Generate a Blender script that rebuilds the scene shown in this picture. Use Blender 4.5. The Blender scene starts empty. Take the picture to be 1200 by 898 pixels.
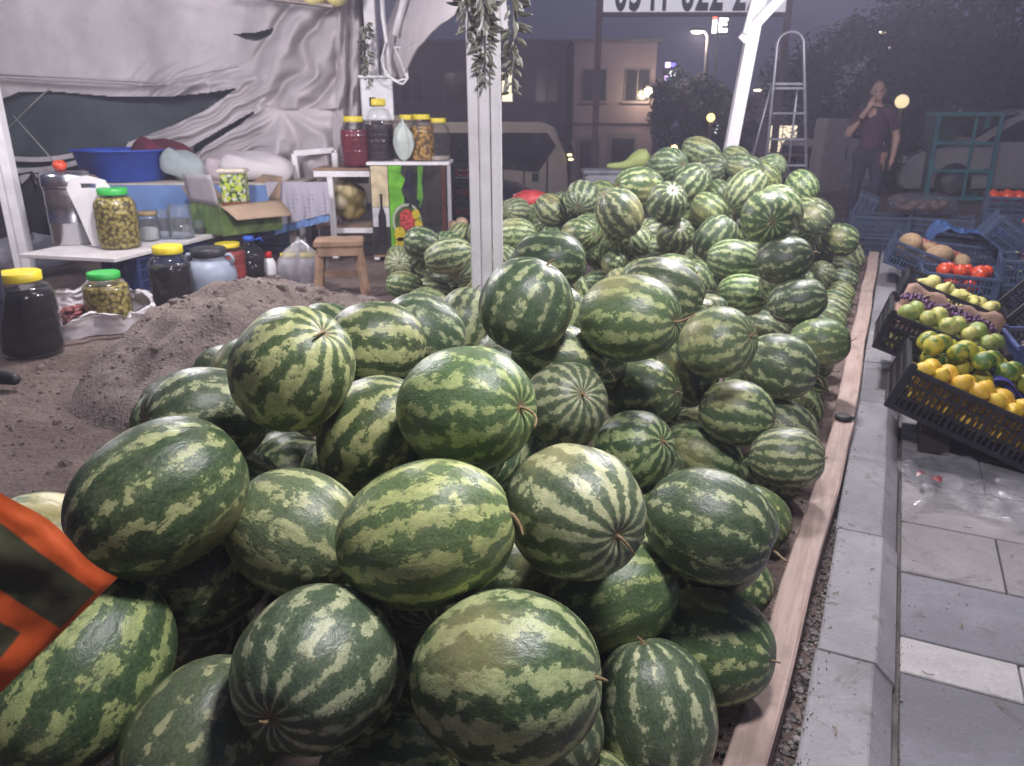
import bpy, bmesh, math, random
from mathutils import Vector, Matrix, Quaternion, noise as mnoise

# ------------------------------------------------------------------ camera, sky, exposure
S = bpy.context.scene
C = S.collection
PI = math.pi
R = math.radians
rnd = random.Random(11)

CAM_H, PITCH, FPX = 1.4, R(19), 917.0          # camera height, downward pitch, focal length for a 1200 px wide frame
cam_d = bpy.data.cameras.new('camera'); cam = bpy.data.objects.new('camera', cam_d); C.objects.link(cam)
cam.location = (0, 0, CAM_H); cam.rotation_euler = (PI/2 - PITCH, 0, 0)
cam_d.sensor_width = 36; cam_d.lens = 36*FPX/1200; cam_d.clip_start = .05; cam_d.clip_end = 600
cam_d.dof.use_dof = True; cam_d.dof.focus_distance = 1.7; cam_d.dof.aperture_fstop = 7.5
S.camera = cam

W = bpy.data.worlds.new('World'); S.world = W; W.use_nodes = True
wn = W.node_tree.nodes; wl = W.node_tree.links
bgn = wn['Background']
sky = wn.new('ShaderNodeTexSky'); sky.sky_type = 'NISHITA'; sky.sun_disc = False
sky.sun_elevation = R(2); sky.sun_rotation = R(200)
hs = wn.new('ShaderNodeMix'); hs.data_type = 'RGBA'; hs.inputs[0].default_value = .93
wl.new(sky.outputs[0], hs.inputs[6]); hs.inputs[7].default_value = (.40, .43, .92, 1)   # town glow on the night sky
wl.new(hs.outputs[2], bgn.inputs[0]); bgn.inputs[1].default_value = .098
S.view_settings.view_transform = 'Standard'; S.view_settings.look = 'None'
S.view_settings.gamma = 1; S.view_settings.exposure = 0.46

# ------------------------------------------------------------------ placing helpers
def ray(px, py):
    f = Vector((0, math.cos(PITCH), -math.sin(PITCH))); up = Vector((0, math.sin(PITCH), math.cos(PITCH)))
    return f*FPX + Vector((1, 0, 0))*(px-600) + up*(449-py)
def G(px, py, z=0.0):                           # measured spot -> place on the level z
    r = ray(px, py); return Vector((0, 0, CAM_H)) + r*((z-CAM_H)/r.z)
def D(px, py, Y):                               # measured spot -> place Y metres down range
    r = ray(px, py); return Vector((0, 0, CAM_H)) + r*(Y/r.y)
AZ = R(25.4)                                    # the kerb runs 25 degrees to the right
UU = Vector((math.sin(AZ), math.cos(AZ), 0)); VV = Vector((math.cos(AZ), -math.sin(AZ), 0)); ZZ = Vector((0, 0, 1))
def Q(u, v, z=0.0): return UU*u + VV*v + ZZ*z
def smooth(a, b, x):
    t = max(0., min(1., (x-a)/(b-a))); return t*t*(3-2*t)

# ------------------------------------------------------------------ materials
def rgb(*c): return (*c, 1)
class N:
    def __init__(s, name):
        s.m = bpy.data.materials.new(name); s.m.use_nodes = True; s.t = s.m.node_tree; s.n = s.t.nodes; s.l = s.t.links
        s.b = s.n['Principled BSDF']; s.tc = s.n.new('ShaderNodeTexCoord')
    def new(s, k, **kw):
        n = s.n.new(k)
        for a, b in kw.items(): setattr(n, a, b)
        return n
    def link(s, a, b): s.l.new(a, b)
    def math(s, op, a, b=None, c=None):
        n = s.new('ShaderNodeMath', operation=op)
        for i, x in enumerate((a, b, c)):
            if x is None: continue
            if isinstance(x, (int, float)): n.inputs[i].default_value = x
            else: s.link(x, n.inputs[i])
        return n.outputs[0]
    def noise(s, vec, scale, detail=3, rough=.55, dist=0):
        n = s.new('ShaderNodeTexNoise'); n.inputs['Scale'].default_value = scale; n.inputs['Detail'].default_value = detail
        n.inputs['Roughness'].default_value = rough; n.inputs['Distortion'].default_value = dist
        if vec is not None: s.link(vec, n.inputs['Vector'])
        return n.outputs[0]
    def step(s, x, a, b):
        n = s.new('ShaderNodeMapRange', interpolation_type='SMOOTHSTEP'); s.link(x, n.inputs[0])
        n.inputs[1].default_value = a; n.inputs[2].default_value = b
        return n.outputs[0]
    def mix(s, f, a, b):
        n = s.new('ShaderNodeMix', data_type='RGBA')
        for i, x in ((0, f), (6, a), (7, b)):
            if isinstance(x, (int, float)): n.inputs[i].default_value = x
            elif isinstance(x, tuple): n.inputs[i].default_value = (*x, 1) if len(x) == 3 else x
            else: s.link(x, n.inputs[i])
        return n.outputs[2]
    def bump(s, h, strength, dist=.01):
        n = s.new('ShaderNodeBump'); n.inputs['Strength'].default_value = strength; n.inputs['Distance'].default_value = dist
        s.link(h, n.inputs['Height']); s.link(n.outputs[0], s.b.inputs['Normal'])
MATS = {}
def pm(name, col, rough=.6, var=.25, scale=6., bump=.15, metal=0., spec=.5, fine=60., trans=0., alpha=1., emit=None, dirt=None, coords='Object', bd=.006):
    if name in MATS: return MATS[name]
    k = N(name); p = k.tc.outputs[coords]
    a = k.noise(p, scale, 4); f = k.noise(p, fine, 2)
    c = k.mix(k.step(a, .3, .7), tuple(x*(1-var) for x in col), tuple(min(1, x*(1+var)) for x in col))
    c = k.mix(k.math('MULTIPLY', f, var*.6), c, tuple(x*.45 for x in col))
    if dirt: c = k.mix(k.math('MULTIPLY', k.step(k.noise(p, scale*.6, 6, .7), .5, .72), dirt[1]), c, dirt[0])
    k.link(c, k.b.inputs['Base Color'])
    k.link(k.math('MULTIPLY_ADD', a, .25, rough-.12), k.b.inputs['Roughness'])
    k.b.inputs['Metallic'].default_value = metal; k.b.inputs['Specular IOR Level'].default_value = spec
    k.b.inputs['Transmission Weight'].default_value = trans; k.b.inputs['Alpha'].default_value = alpha
    if emit:
        k.b.inputs['Emission Color'].default_value = (*emit[0], 1); k.b.inputs['Emission Strength'].default_value = emit[1]
    if bump: k.bump(k.math('ADD', k.math('MULTIPLY', a, .6), k.math('MULTIPLY', f, .4)), bump, bd)
    MATS[name] = k.m; return k.m
def glow(name, col, s):
    return pm(name, col, emit=(col, s), bump=0)
def clear(name, tint, a=.25, rough=.08, bumpy=0.):        # thin clear plastic or glass
    if name in MATS: return MATS[name]
    k = N(name); k.n.remove(k.b); out = k.n['Material Output']
    t = k.new('ShaderNodeBsdfTransparent'); t.inputs[0].default_value = (*tint, 1)
    g = k.new('ShaderNodeBsdfGlossy'); g.inputs['Color'].default_value = (.9, .9, .92, 1); g.inputs['Roughness'].default_value = rough
    df = k.new('ShaderNodeBsdfTranslucent'); df.inputs[0].default_value = (*tint, 1); d2 = k.new('ShaderNodeBsdfDiffuse'); d2.inputs[0].default_value = (*tint, 1)
    dm = k.new('ShaderNodeMixShader'); dm.inputs[0].default_value = .4; k.link(d2.outputs[0], dm.inputs[1]); k.link(df.outputs[0], dm.inputs[2])
    m0 = k.new('ShaderNodeMixShader'); m0.inputs[0].default_value = a; k.link(t.outputs[0], m0.inputs[1]); k.link(dm.outputs[0], m0.inputs[2])
    fr = k.new('ShaderNodeFresnel'); fr.inputs[0].default_value = 1.33
    f = k.math('MINIMUM', fr.outputs[0], .5); m = k.new('ShaderNodeMixShader')
    k.link(f, m.inputs[0]); k.link(m0.outputs[0], m.inputs[1]); k.link(g.outputs[0], m.inputs[2]); k.link(m.outputs[0], out.inputs[0])
    if bumpy:
        b = k.new('ShaderNodeBump'); b.inputs['Strength'].default_value = bumpy; b.inputs['Distance'].default_value = .02
        k.link(k.noise(k.tc.outputs['Object'], 14, 4, .6, 1.5), b.inputs['Height']); k.link(b.outputs[0], g.inputs['Normal']); k.link(b.outputs[0], fr.inputs[1])
    MATS[name] = k.m; return k.m
def pebbly(name, cols, scale, rough=.4, bump=.6, bd=.01):   # many small round things seen through a jar
    if name in MATS: return MATS[name]
    k = N(name); p = k.tc.outputs['Object']; v = k.new('ShaderNodeTexVoronoi'); v.inputs['Scale'].default_value = scale; k.link(p, v.inputs['Vector'])
    h = k.new('ShaderNodeSeparateColor'); k.link(v.outputs['Color'], h.inputs[0])
    c = k.mix(h.outputs[0], cols[0], cols[1]); c = k.mix(k.step(v.outputs['Distance'], .35, .75), c, tuple(x*.25 for x in cols[0]))
    k.link(c, k.b.inputs['Base Color']); k.b.inputs['Roughness'].default_value = rough
    k.bump(k.math('SUBTRACT', 1., v.outputs['Distance']), bump, bd)
    MATS[name] = k.m; return k.m

# ------------------------------------------------------------------ mesh helpers
class MB:
    def __init__(s): s.bm = bmesh.new(); s.mi = 0
    def _tag(s, fs):
        for f in fs: f.material_index = s.mi
    def face(s, pts):
        vs = [s.bm.verts.new(p) for p in pts]; f = s.bm.faces.new(vs); f.material_index = s.mi; return f
    def box(s, c, d, m=None, bev=0.):
        b = bmesh.new(); bmesh.ops.create_cube(b, size=1)
        bmesh.ops.scale(b, vec=d, verts=b.verts)
        if bev: bmesh.ops.bevel(b, geom=b.edges[:], offset=min(bev, min(d)*.45), segments=2 if bev > .004 else 1, affect='EDGES')
        bmesh.ops.translate(b, vec=c, verts=b.verts)
        if m is not None: bmesh.ops.transform(b, matrix=m, verts=b.verts)
        s.merge(b); return s
    def beam(s, a, b, w, h, up=ZZ, bev=.004):                # a bar from a to b
        a = Vector(a); b = Vector(b); z = (b-a); L = z.length; z.normalize()
        x = Vector(up).cross(z)
        if x.length < 1e-3: x = Vector((1, 0, 0)).cross(z)
        x.normalize(); y = z.cross(x)
        m = Matrix((x, y, z)).transposed().to_4x4(); m.translation = (a+b)/2
        return s.box((0, 0, 0), (w, h, L), m, bev)
    def merge(s, b):
        me = bpy.data.meshes.new('tmp'); b.to_mesh(me); b.free(); n = len(s.bm.faces); s.bm.from_mesh(me); bpy.data.meshes.remove(me)
        s.bm.faces.ensure_lookup_table()
        for f in s.bm.faces[n:]: f.material_index = s.mi
    def lathe(s, prof, seg=24, m=None, cap=True):
        b = bmesh.new(); rings = []
        for r, z in prof:
            if r < 1e-5: rings.append([b.verts.new((0, 0, z))])
            else: rings.append([b.verts.new((r*math.cos(2*PI*i/seg), r*math.sin(2*PI*i/seg), z)) for i in range(seg)])
        for A, B in zip(rings, rings[1:]):
            if len(A) == 1 and len(B) == 1: continue
            for i in range(seg):
                j = (i+1) % seg
                if len(A) == 1: b.faces.new((A[0], B[j], B[i]))
                elif len(B) == 1: b.faces.new((A[i], A[j], B[0]))
                else: b.faces.new((A[i], A[j], B[j], B[i]))
        if cap:
            if len(rings[0]) > 1: b.faces.new(rings[0][::-1])
            if len(rings[-1]) > 1: b.faces.new(rings[-1])
        for f in b.faces: f.smooth = True
        bmesh.ops.recalc_face_normals(b, faces=b.faces)
        if m is not None: bmesh.ops.transform(b, matrix=m, verts=b.verts)
        s.merge(b); return s
    def tube(s, pts, r, seg=8, r2=None):
        pts = [Vector(p) for p in pts]; n = len(pts); b = bmesh.new(); rings = []; x = None
        for i, p in enumerate(pts):
            t = (pts[min(i+1, n-1)]-pts[max(i-1, 0)]).normalized()
            if x is None: x = t.orthogonal().normalized()
            x = (x - t*x.dot(t)).normalized(); y = t.cross(x)
            q = (r[i] if isinstance(r, (list, tuple)) else (r if r2 is None else r+(r2-r)*i/(n-1)))
            rings.append([b.verts.new(p + (x*math.cos(2*PI*k/seg)+y*math.sin(2*PI*k/seg))*q) for k in range(seg)])
        for A, B in zip(rings, rings[1:]):
            for k in range(seg): b.faces.new((A[k], A[(k+1) % seg], B[(k+1) % seg], B[k]))
        b.faces.new(rings[0][::-1]); b.faces.new(rings[-1])
        for f in b.faces: f.smooth = True
        s.merge(b); return s
    def ball(s, c, d, m=None, seg=16, ring=10, fn=None):
        b = bmesh.new(); bmesh.ops.create_uvsphere(b, u_segments=seg, v_segments=ring, radius=1)
        if fn:
            for v in b.verts: v.co = fn(v.co)
        bmesh.ops.scale(b, vec=d, verts=b.verts); bmesh.ops.translate(b, vec=c, verts=b.verts)
        for f in b.faces: f.smooth = True
        if m is not None: bmesh.ops.transform(b, matrix=m, verts=b.verts)
        s.merge(b); return s
    def prism(s, poly, y0, y1, m=None, bev=0., fn=None):    # polygon in xz pulled along y
        b = bmesh.new(); A = [b.verts.new((x, y0, z)) for x, z in poly]; B = [b.verts.new((x, y1, z)) for x, z in poly]; n = len(poly)
        b.faces.new(A); b.faces.new(B[::-1])
        for i in range(n): b.faces.new((A[i], B[i], B[(i+1) % n], A[(i+1) % n]))
        bmesh.ops.recalc_face_normals(b, faces=b.faces)
        if bev: bmesh.ops.bevel(b, geom=b.edges[:], offset=bev, segments=2, affect='EDGES')
        if fn:
            for v in b.verts: v.co = fn(v.co)
        if m is not None: bmesh.ops.transform(b, matrix=m, verts=b.verts)
        s.merge(b); return s
    def sheet(s, nu, nv, fn, keep=None, thick=0., smooth=True):
        b = bmesh.new(); g = [[b.verts.new(fn(i/nu, j/nv)) for j in range(nv+1)] for i in range(nu+1)]
        for i in range(nu):
            for j in range(nv):
                if keep and not keep((i+.5)/nu, (j+.5)/nv): continue
                f = b.faces.new((g[i][j], g[i+1][j], g[i+1][j+1], g[i][j+1])); f.smooth = smooth
        bmesh.ops.delete(b, geom=[v for v in b.verts if not v.link_faces], context='VERTS')
        if thick: bmesh.ops.solidify(b, geom=b.faces[:], thickness=thick)
        s.merge(b); return s
    def mesh(s, name, mats=()):
        me = bpy.data.meshes.new(name); s.bm.to_mesh(me); s.bm.free()
        for m in (mats if isinstance(mats, (list, tuple)) else (mats,)): me.materials.append(m)
        return me
    def build(s, name, mats, parent=None):
        return obj(name, s.mesh(name, mats), parent)
def obj(name, me, parent=None, m=None):
    o = bpy.data.objects.new(name, me); C.objects.link(o)
    if parent is not None: o.parent = parent
    if m is not None: o.matrix_world = m
    return o
def tag(o, label=None, cat=None, group=None, kind=None):
    if label: o['label'] = label
    if cat: o['category'] = cat
    if group: o['group'] = group
    if kind: o['kind'] = kind
    return o
def thing(name, label, cat, loc=(0, 0, 0), rz=0., group=None, m=None):
    o = bpy.data.objects.new(name, None); C.objects.link(o); o.empty_display_size = .1
    if m is not None: o.matrix_world = m
    else: o.location = loc; o.rotation_euler = (0, 0, rz)
    return tag(o, label, cat, group)
def copy_tree(o, parent=None):
    c = o.copy(); C.objects.link(c)
    if parent is not None: c.parent = parent
    for ch in list(o.children): copy_tree(ch, c)
    return c
def fb(p, s=1., seed=0.): return mnoise.noise(Vector((p[0]*s+seed, p[1]*s+seed*1.7, (p[2] if len(p) > 2 else 0)*s)))
def fbm(p, s, oct=4, seed=0.):
    a = 0.; w = 1.
    for i in range(oct): a += w*fb(p, s*2**i, seed+i*9.1); w *= .5
    return a
def frame(o, x, y, z):
    m = Matrix((Vector(x), Vector(y), Vector(z))).transposed().to_4x4(); m.translation = o; return m

# ------------------------------------------------------------------ lamps of the stall (bulbs on flex, hung from the roof timbers above the frame)
white_paint = pm('white_paint', (.82, .80, .81), .55, .08, 5, .25, dirt=((.4, .36, .34), .4))
def hanging_bulb(p, drop, power, label):
    t = thing('hanging_bulb', label, 'lamp', p, group='bulbs hung from the stall roof')
    MB().tube([(0, 0, .13), (0.004, 0, .13+drop*.5), (0, 0, .13+drop)], .004, 6).build('flex', pm('black_rubber', (.02, .02, .02), .6), t)
    MB().lathe([(.012, .14), (.02, .135), (.021, .07), (.03, .06), (.03, .045), (.0, .045)], 16).build('socket', pm('socket_white', (.7, .7, .7), .4), t)
    MB().lathe([(.0, -.075), (.03, -.068), (.047, -.03), (.045, 0), (.03, .03), (.018, .05)], 20).build('bulb', glow('lamp_white', (1, .95, 1), 12), t)
    ld = bpy.data.lights.new('bulb_light', 'POINT'); ld.energy = power; ld.color = (.985, .93, .985); ld.shadow_soft_size = .17
    lo = bpy.data.objects.new('bulb_light', ld); C.objects.link(lo); lo.parent = t; lo.location = (0, 0, -.2)
    return t
BULBS = [((.4, 1.2, 2.62), .4, 138, 'bare white bulb hanging over the front of the watermelon heap'),
         ((-2.2, 5.2, 2.62), .3, 195, 'bare white bulb hanging over the jars and the white board table'),
         ((1.5, 4.6, 2.72), .25, 250, 'bare white bulb hanging between the watermelons and the fruit crates'),
         ((3.2, 6.3, 2.85), .3, 100, 'bare white bulb hanging on a flex over the blue crates'),
         ((-5.0, 5.4, 2.6), .3, 90, 'bare white bulb hanging by the slanted white corner post')]
for b in BULBS: hanging_bulb(*b)

# ------------------------------------------------------------------ ground
def ground_z(x, y):
    s = y - .95*max(0., x-3.) - .25*max(0, -x-6)
    z = -1.95*smooth(11.5, 23, s)
    near = 1-smooth(9, 16, y)
    v = x*VV.x + y*VV.y
    dirt = 1-smooth(-.25, -.05, v)
    z += near*dirt*(.035*fbm((x, y), .9, 3, 3.) + .012*fbm((x, y), 6, 3, 8.))
    z -= smooth(-.02, .1, v)*.045*(1-smooth(8.6, 9.4, x*UU.x+y*UU.y)) + .012
    return z
def spread(a, b, fine0, fine1, st, k):
    xs = []; x = fine0
    while x < fine1: xs.append(x); x += st
    d = st
    while x < b: xs.append(x); d *= k; x += d
    xs.append(b); x = fine0; d = st; lo = []
    while x > a: d *= k; x -= d; lo.append(max(x, a))
    return lo[::-1]+xs
gx = spread(-95, 125, -5, 4.2, .07, 1.16); gy = spread(-14, 140, .4, 10.5, .07, 1.14)
me = bpy.data.meshes.new('ground')
me.from_pydata([(x, y, ground_z(x, y)) for y in gy for x in gx], [], [(j*len(gx)+i, j*len(gx)+i+1, (j+1)*len(gx)+i+1, (j+1)*len(gx)+i) for j in range(len(gy)-1) for i in range(len(gx)-1)])
for p in me.polygons: p.use_smooth = True
k = N('dirt'); p = k.tc.outputs['Object']
a = k.noise(p, 1.3, 6, .65); b_ = k.noise(p, 9, 6, .7); c_ = k.noise(p, 55, 4, .7); vo = k.new('ShaderNodeTexVoronoi'); vo.inputs['Scale'].default_value = 38; k.link(p, vo.inputs['Vector'])
col = k.mix(k.step(a, .35, .65), (.13, .092, .074), (.225, .172, .148))
col = k.mix(k.math('MULTIPLY', k.step(b_, .45, .7), .6), col, (.085, .06, .05))
col = k.mix(k.math('MULTIPLY', k.step(c_, .58, .75), .45), col, (.34, .29, .26))
k.link(col, k.b.inputs['Base Color']); k.b.inputs['Roughness'].default_value = .92
k.bump(k.math('ADD', k.math('MULTIPLY', b_, 1.), k.math('ADD', k.math('MULTIPLY', c_, .5), k.math('MULTIPLY', vo.outputs['Distance'], .3))), .8, .035)
DIRT = k.m; me.materials.append(DIRT)
tag(obj('ground', me), kind='structure')

asphalt = pm('asphalt', (.05, .05, .055), .85, .2, 2, .4, fine=120)
mb = MB(); mb.sheet(30, 6, lambda a, b: Vector((-60+150*a, 22.3+9*b, -1.95+.012)))
tag(mb.build('road', asphalt), kind='structure')

def stone_mat(name, col, grime=(.10, .085, .075)):        # weathered concrete, worn and stained in place
    k = N(name); g = k.new('ShaderNodeNewGeometry'); p = g.outputs['Position']; oi = k.new('ShaderNodeObjectInfo')
    a = k.noise(p, 2.2, 6, .68, .4); b = k.noise(p, 11, 6, .72); c = k.noise(p, 70, 4, .75); d = k.noise(p, 260, 2, .6)
    base = k.mix(k.step(a, .3, .7), tuple(x*.78 for x in col), tuple(x*1.18 for x in col))
    base = k.mix(k.math('MULTIPLY', k.step(b, .48, .72), .55), base, tuple(x*.62+g_*.25 for x, g_ in zip(col, grime)))
    base = k.mix(k.math('MULTIPLY', k.step(c, .56, .72), .5), base, tuple(x*1.45 for x in col)); base = k.mix(k.math('MULTIPLY', k.step(c, .42, .3), .6), base, tuple(x*.45 for x in col))
    base = k.mix(k.math('MULTIPLY', k.step(k.noise(p, 4.5, 5, .7, 1.), .56, .66), .5), base, grime)
    spots = k.new('ShaderNodeTexVoronoi'); spots.inputs['Scale'].default_value = 16; k.link(p, spots.inputs['Vector']); base = k.mix(k.math('MULTIPLY', k.step(spots.outputs['Distance'], .09, .04), .7), base, tuple(x*.5 for x in grime))
    hv = k.new('ShaderNodeHueSaturation'); k.link(base, hv.inputs['Color']); k.link(k.math('MULTIPLY_ADD', oi.outputs['Random'], .22, .9), hv.inputs['Value'])
    k.link(hv.outputs[0], k.b.inputs['Base Color']); k.b.inputs['Roughness'].default_value = .82; k.bump(k.math('ADD', k.math('MULTIPLY', b, .5), k.math('ADD', k.math('MULTIPLY', c, .6), k.math('MULTIPLY', d, .3))), .55, .006)
    MATS[name] = k.m; return k.m
# pavement slabs, each its own piece
pav = thing('pavement', None, None); tag(pav, kind='structure')
slabm = []
for i, c in enumerate([(.195, .193, .205), (.225, .22, .228), (.18, .18, .195), (.27, .255, .25), (.47, .455, .44)]):
    slabm.append(stone_mat('paving_grey_%d' % i, c))
rows = [(-1.1+.36*i, .355) for i in range(8)]
rows = [(1.99-.365*(i+1), .36) for i in range(9)][::-1] + [(1.99, .165)] + [(2.16+.365*i, .36) for i in range(20)]
slab_cache = {}
for ri, (u0, du) in enumerate(rows):
    vs = .192 if du > .2 else .192-.2
    wdt = .6 if du > .2 else .49
    if ri % 2: vs -= .3*(du > .2)
    v0 = vs
    while v0 < 3.3:
        a0 = max(v0, .192); w = v0+wdt-a0
        if w > .05:
            mi = 4 if du < .2 else rnd.choice([0, 0, 1, 2, 1, 3] if u0 > 2.3 else [0, 0, 2])
            if abs(u0-2.525) < .05: mi = 3
            if abs(u0-2.16) < .05: mi = 2
            key = (round(w, 2), round(du, 2), mi)
            if key not in slab_cache:
                slab_cache[key] = MB().box((0, 0, -.02), (w-.006, du-.002, .04), None, .003).mesh('slab', slabm[mi])
            o = obj('slab', slab_cache[key], pav); o.matrix_world = frame(Q(u0+du/2, a0+w/2, rnd.uniform(-.002, .002)), VV, UU, ZZ) @ Matrix.Rotation(R(rnd.uniform(-.25, .25)), 4, 'X')
        v0 += wdt
MB().box((0, 0, 0), (3.2, 11, .05), frame(Q(4.0, 1.76, -.048), VV, UU, ZZ)).build('bedding', pm('mortar', (.11, .10, .095), .95, .3, 12, .5), pav)

kerb = thing('kerb', None, None); tag(kerb, kind='structure')
km = [stone_mat('kerb_stone_%d' % i, c, (.13, .11, .095)) for i, c in enumerate([(.255, .25, .262), (.285, .278, .285), (.23, .23, .24)])]
prof = [(-.014, -.15), (-.014, .048), (-.008, .055), (.128, .055), (.18, .004), (.18, -.15)]
for i in range(14):
    u0 = 1.918+.708*(i-3)
    mb = MB(); mb.prism(prof, .0015, .7065, None, .002); o = mb.build('kerb_stone', km[rnd.randrange(3)], kerb)
    o.matrix_world = frame(Q(u0, rnd.uniform(-.004, .004), rnd.uniform(-.003, .003)), VV, UU, ZZ) @ Matrix.Rotation(R(rnd.uniform(-.4, .4)), 4, 'Z')
    mb = MB(); mb.prism([(x*.985+.001, z-.004) for x, z in prof], .7, .7095)
    o = mb.build('mortar_joint', pm('kerb_mortar', (.22, .205, .195), .95, .3, 12, .5), kerb); o.matrix_world = frame(Q(u0, 0, 0), VV, UU, ZZ)

# timber edging boards
k = N('old_timber'); p = k.tc.outputs['Object']; mp = k.new('ShaderNodeMapping'); mp.inputs['Scale'].default_value = (18, 1.2, 18); k.link(p, mp.inputs[0])
g1 = k.noise(mp.outputs[0], 3, 5, .6, .6); g2 = k.noise(p, 4, 5, .7)
col = k.mix(k.step(g1, .3, .7), (.34, .245, .20), (.47, .36, .305)); col = k.mix(k.math('MULTIPLY', k.step(g2, .5, .72), .55), col, (.2, .155, .135))
k.link(col, k.b.inputs['Base Color']); k.b.inputs['Roughness'].default_value = .8; k.bump(g1, .4, .006); TIMBER = k.m; MATS['old_timber'] = TIMBER
def plank(u0, u1, v, label, z, w=.085, h=.095, skew=0.):
    n = 14; mb = MB(); b = bmesh.new(); L = u1-u0; vs = []
    for i in range(n+1):
        y = L*i/n; off = .004*math.sin(i*1.3)+skew*(y-L/2); r_ = [(-w/2, 0), (w/2, 0), (w/2, h-.006), (w/2-.006, h), (-w/2+.006, h), (-w/2, h-.006)]
        vs.append([b.verts.new((x+off+rnd.uniform(-.0012, .0012), y, zz+rnd.uniform(-.0015, .0015)*(zz > 0))) for x, zz in r_])
    for A, B in zip(vs, vs[1:]):
        for q in range(6): b.faces.new((A[q], A[(q+1) % 6], B[(q+1) % 6], B[q]))
    b.faces.new(vs[0][::-1]); b.faces.new(vs[-1]); bmesh.ops.recalc_face_normals(b, faces=b.faces); mb.merge(b)
    o = mb.build('timber_board', TIMBER); o.matrix_world = frame(Q(u0, v, z), VV, UU, ZZ)
    return tag(o, label, 'board', 'timber boards edging the watermelons')
plank(.2, 3.62, -.1, 'long timber edging board beside the lower melons, its end under a black cap', .0, .085, .095, .03)
plank(3.635, 8.6, -.07, 'timber edging board running on from the black cap past the back heap', .0, .09, .1, -.004)
t = thing('rubber_disc', 'small black rubber cap lying where the two edging boards meet', 'disc', Q(3.6, -.06, .1), -AZ)
MB().lathe([(0, .0), (.034, 0), (.037, .006), (.035, .016), (.028, .02), (0, .021)], 20).build('disc', pm('black_rubber', (.02, .02, .02)), t)
MB().box((.036, .012, .008), (.024, .02, .012), None, .003).build('tab', pm('black_rubber', (.02, .02, .02)), t)

# gravel in the strip between board and kerb, and loose under the melons
stone_m = pebbly('gravel', ((.16, .14, .13), (.33, .30, .28)), 60, .9, .3)
mb = MB()
for i in range(2300):
    u_ = 1.0+rnd.random()**1.6*7.2; v_ = rnd.uniform(-.06, .004) if rnd.random() < .72 else rnd.uniform(-.33, -.14)
    s_ = rnd.uniform(.004, .011)*(1.3 if rnd.random() < .1 else 1); p = Q(u_, v_, 0); z = ground_z(p.x, p.y)
    b = bmesh.new(); bmesh.ops.create_icosphere(b, subdivisions=1, radius=1)
    for v in b.verts: v.co *= rnd.uniform(.75, 1.2)
    bmesh.ops.scale(b, vec=(s_, s_*rnd.uniform(.6, 1.3), s_*rnd.uniform(.5, .9)), verts=b.verts); bmesh.ops.translate(b, vec=(p.x, p.y, z+s_*.3), verts=b.verts); mb.merge(b)
tag(mb.build('gravel', stone_m), 'grey gravel scattered in the strip between edging board and kerb', 'gravel', kind='stuff')

# heap of sand and soil
def heap_z(x, y):
    dx = x+1.5; dy = y-4.6
    r_ = math.hypot(dx/(1.02 if dx < 0 else .95), dy/1.35); a_ = math.atan2(dy, dx)
    h = .56*max(0, 1-r_)**.9*(1-.18*math.exp(-(r_/.25)**2)) if r_ < 1 else 0.
    rg = .15*fbm((x, y), 1.9, 3, 2.)+.06*fbm((x, y), 6, 3, 5.)+.02*abs(fbm((x, y), 20, 2, 4.))
    edge = smooth(0, .35, 1-r_)
    return h+rg*edge*.7-.05*(1-smooth(0, .12, 1-r_))
mb = MB(); mb.sheet(150, 150, lambda a, b: Vector((-2.95+2.75*a, 2.95+3.4*b, heap_z(-2.95+2.75*a, 2.95+3.4*b)-.01)))
k = N('sand'); p = k.tc.outputs['Object']; a = k.noise(p, 5, 6, .7); f = k.noise(p, 70, 4, .75); vo = k.new('ShaderNodeTexVoronoi'); vo.inputs['Scale'].default_value = 60; k.link(p, vo.inputs['Vector'])
col = k.mix(k.step(a, .35, .65), (.20, .158, .135), (.30, .245, .212)); col = k.mix(k.math('MULTIPLY', k.step(f, .52, .75), .7), col, (.38, .31, .27)); col = k.mix(k.math('MULTIPLY', k.step(f, .5, .3), .5), col, (.09, .07, .06))
k.link(col, k.b.inputs['Base Color']); k.b.inputs['Roughness'].default_value = .95; k.bump(k.math('ADD', f, k.math('MULTIPLY', vo.outputs['Distance'], .6)), .9, .02); SAND = k.m
tag(mb.build('soil_heap', SAND), 'low heap of grey brown sandy soil between the jars and the melons', 'soil heap')
# crumbs and clods of the heap and the trodden ground
mb = MB()
for i in range(1500):
    if rnd.random() < .6: x = rnd.uniform(-2.8, -.6); y = rnd.uniform(3.1, 6.1); z = max(heap_z(x, y)-.01, ground_z(x, y))
    else: x = rnd.uniform(-4., -.9); y = rnd.uniform(2.2, 6.5); z = max(ground_z(x, y), heap_z(x, y)-.01)
    s_ = rnd.uniform(.004, .013)*(rnd.uniform(2, 4) if rnd.random() < .07 else 1)
    b = bmesh.new(); bmesh.ops.create_icosphere(b, subdivisions=1, radius=1)
    for v in b.verts: v.co *= rnd.uniform(.7, 1.25)
    bmesh.ops.scale(b, vec=(s_, s_, s_*.7), verts=b.verts); bmesh.ops.translate(b, vec=(x, y, z+s_*.2), verts=b.verts); mb.merge(b)
tag(mb.build('soil_clods', SAND), 'crumbs and clods of soil strewn over the trodden ground', 'soil', kind='stuff')

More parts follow.
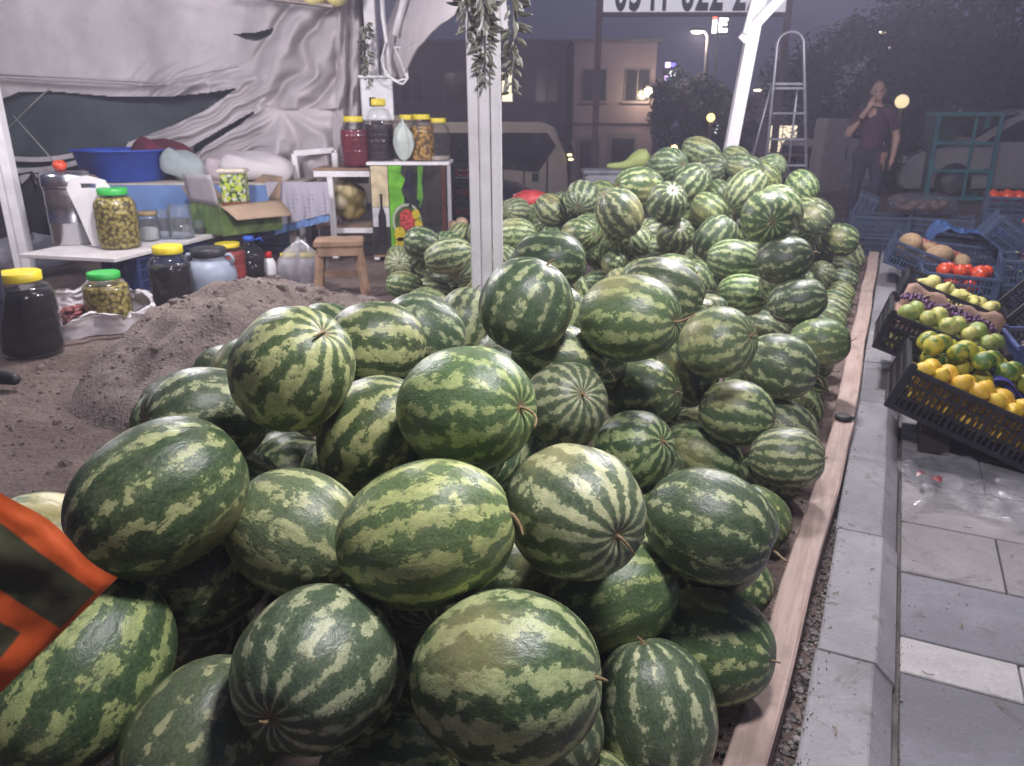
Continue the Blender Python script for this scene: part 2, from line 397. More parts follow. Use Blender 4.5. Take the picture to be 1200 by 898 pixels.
# ------------------------------------------------------------------ watermelons
def melon_mat(name, n, pale, mid, dark, bias, spot=None, wob=2.6):
    k = N(name); oi = k.new('ShaderNodeObjectInfo'); p0 = k.tc.outputs['Object']
    sx = k.new('ShaderNodeSeparateXYZ'); k.link(p0, sx.inputs[0]); x, y, z = sx.outputs
    ofs = k.new('ShaderNodeVectorMath', operation='ADD'); k.link(p0, ofs.inputs[0]); cb = k.new('ShaderNodeCombineXYZ')
    rr = oi.outputs['Random']
    k.link(k.math('MULTIPLY', rr, 97.), cb.inputs[0]); k.link(k.math('MULTIPLY', rr, 41.), cb.inputs[1]); k.link(cb.outputs[0], ofs.inputs[1]); p = ofs.outputs[0]
    st = k.new('ShaderNodeMapping'); st.inputs['Scale'].default_value = (1, 1, .55); k.link(p, st.inputs[0]); ps = st.outputs[0]
    phi = k.math('ARCTAN2', y, x)
    low = k.noise(p, 1.7, 2); mid_n = k.noise(ps, 6.5, 4, .62, .4); fine = k.noise(p, 26, 4, .7); vfine = k.noise(p, 75, 3, .7)
    a = k.math('MULTIPLY_ADD', phi, float(n), k.math('MULTIPLY', k.math('SUBTRACT', low, .5), wob*2))
    s = k.math('COSINE', a)
    # stripes break up into blotches away from the ends
    rho = k.math('SQRT', k.math('ADD', k.math('MULTIPLY', x, x), k.math('MULTIPLY', y, y)))
    amp = k.math('MULTIPLY_ADD', k.step(rho, .1, .75), 1.7, .4)
    blot = k.noise(p, 5.0, 3, .6); micro = k.noise(p, 130, 2, .6)
    s = k.math('ADD', k.math('MULTIPLY', s, .86), k.math('MULTIPLY', k.math('SUBTRACT', mid_n, .5), k.math('MULTIPLY', amp, 1.7)))
    s = k.math('ADD', s, k.math('MULTIPLY', k.math('SUBTRACT', blot, .5), k.math('MULTIPLY', amp, 1.8)))
    s = k.math('ADD', s, k.math('MULTIPLY', k.math('SUBTRACT', fine, .5), k.math('MULTIPLY', amp, .95)))
    s = k.math('ADD', s, k.math('MULTIPLY', k.math('SUBTRACT', vfine, .5), 1.5))
    s = k.math('ADD', s, k.math('MULTIPLY', k.math('SUBTRACT', k.math('FRACT', k.math('MULTIPLY', rr, 7.3)), .5), .8))
    brk = k.noise(p, 6.2, 2, .5); s = k.math('ADD', s, k.math('MULTIPLY', k.math('SUBTRACT', brk, .5), k.math('MULTIPLY', amp, 1.5)))
    mask = k.step(s, .34-bias, .58-bias)
    halo = k.step(s, -1.1-bias, .2-bias)
    # fine dark veins inside the pale bands
    vein = k.math('MULTIPLY', k.step(k.math('ABSOLUTE', k.math('SUBTRACT', k.noise(ps, 9, 4, .7, .5), .5)), .03, .006), .38)
    lightc = k.mix(k.math('MULTIPLY', k.step(micro, .62, .42), .75), pale, mid); lightc = k.mix(k.math('MULTIPLY', k.step(blot, .45, .7), .5), lightc, tuple(min(1, c*1.25) for c in pale)); lightc = k.mix(vein, lightc, tuple(c*.7 for c in mid))
    darkc = k.mix(k.step(fine, .35, .7), dark, tuple((d*1.5+m*.12) for d, m in zip(dark, mid)))
    darkc = k.mix(k.math('MULTIPLY', halo, k.math('MULTIPLY_ADD', vfine, 1.1, -.12)), darkc, tuple(c*.7 for c in mid))
    c = k.mix(mask, darkc, lightc)
    # per-melon tint
    hv = k.new('ShaderNodeHueSaturation'); k.link(c, hv.inputs['Color'])
    k.link(k.math('MULTIPLY_ADD', k.math('FRACT', k.math('MULTIPLY', rr, 13.7)), .035, .482), hv.inputs['Hue'])
    k.link(k.math('MULTIPLY_ADD', k.math('FRACT', k.math('MULTIPLY', rr, 29.1)), .3, .82), hv.inputs['Value'])
    k.link(k.math('MULTIPLY_ADD', k.math('FRACT', k.math('MULTIPLY', rr, 5.9)), .25, .72), hv.inputs['Saturation']); c = hv.outputs[0]
    # the yellowed belly where it lay on the field, and scuffs
    dt = k.new('ShaderNodeVectorMath', operation='DOT_PRODUCT'); k.link(p0, dt.inputs[0]); dt.inputs[1].default_value = Vector((.75, .6, -.2)).normalized()
    bel = k.math('MULTIPLY', k.step(k.math('ADD', dt.outputs['Value'], k.math('MULTIPLY', mid_n, .3)), .9, 1.15), .75 if spot else .42)
    c = k.mix(bel, c, spot or (.40, .36, .15))
    scf = k.step(k.noise(ps, 11, 5, .8, 1.2), .69, .76)
    c = k.mix(k.math('MULTIPLY', scf, .45), c, (.36, .31, .2))
    dust = k.math('MULTIPLY', k.step(k.noise(p, 2.1, 5, .65), .5, .75), .22); c = k.mix(dust, c, (.30, .27, .2))
    scr = k.new('ShaderNodeMapping'); scr.inputs['Scale'].default_value = (9, 2, 3); scr.inputs['Rotation'].default_value = (.6, .9, .3); k.link(p, scr.inputs[0])
    c = k.mix(k.math('MULTIPLY', k.step(k.noise(scr.outputs[0], 5, 2, .5), .715, .73), .55), c, (.42, .36, .24))
    # brown at the stem end and the blossom end
    c = k.mix(k.math('MULTIPLY', k.step(rho, .17, .03), .85), c, (.17, .12, .065))
    k.link(c, k.b.inputs['Base Color'])
    k.link(k.math('MULTIPLY_ADD', mid_n, .3, .2), k.b.inputs['Roughness']); k.b.inputs['Specular IOR Level'].default_value = .45
    k.bump(k.math('ADD', k.math('MULTIPLY', mid_n, .8), k.math('MULTIPLY', vfine, .12)), .22, .02)
    return k.m
MEL = [melon_mat('melon_banded', 11, (.50, .53, .22), (.18, .28, .085), (.036, .066, .027), .0),
       melon_mat('melon_striped', 13, (.53, .56, .25), (.19, .30, .10), (.045, .083, .035), .07, None, 1.5),
       melon_mat('melon_fine', 15, (.49, .53, .23), (.18, .28, .09), (.05, .09, .037), .05, None, 1.2),
       melon_mat('melon_mottled', 12, (.47, .52, .18), (.19, .30, .085), (.068, .118, .042), -.06, None, 2.4),
       melon_mat('melon_pale', 14, (.60, .59, .27), (.32, .38, .14), (.11, .16, .06), .22, (.55, .47, .18), 1.4),
       melon_mat('melon_scarred', 11, (.45, .48, .18), (.17, .25, .085), (.038, .066, .03), -.12, (.52, .42, .28), 2.0)]
def melon_mesh(seed, seg, ring, sup, pear, rib):
    q = random.Random(seed); b = bmesh.new(); rows_ = []
    o1 = q.uniform(0, 9)
    for j in range(ring+1):
        th = PI*j/ring; r0 = math.sin(th); z0 = math.cos(th)
        e_ = sup; r_ = math.copysign(abs(r0)**e_, r0); z = math.copysign(abs(z0)**.97, z0)
        z -= .075*math.exp(-(r0/.17)**2)*(1 if z0 > 0 else -.55)
        row = []
        for i in range(seg if 0 < j < ring else 1):
            ph = 2*PI*i/seg
            k_ = 1+rib*math.cos(10*ph+o1)*min(1, r0*1.6)*(.5+.5*abs(z0)) + .028*mnoise.noise(Vector((math.cos(ph)*r0*1.3+o1, math.sin(ph)*r0*1.3, z0*1.3)))
            k_ *= 1+pear*z0*.5
            row.append(b.verts.new((r_*k_*math.cos(ph), r_*k_*math.sin(ph), z)))
        rows_.append(row)
    for A, B in zip(rows_, rows_[1:]):
        for i in range(seg):
            j = (i+1) % seg
            if len(A) == 1: b.faces.new((A[0], B[i], B[j]))
            elif len(B) == 1: b.faces.new((A[j], A[i], B[0]))
            else: b.faces.new((A[i], B[i], B[j], A[j]))
    for f in b.faces: f.smooth = True
    bmesh.ops.recalc_face_normals(b, faces=b.faces)
    return b
SHAPES = [(1, .93, .03, .006), (2, .9, -.05, .012), (3, .95, .06, .004), (4, .88, 0., .009), (5, .93, -.02, .016)]
mcache = {}
def melon_me(shape, mat, hi):
    key = (shape, mat, hi)
    if key not in mcache:
        b = melon_mesh(SHAPES[shape][0], 64 if hi else 32, 40 if hi else 20, *SHAPES[shape][1:]); m = bpy.data.meshes.new('watermelon'); b.to_mesh(m); b.free(); m.materials.append(MEL[mat]); mcache[key] = m
    return mcache[key]
stem_m = pm('stem_brown', (.27, .19, .095), .75, .35, 20, .5)
def stem_me(seed):
    q = random.Random(seed); mb = MB(); p = Vector((0, 0, .90)); d = Vector((q.uniform(-.3, .3), q.uniform(-.3, .3), 1)).normalized(); pts = [p.copy()]; n = q.choice([5, 8, 12, 15])
    side = Vector((q.uniform(-1, 1), q.uniform(-1, 1), q.uniform(-.3, .4))).normalized()
    for i in range(n):
        p = p+d*.035; d = (d+side*q.uniform(.1, .32)+Vector((q.uniform(-.2, .2),)*3)).normalized(); pts.append(p.copy())
    mb.tube(pts, [.04]+[.027-.014*i/n for i in range(n)], 7)
    mb.lathe([(0, .885), (.075, .9), (.07, .925), (.03, .935), (0, .937)], 12)
    return mb.mesh('stem', stem_m)
STEMS = [stem_me(40+i) for i in range(9)]
MELONS = '''F1 -0.010 1.056 0.524 0.1379 1.13 0.97 -0.19 0.17
F2 -0.322 1.067 0.539 0.1261 1.08 -0.31 -0.95 0.04
F3 -0.152 1.219 0.698 0.1261 1.24 0.97 0.13 0.22
F4 0.121 1.342 0.676 0.1261 1.10 0.51 -0.86 0.09
F5 -0.095 1.503 0.827 0.1261 1.17 0.80 -0.56 0.23
F6 -0.470 1.596 0.883 0.1261 1.09 0.63 -0.32 0.71
F7 -0.653 1.302 0.730 0.1324 1.22 -0.71 -0.60 -0.36
F8 0.439 1.548 0.531 0.1239 1.16 0.87 -0.46 -0.17
F9 0.234 1.552 0.348 0.1243 1.22 0.93 -0.01 0.37
F10 0.465 1.547 0.211 0.1308 1.15 0.85 -0.51 0.12
F11 0.306 1.347 0.193 0.1254 1.20 -0.15 0.47 0.87
F12 -0.430 1.391 0.601 0.1236 1.14 -0.91 0.27 0.31
F13 -0.320 1.694 0.688 0.1261 1.14 -0.63 0.01 -0.78
F14 -0.764 1.821 0.680 0.1261 1.20 0.69 0.68 -0.24
F15 -1.125 1.662 0.411 0.1261 1.15 -0.97 -0.08 0.24
F16 -0.768 1.140 0.465 0.1440 1.25 0.32 0.86 0.41
F17 -0.529 1.067 0.384 0.1209 1.18 0.44 0.83 0.33
F18 -0.253 1.251 0.126 0.1236 1.15 0.94 0.02 0.33
F19 0.150 1.207 0.099 0.0978 1.10 0.90 -0.27 0.33
F20 -0.655 1.435 0.478 0.1245 1.15 -0.73 -0.64 -0.24
F21 -0.777 2.540 0.193 0.1261 1.15 0.75 0.60 -0.28
F22 0.004 1.702 0.333 0.1261 1.15 -0.93 -0.35 0.09
M1 -0.407 2.258 0.747 0.1261 1.17 0.92 0.35 -0.16
M2 -0.317 2.703 0.666 0.1261 1.20 0.88 0.21 -0.41
M3 -0.192 3.165 0.577 0.1261 1.15 0.29 0.36 0.89
M4 0.040 2.202 0.878 0.1311 1.03 0.46 -0.00 0.89
M5 0.229 3.680 0.595 0.1246 1.15 0.74 -0.29 -0.61
M6 0.167 3.478 0.782 0.1275 1.27 0.98 -0.21 -0.02
M7 0.345 2.226 0.834 0.1254 1.20 0.80 -0.59 0.08
M8 0.144 2.306 0.684 0.1085 1.35 0.96 -0.22 -0.17
M9 0.151 2.089 0.616 0.1174 1.05 0.34 -0.76 0.55
M10 0.463 2.630 0.453 0.1261 1.12 0.80 -0.55 0.25
M11 0.686 2.952 0.438 0.1267 1.18 -0.29 0.64 0.71
M12 0.734 2.689 0.626 0.1261 1.08 0.68 -0.63 0.38
M13 0.395 2.342 0.364 0.1261 1.08 0.60 -0.62 0.50
M14 1.133 3.151 0.391 0.1350 1.15 0.86 -0.47 -0.16
M15 1.465 3.590 0.366 0.1162 1.20 0.84 -0.51 0.20
M16 1.091 3.386 0.255 0.1075 1.15 0.86 -0.51 0.01
M17 0.849 2.757 0.331 0.1213 1.15 0.87 -0.50 -0.02
M18 0.750 2.833 0.123 0.1192 1.35 0.89 -0.37 -0.28
M19 1.176 3.126 0.120 0.1154 1.20 0.76 -0.48 -0.44
M20 0.977 2.544 0.243 0.1080 1.18 0.90 -0.41 0.14
M21 0.984 2.694 0.101 0.0988 1.20 0.84 -0.46 -0.29
M22 0.821 2.346 0.108 0.1068 1.10 0.78 -0.50 -0.38
M23 0.666 1.985 0.092 0.0910 1.10 0.73 -0.61 -0.32
M24 1.343 3.425 0.104 0.0978 1.15 0.62 -0.49 -0.61
M25 1.542 3.802 0.069 0.0692 1.15 0.79 -0.61 -0.04
M26 1.596 4.787 0.113 0.1116 1.30 0.87 -0.46 -0.18
M27 0.616 3.121 0.720 0.1261 1.30 0.92 -0.25 -0.29
M28 1.326 4.424 0.412 0.1210 1.20 -0.98 0.19 0.02
M29 1.411 3.790 0.523 0.1123 1.25 0.86 -0.42 0.29
M30 1.367 3.915 0.705 0.1139 1.22 0.87 -0.36 0.33
M31 1.303 4.597 0.583 0.1214 1.25 0.95 -0.29 -0.10
M32 1.307 4.057 0.898 0.1331 1.05 -0.13 -0.99 -0.04
M33 1.711 5.103 0.822 0.1400 1.15 0.66 0.27 -0.70
M34 1.639 5.605 0.894 0.1350 1.18 0.66 0.09 0.74
M35 1.258 4.855 0.669 0.1245 1.20 0.57 -0.02 0.82
M36 1.090 5.408 0.502 0.1106 1.40 0.97 -0.20 -0.10
M37 1.081 5.212 0.634 0.1222 1.05 0.04 -0.82 0.57
M38 0.997 5.132 0.861 0.1247 1.10 0.10 -0.77 0.63
M39 1.377 6.158 0.902 0.1350 1.15 0.51 -0.46 0.73
M40 0.928 5.870 0.901 0.1350 1.38 -0.93 -0.36 0.09
M41 0.663 4.905 0.819 0.1400 1.15 -0.64 -0.16 0.75
M42 1.261 6.513 1.013 0.1350 1.15 0.56 -0.82 0.09
M43 1.684 7.244 1.079 0.1195 1.50 0.90 -0.23 -0.36
M44 1.742 6.978 0.935 0.1305 1.12 0.68 -0.69 0.24
M45 2.061 7.492 1.000 0.1162 1.20 0.86 -0.26 -0.45
M46 1.945 6.784 0.973 0.1128 1.40 0.93 -0.28 -0.22
M47 2.150 6.915 0.894 0.1151 1.45 0.81 -0.29 -0.51
M48 2.293 7.160 0.945 0.1189 1.15 0.29 -0.84 0.47
M49 2.391 6.623 0.830 0.1247 1.15 0.52 -0.61 -0.60
M50 2.406 6.885 0.736 0.1084 1.15 0.67 -0.72 -0.18
M51 1.595 6.196 0.828 0.0909 1.20 0.40 -0.75 -0.52
M52 1.473 5.952 0.720 0.1194 1.20 0.78 -0.36 -0.51
M53 1.478 6.189 0.627 0.1049 1.50 0.96 -0.24 -0.10
M54 0.562 6.426 0.760 0.1350 1.05 -0.28 -0.86 -0.43
M55 0.893 7.923 0.669 0.1162 1.20 0.88 -0.46 -0.08
M56 0.316 6.561 0.650 0.1247 1.10 0.73 -0.35 -0.59
M57 0.039 7.338 0.554 0.1162 1.20 -0.76 -0.64 0.13
M58 0.034 6.084 0.519 0.1232 1.25 0.99 -0.11 0.01
M59 0.286 6.801 0.493 0.1084 1.00 0.12 -0.89 0.43
M60 0.466 5.448 0.604 0.1162 1.20 0.67 -0.71 0.20
M61 0.742 5.662 0.467 0.1215 1.05 0.20 -0.08 0.98
M62 0.717 5.901 0.332 0.1019 1.30 0.84 -0.19 -0.50
M63 0.661 5.696 0.211 0.1054 1.30 0.98 -0.14 -0.11
M64 0.884 5.533 0.566 0.0942 1.20 0.68 -0.22 -0.70
M65 0.459 7.166 0.642 0.0905 1.15 0.70 -0.12 -0.70
M66 -0.027 5.964 0.351 0.0900 1.20 0.71 -0.12 -0.70
M67 0.896 5.547 0.365 0.0839 1.20 0.68 -0.24 -0.70
M68 1.281 5.350 0.319 0.1162 1.20 0.60 -0.29 -0.75
M69 1.134 4.309 0.374 0.0616 1.30 0.95 -0.28 -0.11
M70 1.925 6.824 0.446 0.1162 1.15 0.53 -0.26 -0.81
M72 2.648 6.867 0.572 0.1162 1.15 0.80 -0.46 -0.39
M73 2.197 5.766 0.671 0.1170 1.15 0.80 -0.46 -0.39
M74 2.219 5.971 0.570 0.1072 1.10 0.29 -0.94 0.20
M75 2.284 6.177 0.477 0.0923 1.20 0.87 -0.37 -0.31
M76 2.777 6.649 0.392 0.1350 1.12 0.85 -0.49 -0.19
M77 2.913 7.292 0.224 0.0938 1.30 0.45 -0.31 -0.84
M79 3.224 7.390 0.126 0.1035 1.30 0.43 -0.34 -0.84
M80 2.984 7.427 0.098 0.0961 1.40 0.90 -0.40 -0.20
M81 2.576 6.452 0.122 0.1191 1.10 0.61 0.63 -0.49
M82 2.943 6.869 0.100 0.0966 1.30 0.85 -0.42 -0.31
M83 2.793 6.484 0.087 0.0845 1.30 0.85 -0.43 -0.31
M84 2.570 5.992 0.083 0.0785 1.30 0.81 -0.44 -0.40
M85 2.393 5.643 0.091 0.0865 1.30 0.81 -0.44 -0.40
M86 2.283 5.409 0.093 0.0892 1.25 0.81 -0.44 -0.40
M87 2.126 5.076 0.095 0.0897 1.25 0.76 -0.44 -0.47
N1 0.831 3.055 0.139 0.0962 1.45 0.86 -0.45 -0.25
L1 -0.652 5.663 0.517 0.1182 1.10 0.98 -0.04 -0.21
L2 -0.442 5.466 0.459 0.1235 1.40 0.97 0.12 0.21
L3 -0.365 5.674 0.348 0.1170 1.15 -0.26 -0.84 -0.47
L4 -1.001 6.830 0.149 0.1182 1.10 0.23 -0.93 0.28
L5 -0.769 6.888 0.101 0.0969 1.35 0.95 0.05 -0.31
L6 -0.795 5.699 0.198 0.1056 1.30 0.98 -0.01 -0.18
L7 -0.605 5.845 0.116 0.1155 1.25 0.99 0.08 -0.11
L8 -0.589 6.514 0.078 0.0779 1.20 0.99 0.07 -0.11
L9 -0.298 5.817 0.180 0.1072 1.10 0.15 -0.85 0.50
L10 -0.495 7.379 0.325 0.1021 1.20 0.57 0.15 0.81
L11 -0.275 7.290 0.363 0.1324 1.20 0.31 0.15 0.94
L12 -0.472 6.006 0.079 0.0787 1.30 1.00 0.08 0.00
X1 0.499 2.251 0.128 0.1230 1.10 0.62 -0.49 -0.62
X2 -0.114 2.336 0.172 0.1261 1.10 0.72 -0.29 -0.63
X3 -0.389 1.918 0.124 0.1198 1.10 0.77 -0.24 -0.59
X4 0.206 1.551 0.105 0.1015 1.10 0.64 -0.54 -0.54
X5 -0.249 1.568 0.116 0.1124 1.10 0.77 -0.33 -0.55
X6 0.189 4.175 0.232 0.1162 1.20 0.70 -0.22 -0.68
X7 0.751 3.241 0.102 0.0934 1.20 0.63 -0.42 -0.66
G127 2.301 6.237 0.665 0.1152 1.10 -0.43 0.79 -0.45
G128 -0.751 1.563 0.249 0.1277 1.10 -0.68 0.12 -0.73
G129 -0.189 5.867 0.339 0.1005 1.10 0.20 -0.96 -0.19
G130 0.284 2.574 0.605 0.1093 1.10 0.64 0.77 0.02
G131 -0.924 1.539 0.397 0.1047 1.10 0.71 -0.52 -0.48
G132 -0.939 2.015 0.570 0.1074 1.10 0.57 -0.34 -0.75
G133 1.509 5.271 0.176 0.1298 1.10 -0.30 -0.95 0.11
G134 1.356 5.529 0.441 0.1164 1.10 -0.28 0.63 0.72
G135 2.319 7.446 0.898 0.1234 1.10 0.23 0.91 0.35
G136 -0.151 6.123 0.281 0.1276 1.10 -0.01 0.93 0.37
G137 1.786 7.553 1.032 0.1298 1.10 0.94 0.09 -0.33
G138 0.621 3.660 0.637 0.1064 1.10 -0.31 0.02 0.95
G139 1.641 5.074 0.127 0.1192 1.10 0.09 0.45 0.89
G140 -1.047 2.309 0.513 0.1114 1.10 -0.96 0.13 0.24
G141 -0.257 3.690 0.359 0.1281 1.10 0.09 -0.29 0.95
G142 -0.024 7.585 0.513 0.1143 1.10 -0.67 -0.71 -0.21
G143 2.626 7.089 0.223 0.1113 1.10 -0.98 0.20 0.10
G144 -0.885 2.743 0.133 0.1200 1.10 -0.92 -0.34 -0.18
G145 -0.441 1.513 0.330 0.1173 1.10 -0.34 -0.19 -0.92
G146 0.482 2.539 0.188 0.1271 1.10 -0.60 -0.63 0.49
G147 -1.002 2.952 0.112 0.1111 1.10 0.14 0.57 0.81
G148 -0.677 1.760 0.477 0.1072 1.10 -0.96 0.07 0.27
G149 1.025 5.849 0.540 0.1273 1.10 -0.55 -0.75 0.37
G150 1.364 5.725 0.302 0.1261 1.10 0.53 0.47 0.70
G151 -0.307 1.751 0.311 0.1253 1.10 -0.66 0.75 0.07
G152 0.518 1.721 0.396 0.1210 1.10 0.28 0.11 0.95
G153 0.903 4.388 0.531 0.1226 1.10 0.99 -0.07 0.15
G154 0.650 4.535 0.431 0.1085 1.10 0.31 -0.70 -0.64
G155 1.252 6.834 0.937 0.1281 1.10 0.72 -0.44 -0.54
G156 -0.959 3.158 0.120 0.1008 1.10 -0.84 -0.48 0.26
G157 0.072 1.232 0.271 0.1008 1.10 0.64 -0.46 -0.62
G158 0.004 2.167 0.447 0.1217 1.10 0.64 0.26 0.72
G159 -0.473 4.509 0.298 0.1144 1.10 -0.50 0.02 0.86
G160 1.578 3.968 0.176 0.1190 1.10 -0.90 0.32 0.30
G161 1.119 6.103 0.476 0.1161 1.10 0.22 -0.35 0.91
G162 0.943 5.151 0.423 0.1030 1.10 -0.90 0.39 0.20
G163 0.909 3.646 0.451 0.1094 1.10 -0.11 -0.52 -0.85
G164 1.959 5.311 0.276 0.1265 1.10 -0.05 -0.99 0.11
G165 1.688 4.242 0.243 0.1231 1.10 0.42 -0.40 0.82
G166 1.426 4.077 0.559 0.1183 1.10 -0.07 -0.67 -0.74
G167 -0.605 2.496 0.699 0.1116 1.10 -0.84 0.45 0.32
G168 0.552 5.808 0.582 0.1203 1.10 -0.48 0.46 -0.75
G169 0.029 2.536 0.219 0.1265 1.10 -0.35 -0.72 -0.60
G170 -0.013 2.813 0.512 0.1221 1.10 0.55 0.53 -0.64
G171 -0.436 6.184 0.294 0.1278 1.10 -0.41 -0.82 0.40
G172 0.436 1.853 0.204 0.1232 1.10 0.08 -0.08 -0.99
G173 0.239 7.603 0.464 0.1261 1.10 -0.38 -0.85 -0.36
G174 0.105 4.854 0.501 0.1208 1.10 0.51 0.69 -0.51
G175 -0.177 1.488 0.459 0.1224 1.10 -0.13 0.89 0.44
G176 1.482 6.411 0.657 0.1166 1.10 0.03 0.46 0.89
G177 0.600 6.091 0.422 0.1241 1.10 -0.64 -0.04 -0.77
G178 -0.059 1.972 0.255 0.1225 1.10 -0.05 0.25 -0.97
G179 0.698 6.374 0.345 0.1294 1.10 0.18 0.92 0.34
G180 0.663 2.030 0.270 0.1014 1.10 -0.94 0.14 0.32
G181 0.435 6.960 0.600 0.1273 1.10 -0.28 -0.59 -0.76
G182 -0.295 6.391 0.162 0.1237 1.10 -0.79 -0.15 0.59
G183 -0.494 5.917 0.453 0.1151 1.10 0.30 0.94 -0.16
G184 -0.040 6.330 0.412 0.1246 1.10 0.77 -0.42 0.48
G185 -0.549 4.824 0.234 0.1247 1.10 0.38 -0.15 -0.91
G186 1.859 6.640 0.696 0.1253 1.10 0.80 0.43 -0.41
G187 -0.197 4.337 0.297 0.1209 1.10 -0.29 0.04 0.96
G188 0.339 2.100 0.172 0.1085 1.10 -0.75 0.21 0.63
G189 0.910 3.890 0.357 0.1117 1.10 -0.80 -0.23 0.55
G190 -0.844 2.348 0.620 0.1061 1.10 0.46 0.59 0.67
G191 1.250 4.818 0.239 0.1153 1.10 -0.86 -0.18 0.48
G192 1.705 6.531 0.546 0.1134 1.10 -0.01 -0.15 0.99
G193 0.144 3.977 0.684 0.1006 1.10 -0.04 -0.42 -0.91
G194 -0.038 2.761 0.153 0.1066 1.10 -0.29 0.19 -0.94
G195 -1.030 7.055 0.166 0.1042 1.10 0.10 0.12 0.99
G196 2.100 5.790 0.395 0.1246 1.10 0.44 0.40 -0.80
G197 -0.337 1.262 0.372 0.1202 1.10 0.47 -0.02 -0.88
G198 -0.683 2.738 0.632 0.1153 1.10 -0.01 -0.92 0.38
G199 -1.020 2.656 0.508 0.1137 1.10 0.77 -0.63 -0.07
G200 -0.767 2.006 0.389 0.1072 1.10 0.78 -0.47 0.40
G201 2.437 6.443 0.643 0.1204 1.10 0.65 -0.76 0.09
G202 0.155 2.731 0.703 0.1121 1.10 0.72 0.26 0.64
G203 0.624 6.650 0.646 0.1208 1.10 0.88 -0.24 0.41
G204 -0.438 1.874 0.477 0.1182 1.10 -0.37 0.48 0.80
G205 0.812 5.385 0.297 0.1124 1.10 -0.11 -0.71 0.69
G206 1.931 5.037 0.280 0.1084 1.10 0.83 -0.50 -0.24
Z207 1.702 7.229 0.849 0.1068 1.03 0.87 -0.40 -0.30
Z208 1.773 7.554 0.776 0.1269 1.03 0.74 0.53 -0.41
Z209 1.258 6.505 0.780 0.1001 1.03 0.60 -0.56 0.56
Z210 2.052 7.487 0.798 0.0851 1.03 0.81 0.54 0.25
Z211 1.985 6.818 0.768 0.0973 1.03 0.82 0.22 0.52
Z212 2.283 7.151 0.717 0.1087 1.03 -0.23 -0.77 -0.60
Z213 1.250 6.829 0.687 0.1203 1.03 0.13 -0.26 0.96
Z214 1.753 6.960 0.693 0.1139 1.03 0.51 -0.45 0.73
Z215 1.236 6.167 0.696 0.1011 1.03 0.55 0.38 0.74
Z216 0.851 5.895 0.694 0.0876 1.03 0.75 -0.14 -0.65
Z217 2.332 7.451 0.649 0.1260 1.03 -0.66 0.08 -0.75
Z218 1.733 5.602 0.669 0.1076 1.03 0.64 0.66 0.40
Z219 2.152 6.909 0.652 0.1195 1.03 0.23 -0.93 0.29
Z220 -0.518 1.781 0.775 0.0901 1.03 -0.19 0.91 -0.37
Z221 1.720 7.230 0.622 0.1228 1.03 0.74 0.67 0.03
Z222 1.659 6.308 0.705 0.0897 1.03 0.39 0.40 0.83
Z223 -0.105 1.655 0.666 0.0907 1.03 0.44 -0.04 0.90
Z224 1.708 5.109 0.580 0.0957 1.03 -0.86 0.26 -0.45
Z225 0.681 5.110 0.708 0.0895 1.03 -0.62 0.48 -0.62
Z226 2.053 7.486 0.602 0.1129 1.03 -0.08 -0.94 -0.32
Z227 0.164 3.476 0.560 0.0961 1.03 0.20 0.75 -0.64
Z228 1.255 6.500 0.594 0.0874 1.03 0.84 -0.19 -0.50
Z229 1.768 7.542 0.530 0.1215 1.03 -0.09 -0.34 0.93
Z230 -0.542 1.937 0.695 0.0856 1.03 0.95 0.21 -0.24
Z231 -0.409 2.259 0.520 0.1027 1.03 -0.95 -0.17 0.25
Z232 2.399 6.881 0.527 0.1019 1.03 -0.82 -0.27 0.51
Z233 0.588 3.157 0.509 0.0918 1.03 -0.66 -0.19 -0.73
Z234 1.475 5.958 0.483 0.1144 1.03 0.28 -0.51 0.81
Z235 2.290 7.152 0.503 0.1064 1.03 -0.81 -0.38 -0.46
Z236 0.704 5.262 0.622 0.0879 1.03 -0.11 -0.99 0.07
Z237 1.653 6.306 0.511 0.1041 1.03 0.22 0.30 -0.93
Z238 -0.608 2.492 0.489 0.0992 1.03 0.89 -0.11 0.44
Z239 1.276 6.239 0.530 0.0856 1.03 0.68 0.47 -0.56
Z240 -0.503 2.073 0.603 0.0854 1.03 0.79 -0.17 0.59
Z241 0.799 5.888 0.530 0.0867 1.03 -0.74 -0.63 0.22
Z242 1.747 6.963 0.479 0.1011 1.03 0.81 -0.51 -0.29
Z243 -0.201 1.714 0.504 0.0940 1.03 -0.64 0.22 0.73
Z244 1.252 6.821 0.452 0.1136 1.03 0.12 -0.55 0.83
Z245 0.172 2.312 0.480 0.0977 1.03 0.06 0.07 -1.00
Z246 0.146 3.983 0.474 0.1040 1.03 0.84 0.29 -0.46
Z247 0.136 1.513 0.539 0.0894 1.03 0.44 -0.76 -0.48
Z248 1.381 4.845 0.459 0.1176 1.03 0.80 0.40 -0.44
Z249 1.721 5.612 0.448 0.1150 1.03 0.99 -0.07 0.10
Z250 0.901 7.930 0.446 0.1086 1.03 -0.69 0.41 -0.59
Z251 -0.065 1.806 0.587 0.0862 1.03 -0.19 -0.76 -0.62
Z252 -0.319 2.714 0.416 0.1222 1.03 -0.49 0.87 0.01
Z253 1.482 6.413 0.437 0.0974 1.03 0.78 -0.42 0.46
Z254 2.163 6.908 0.424 0.1105 1.03 0.60 -0.56 0.57
Z255 0.337 6.550 0.403 0.1214 1.03 -0.04 0.85 0.53
Z256 2.338 7.469 0.403 0.1216 1.03 -0.23 -0.79 -0.57
Z257 0.629 6.655 0.414 0.1123 1.03 0.05 -0.12 0.99
Z258 2.401 6.469 0.440 0.0883 1.03 0.59 -0.71 0.38
Z259 0.463 7.182 0.448 0.1000 1.03 0.18 -0.32 0.93
Z260 0.623 3.659 0.407 0.1161 1.03 0.50 -0.79 -0.36
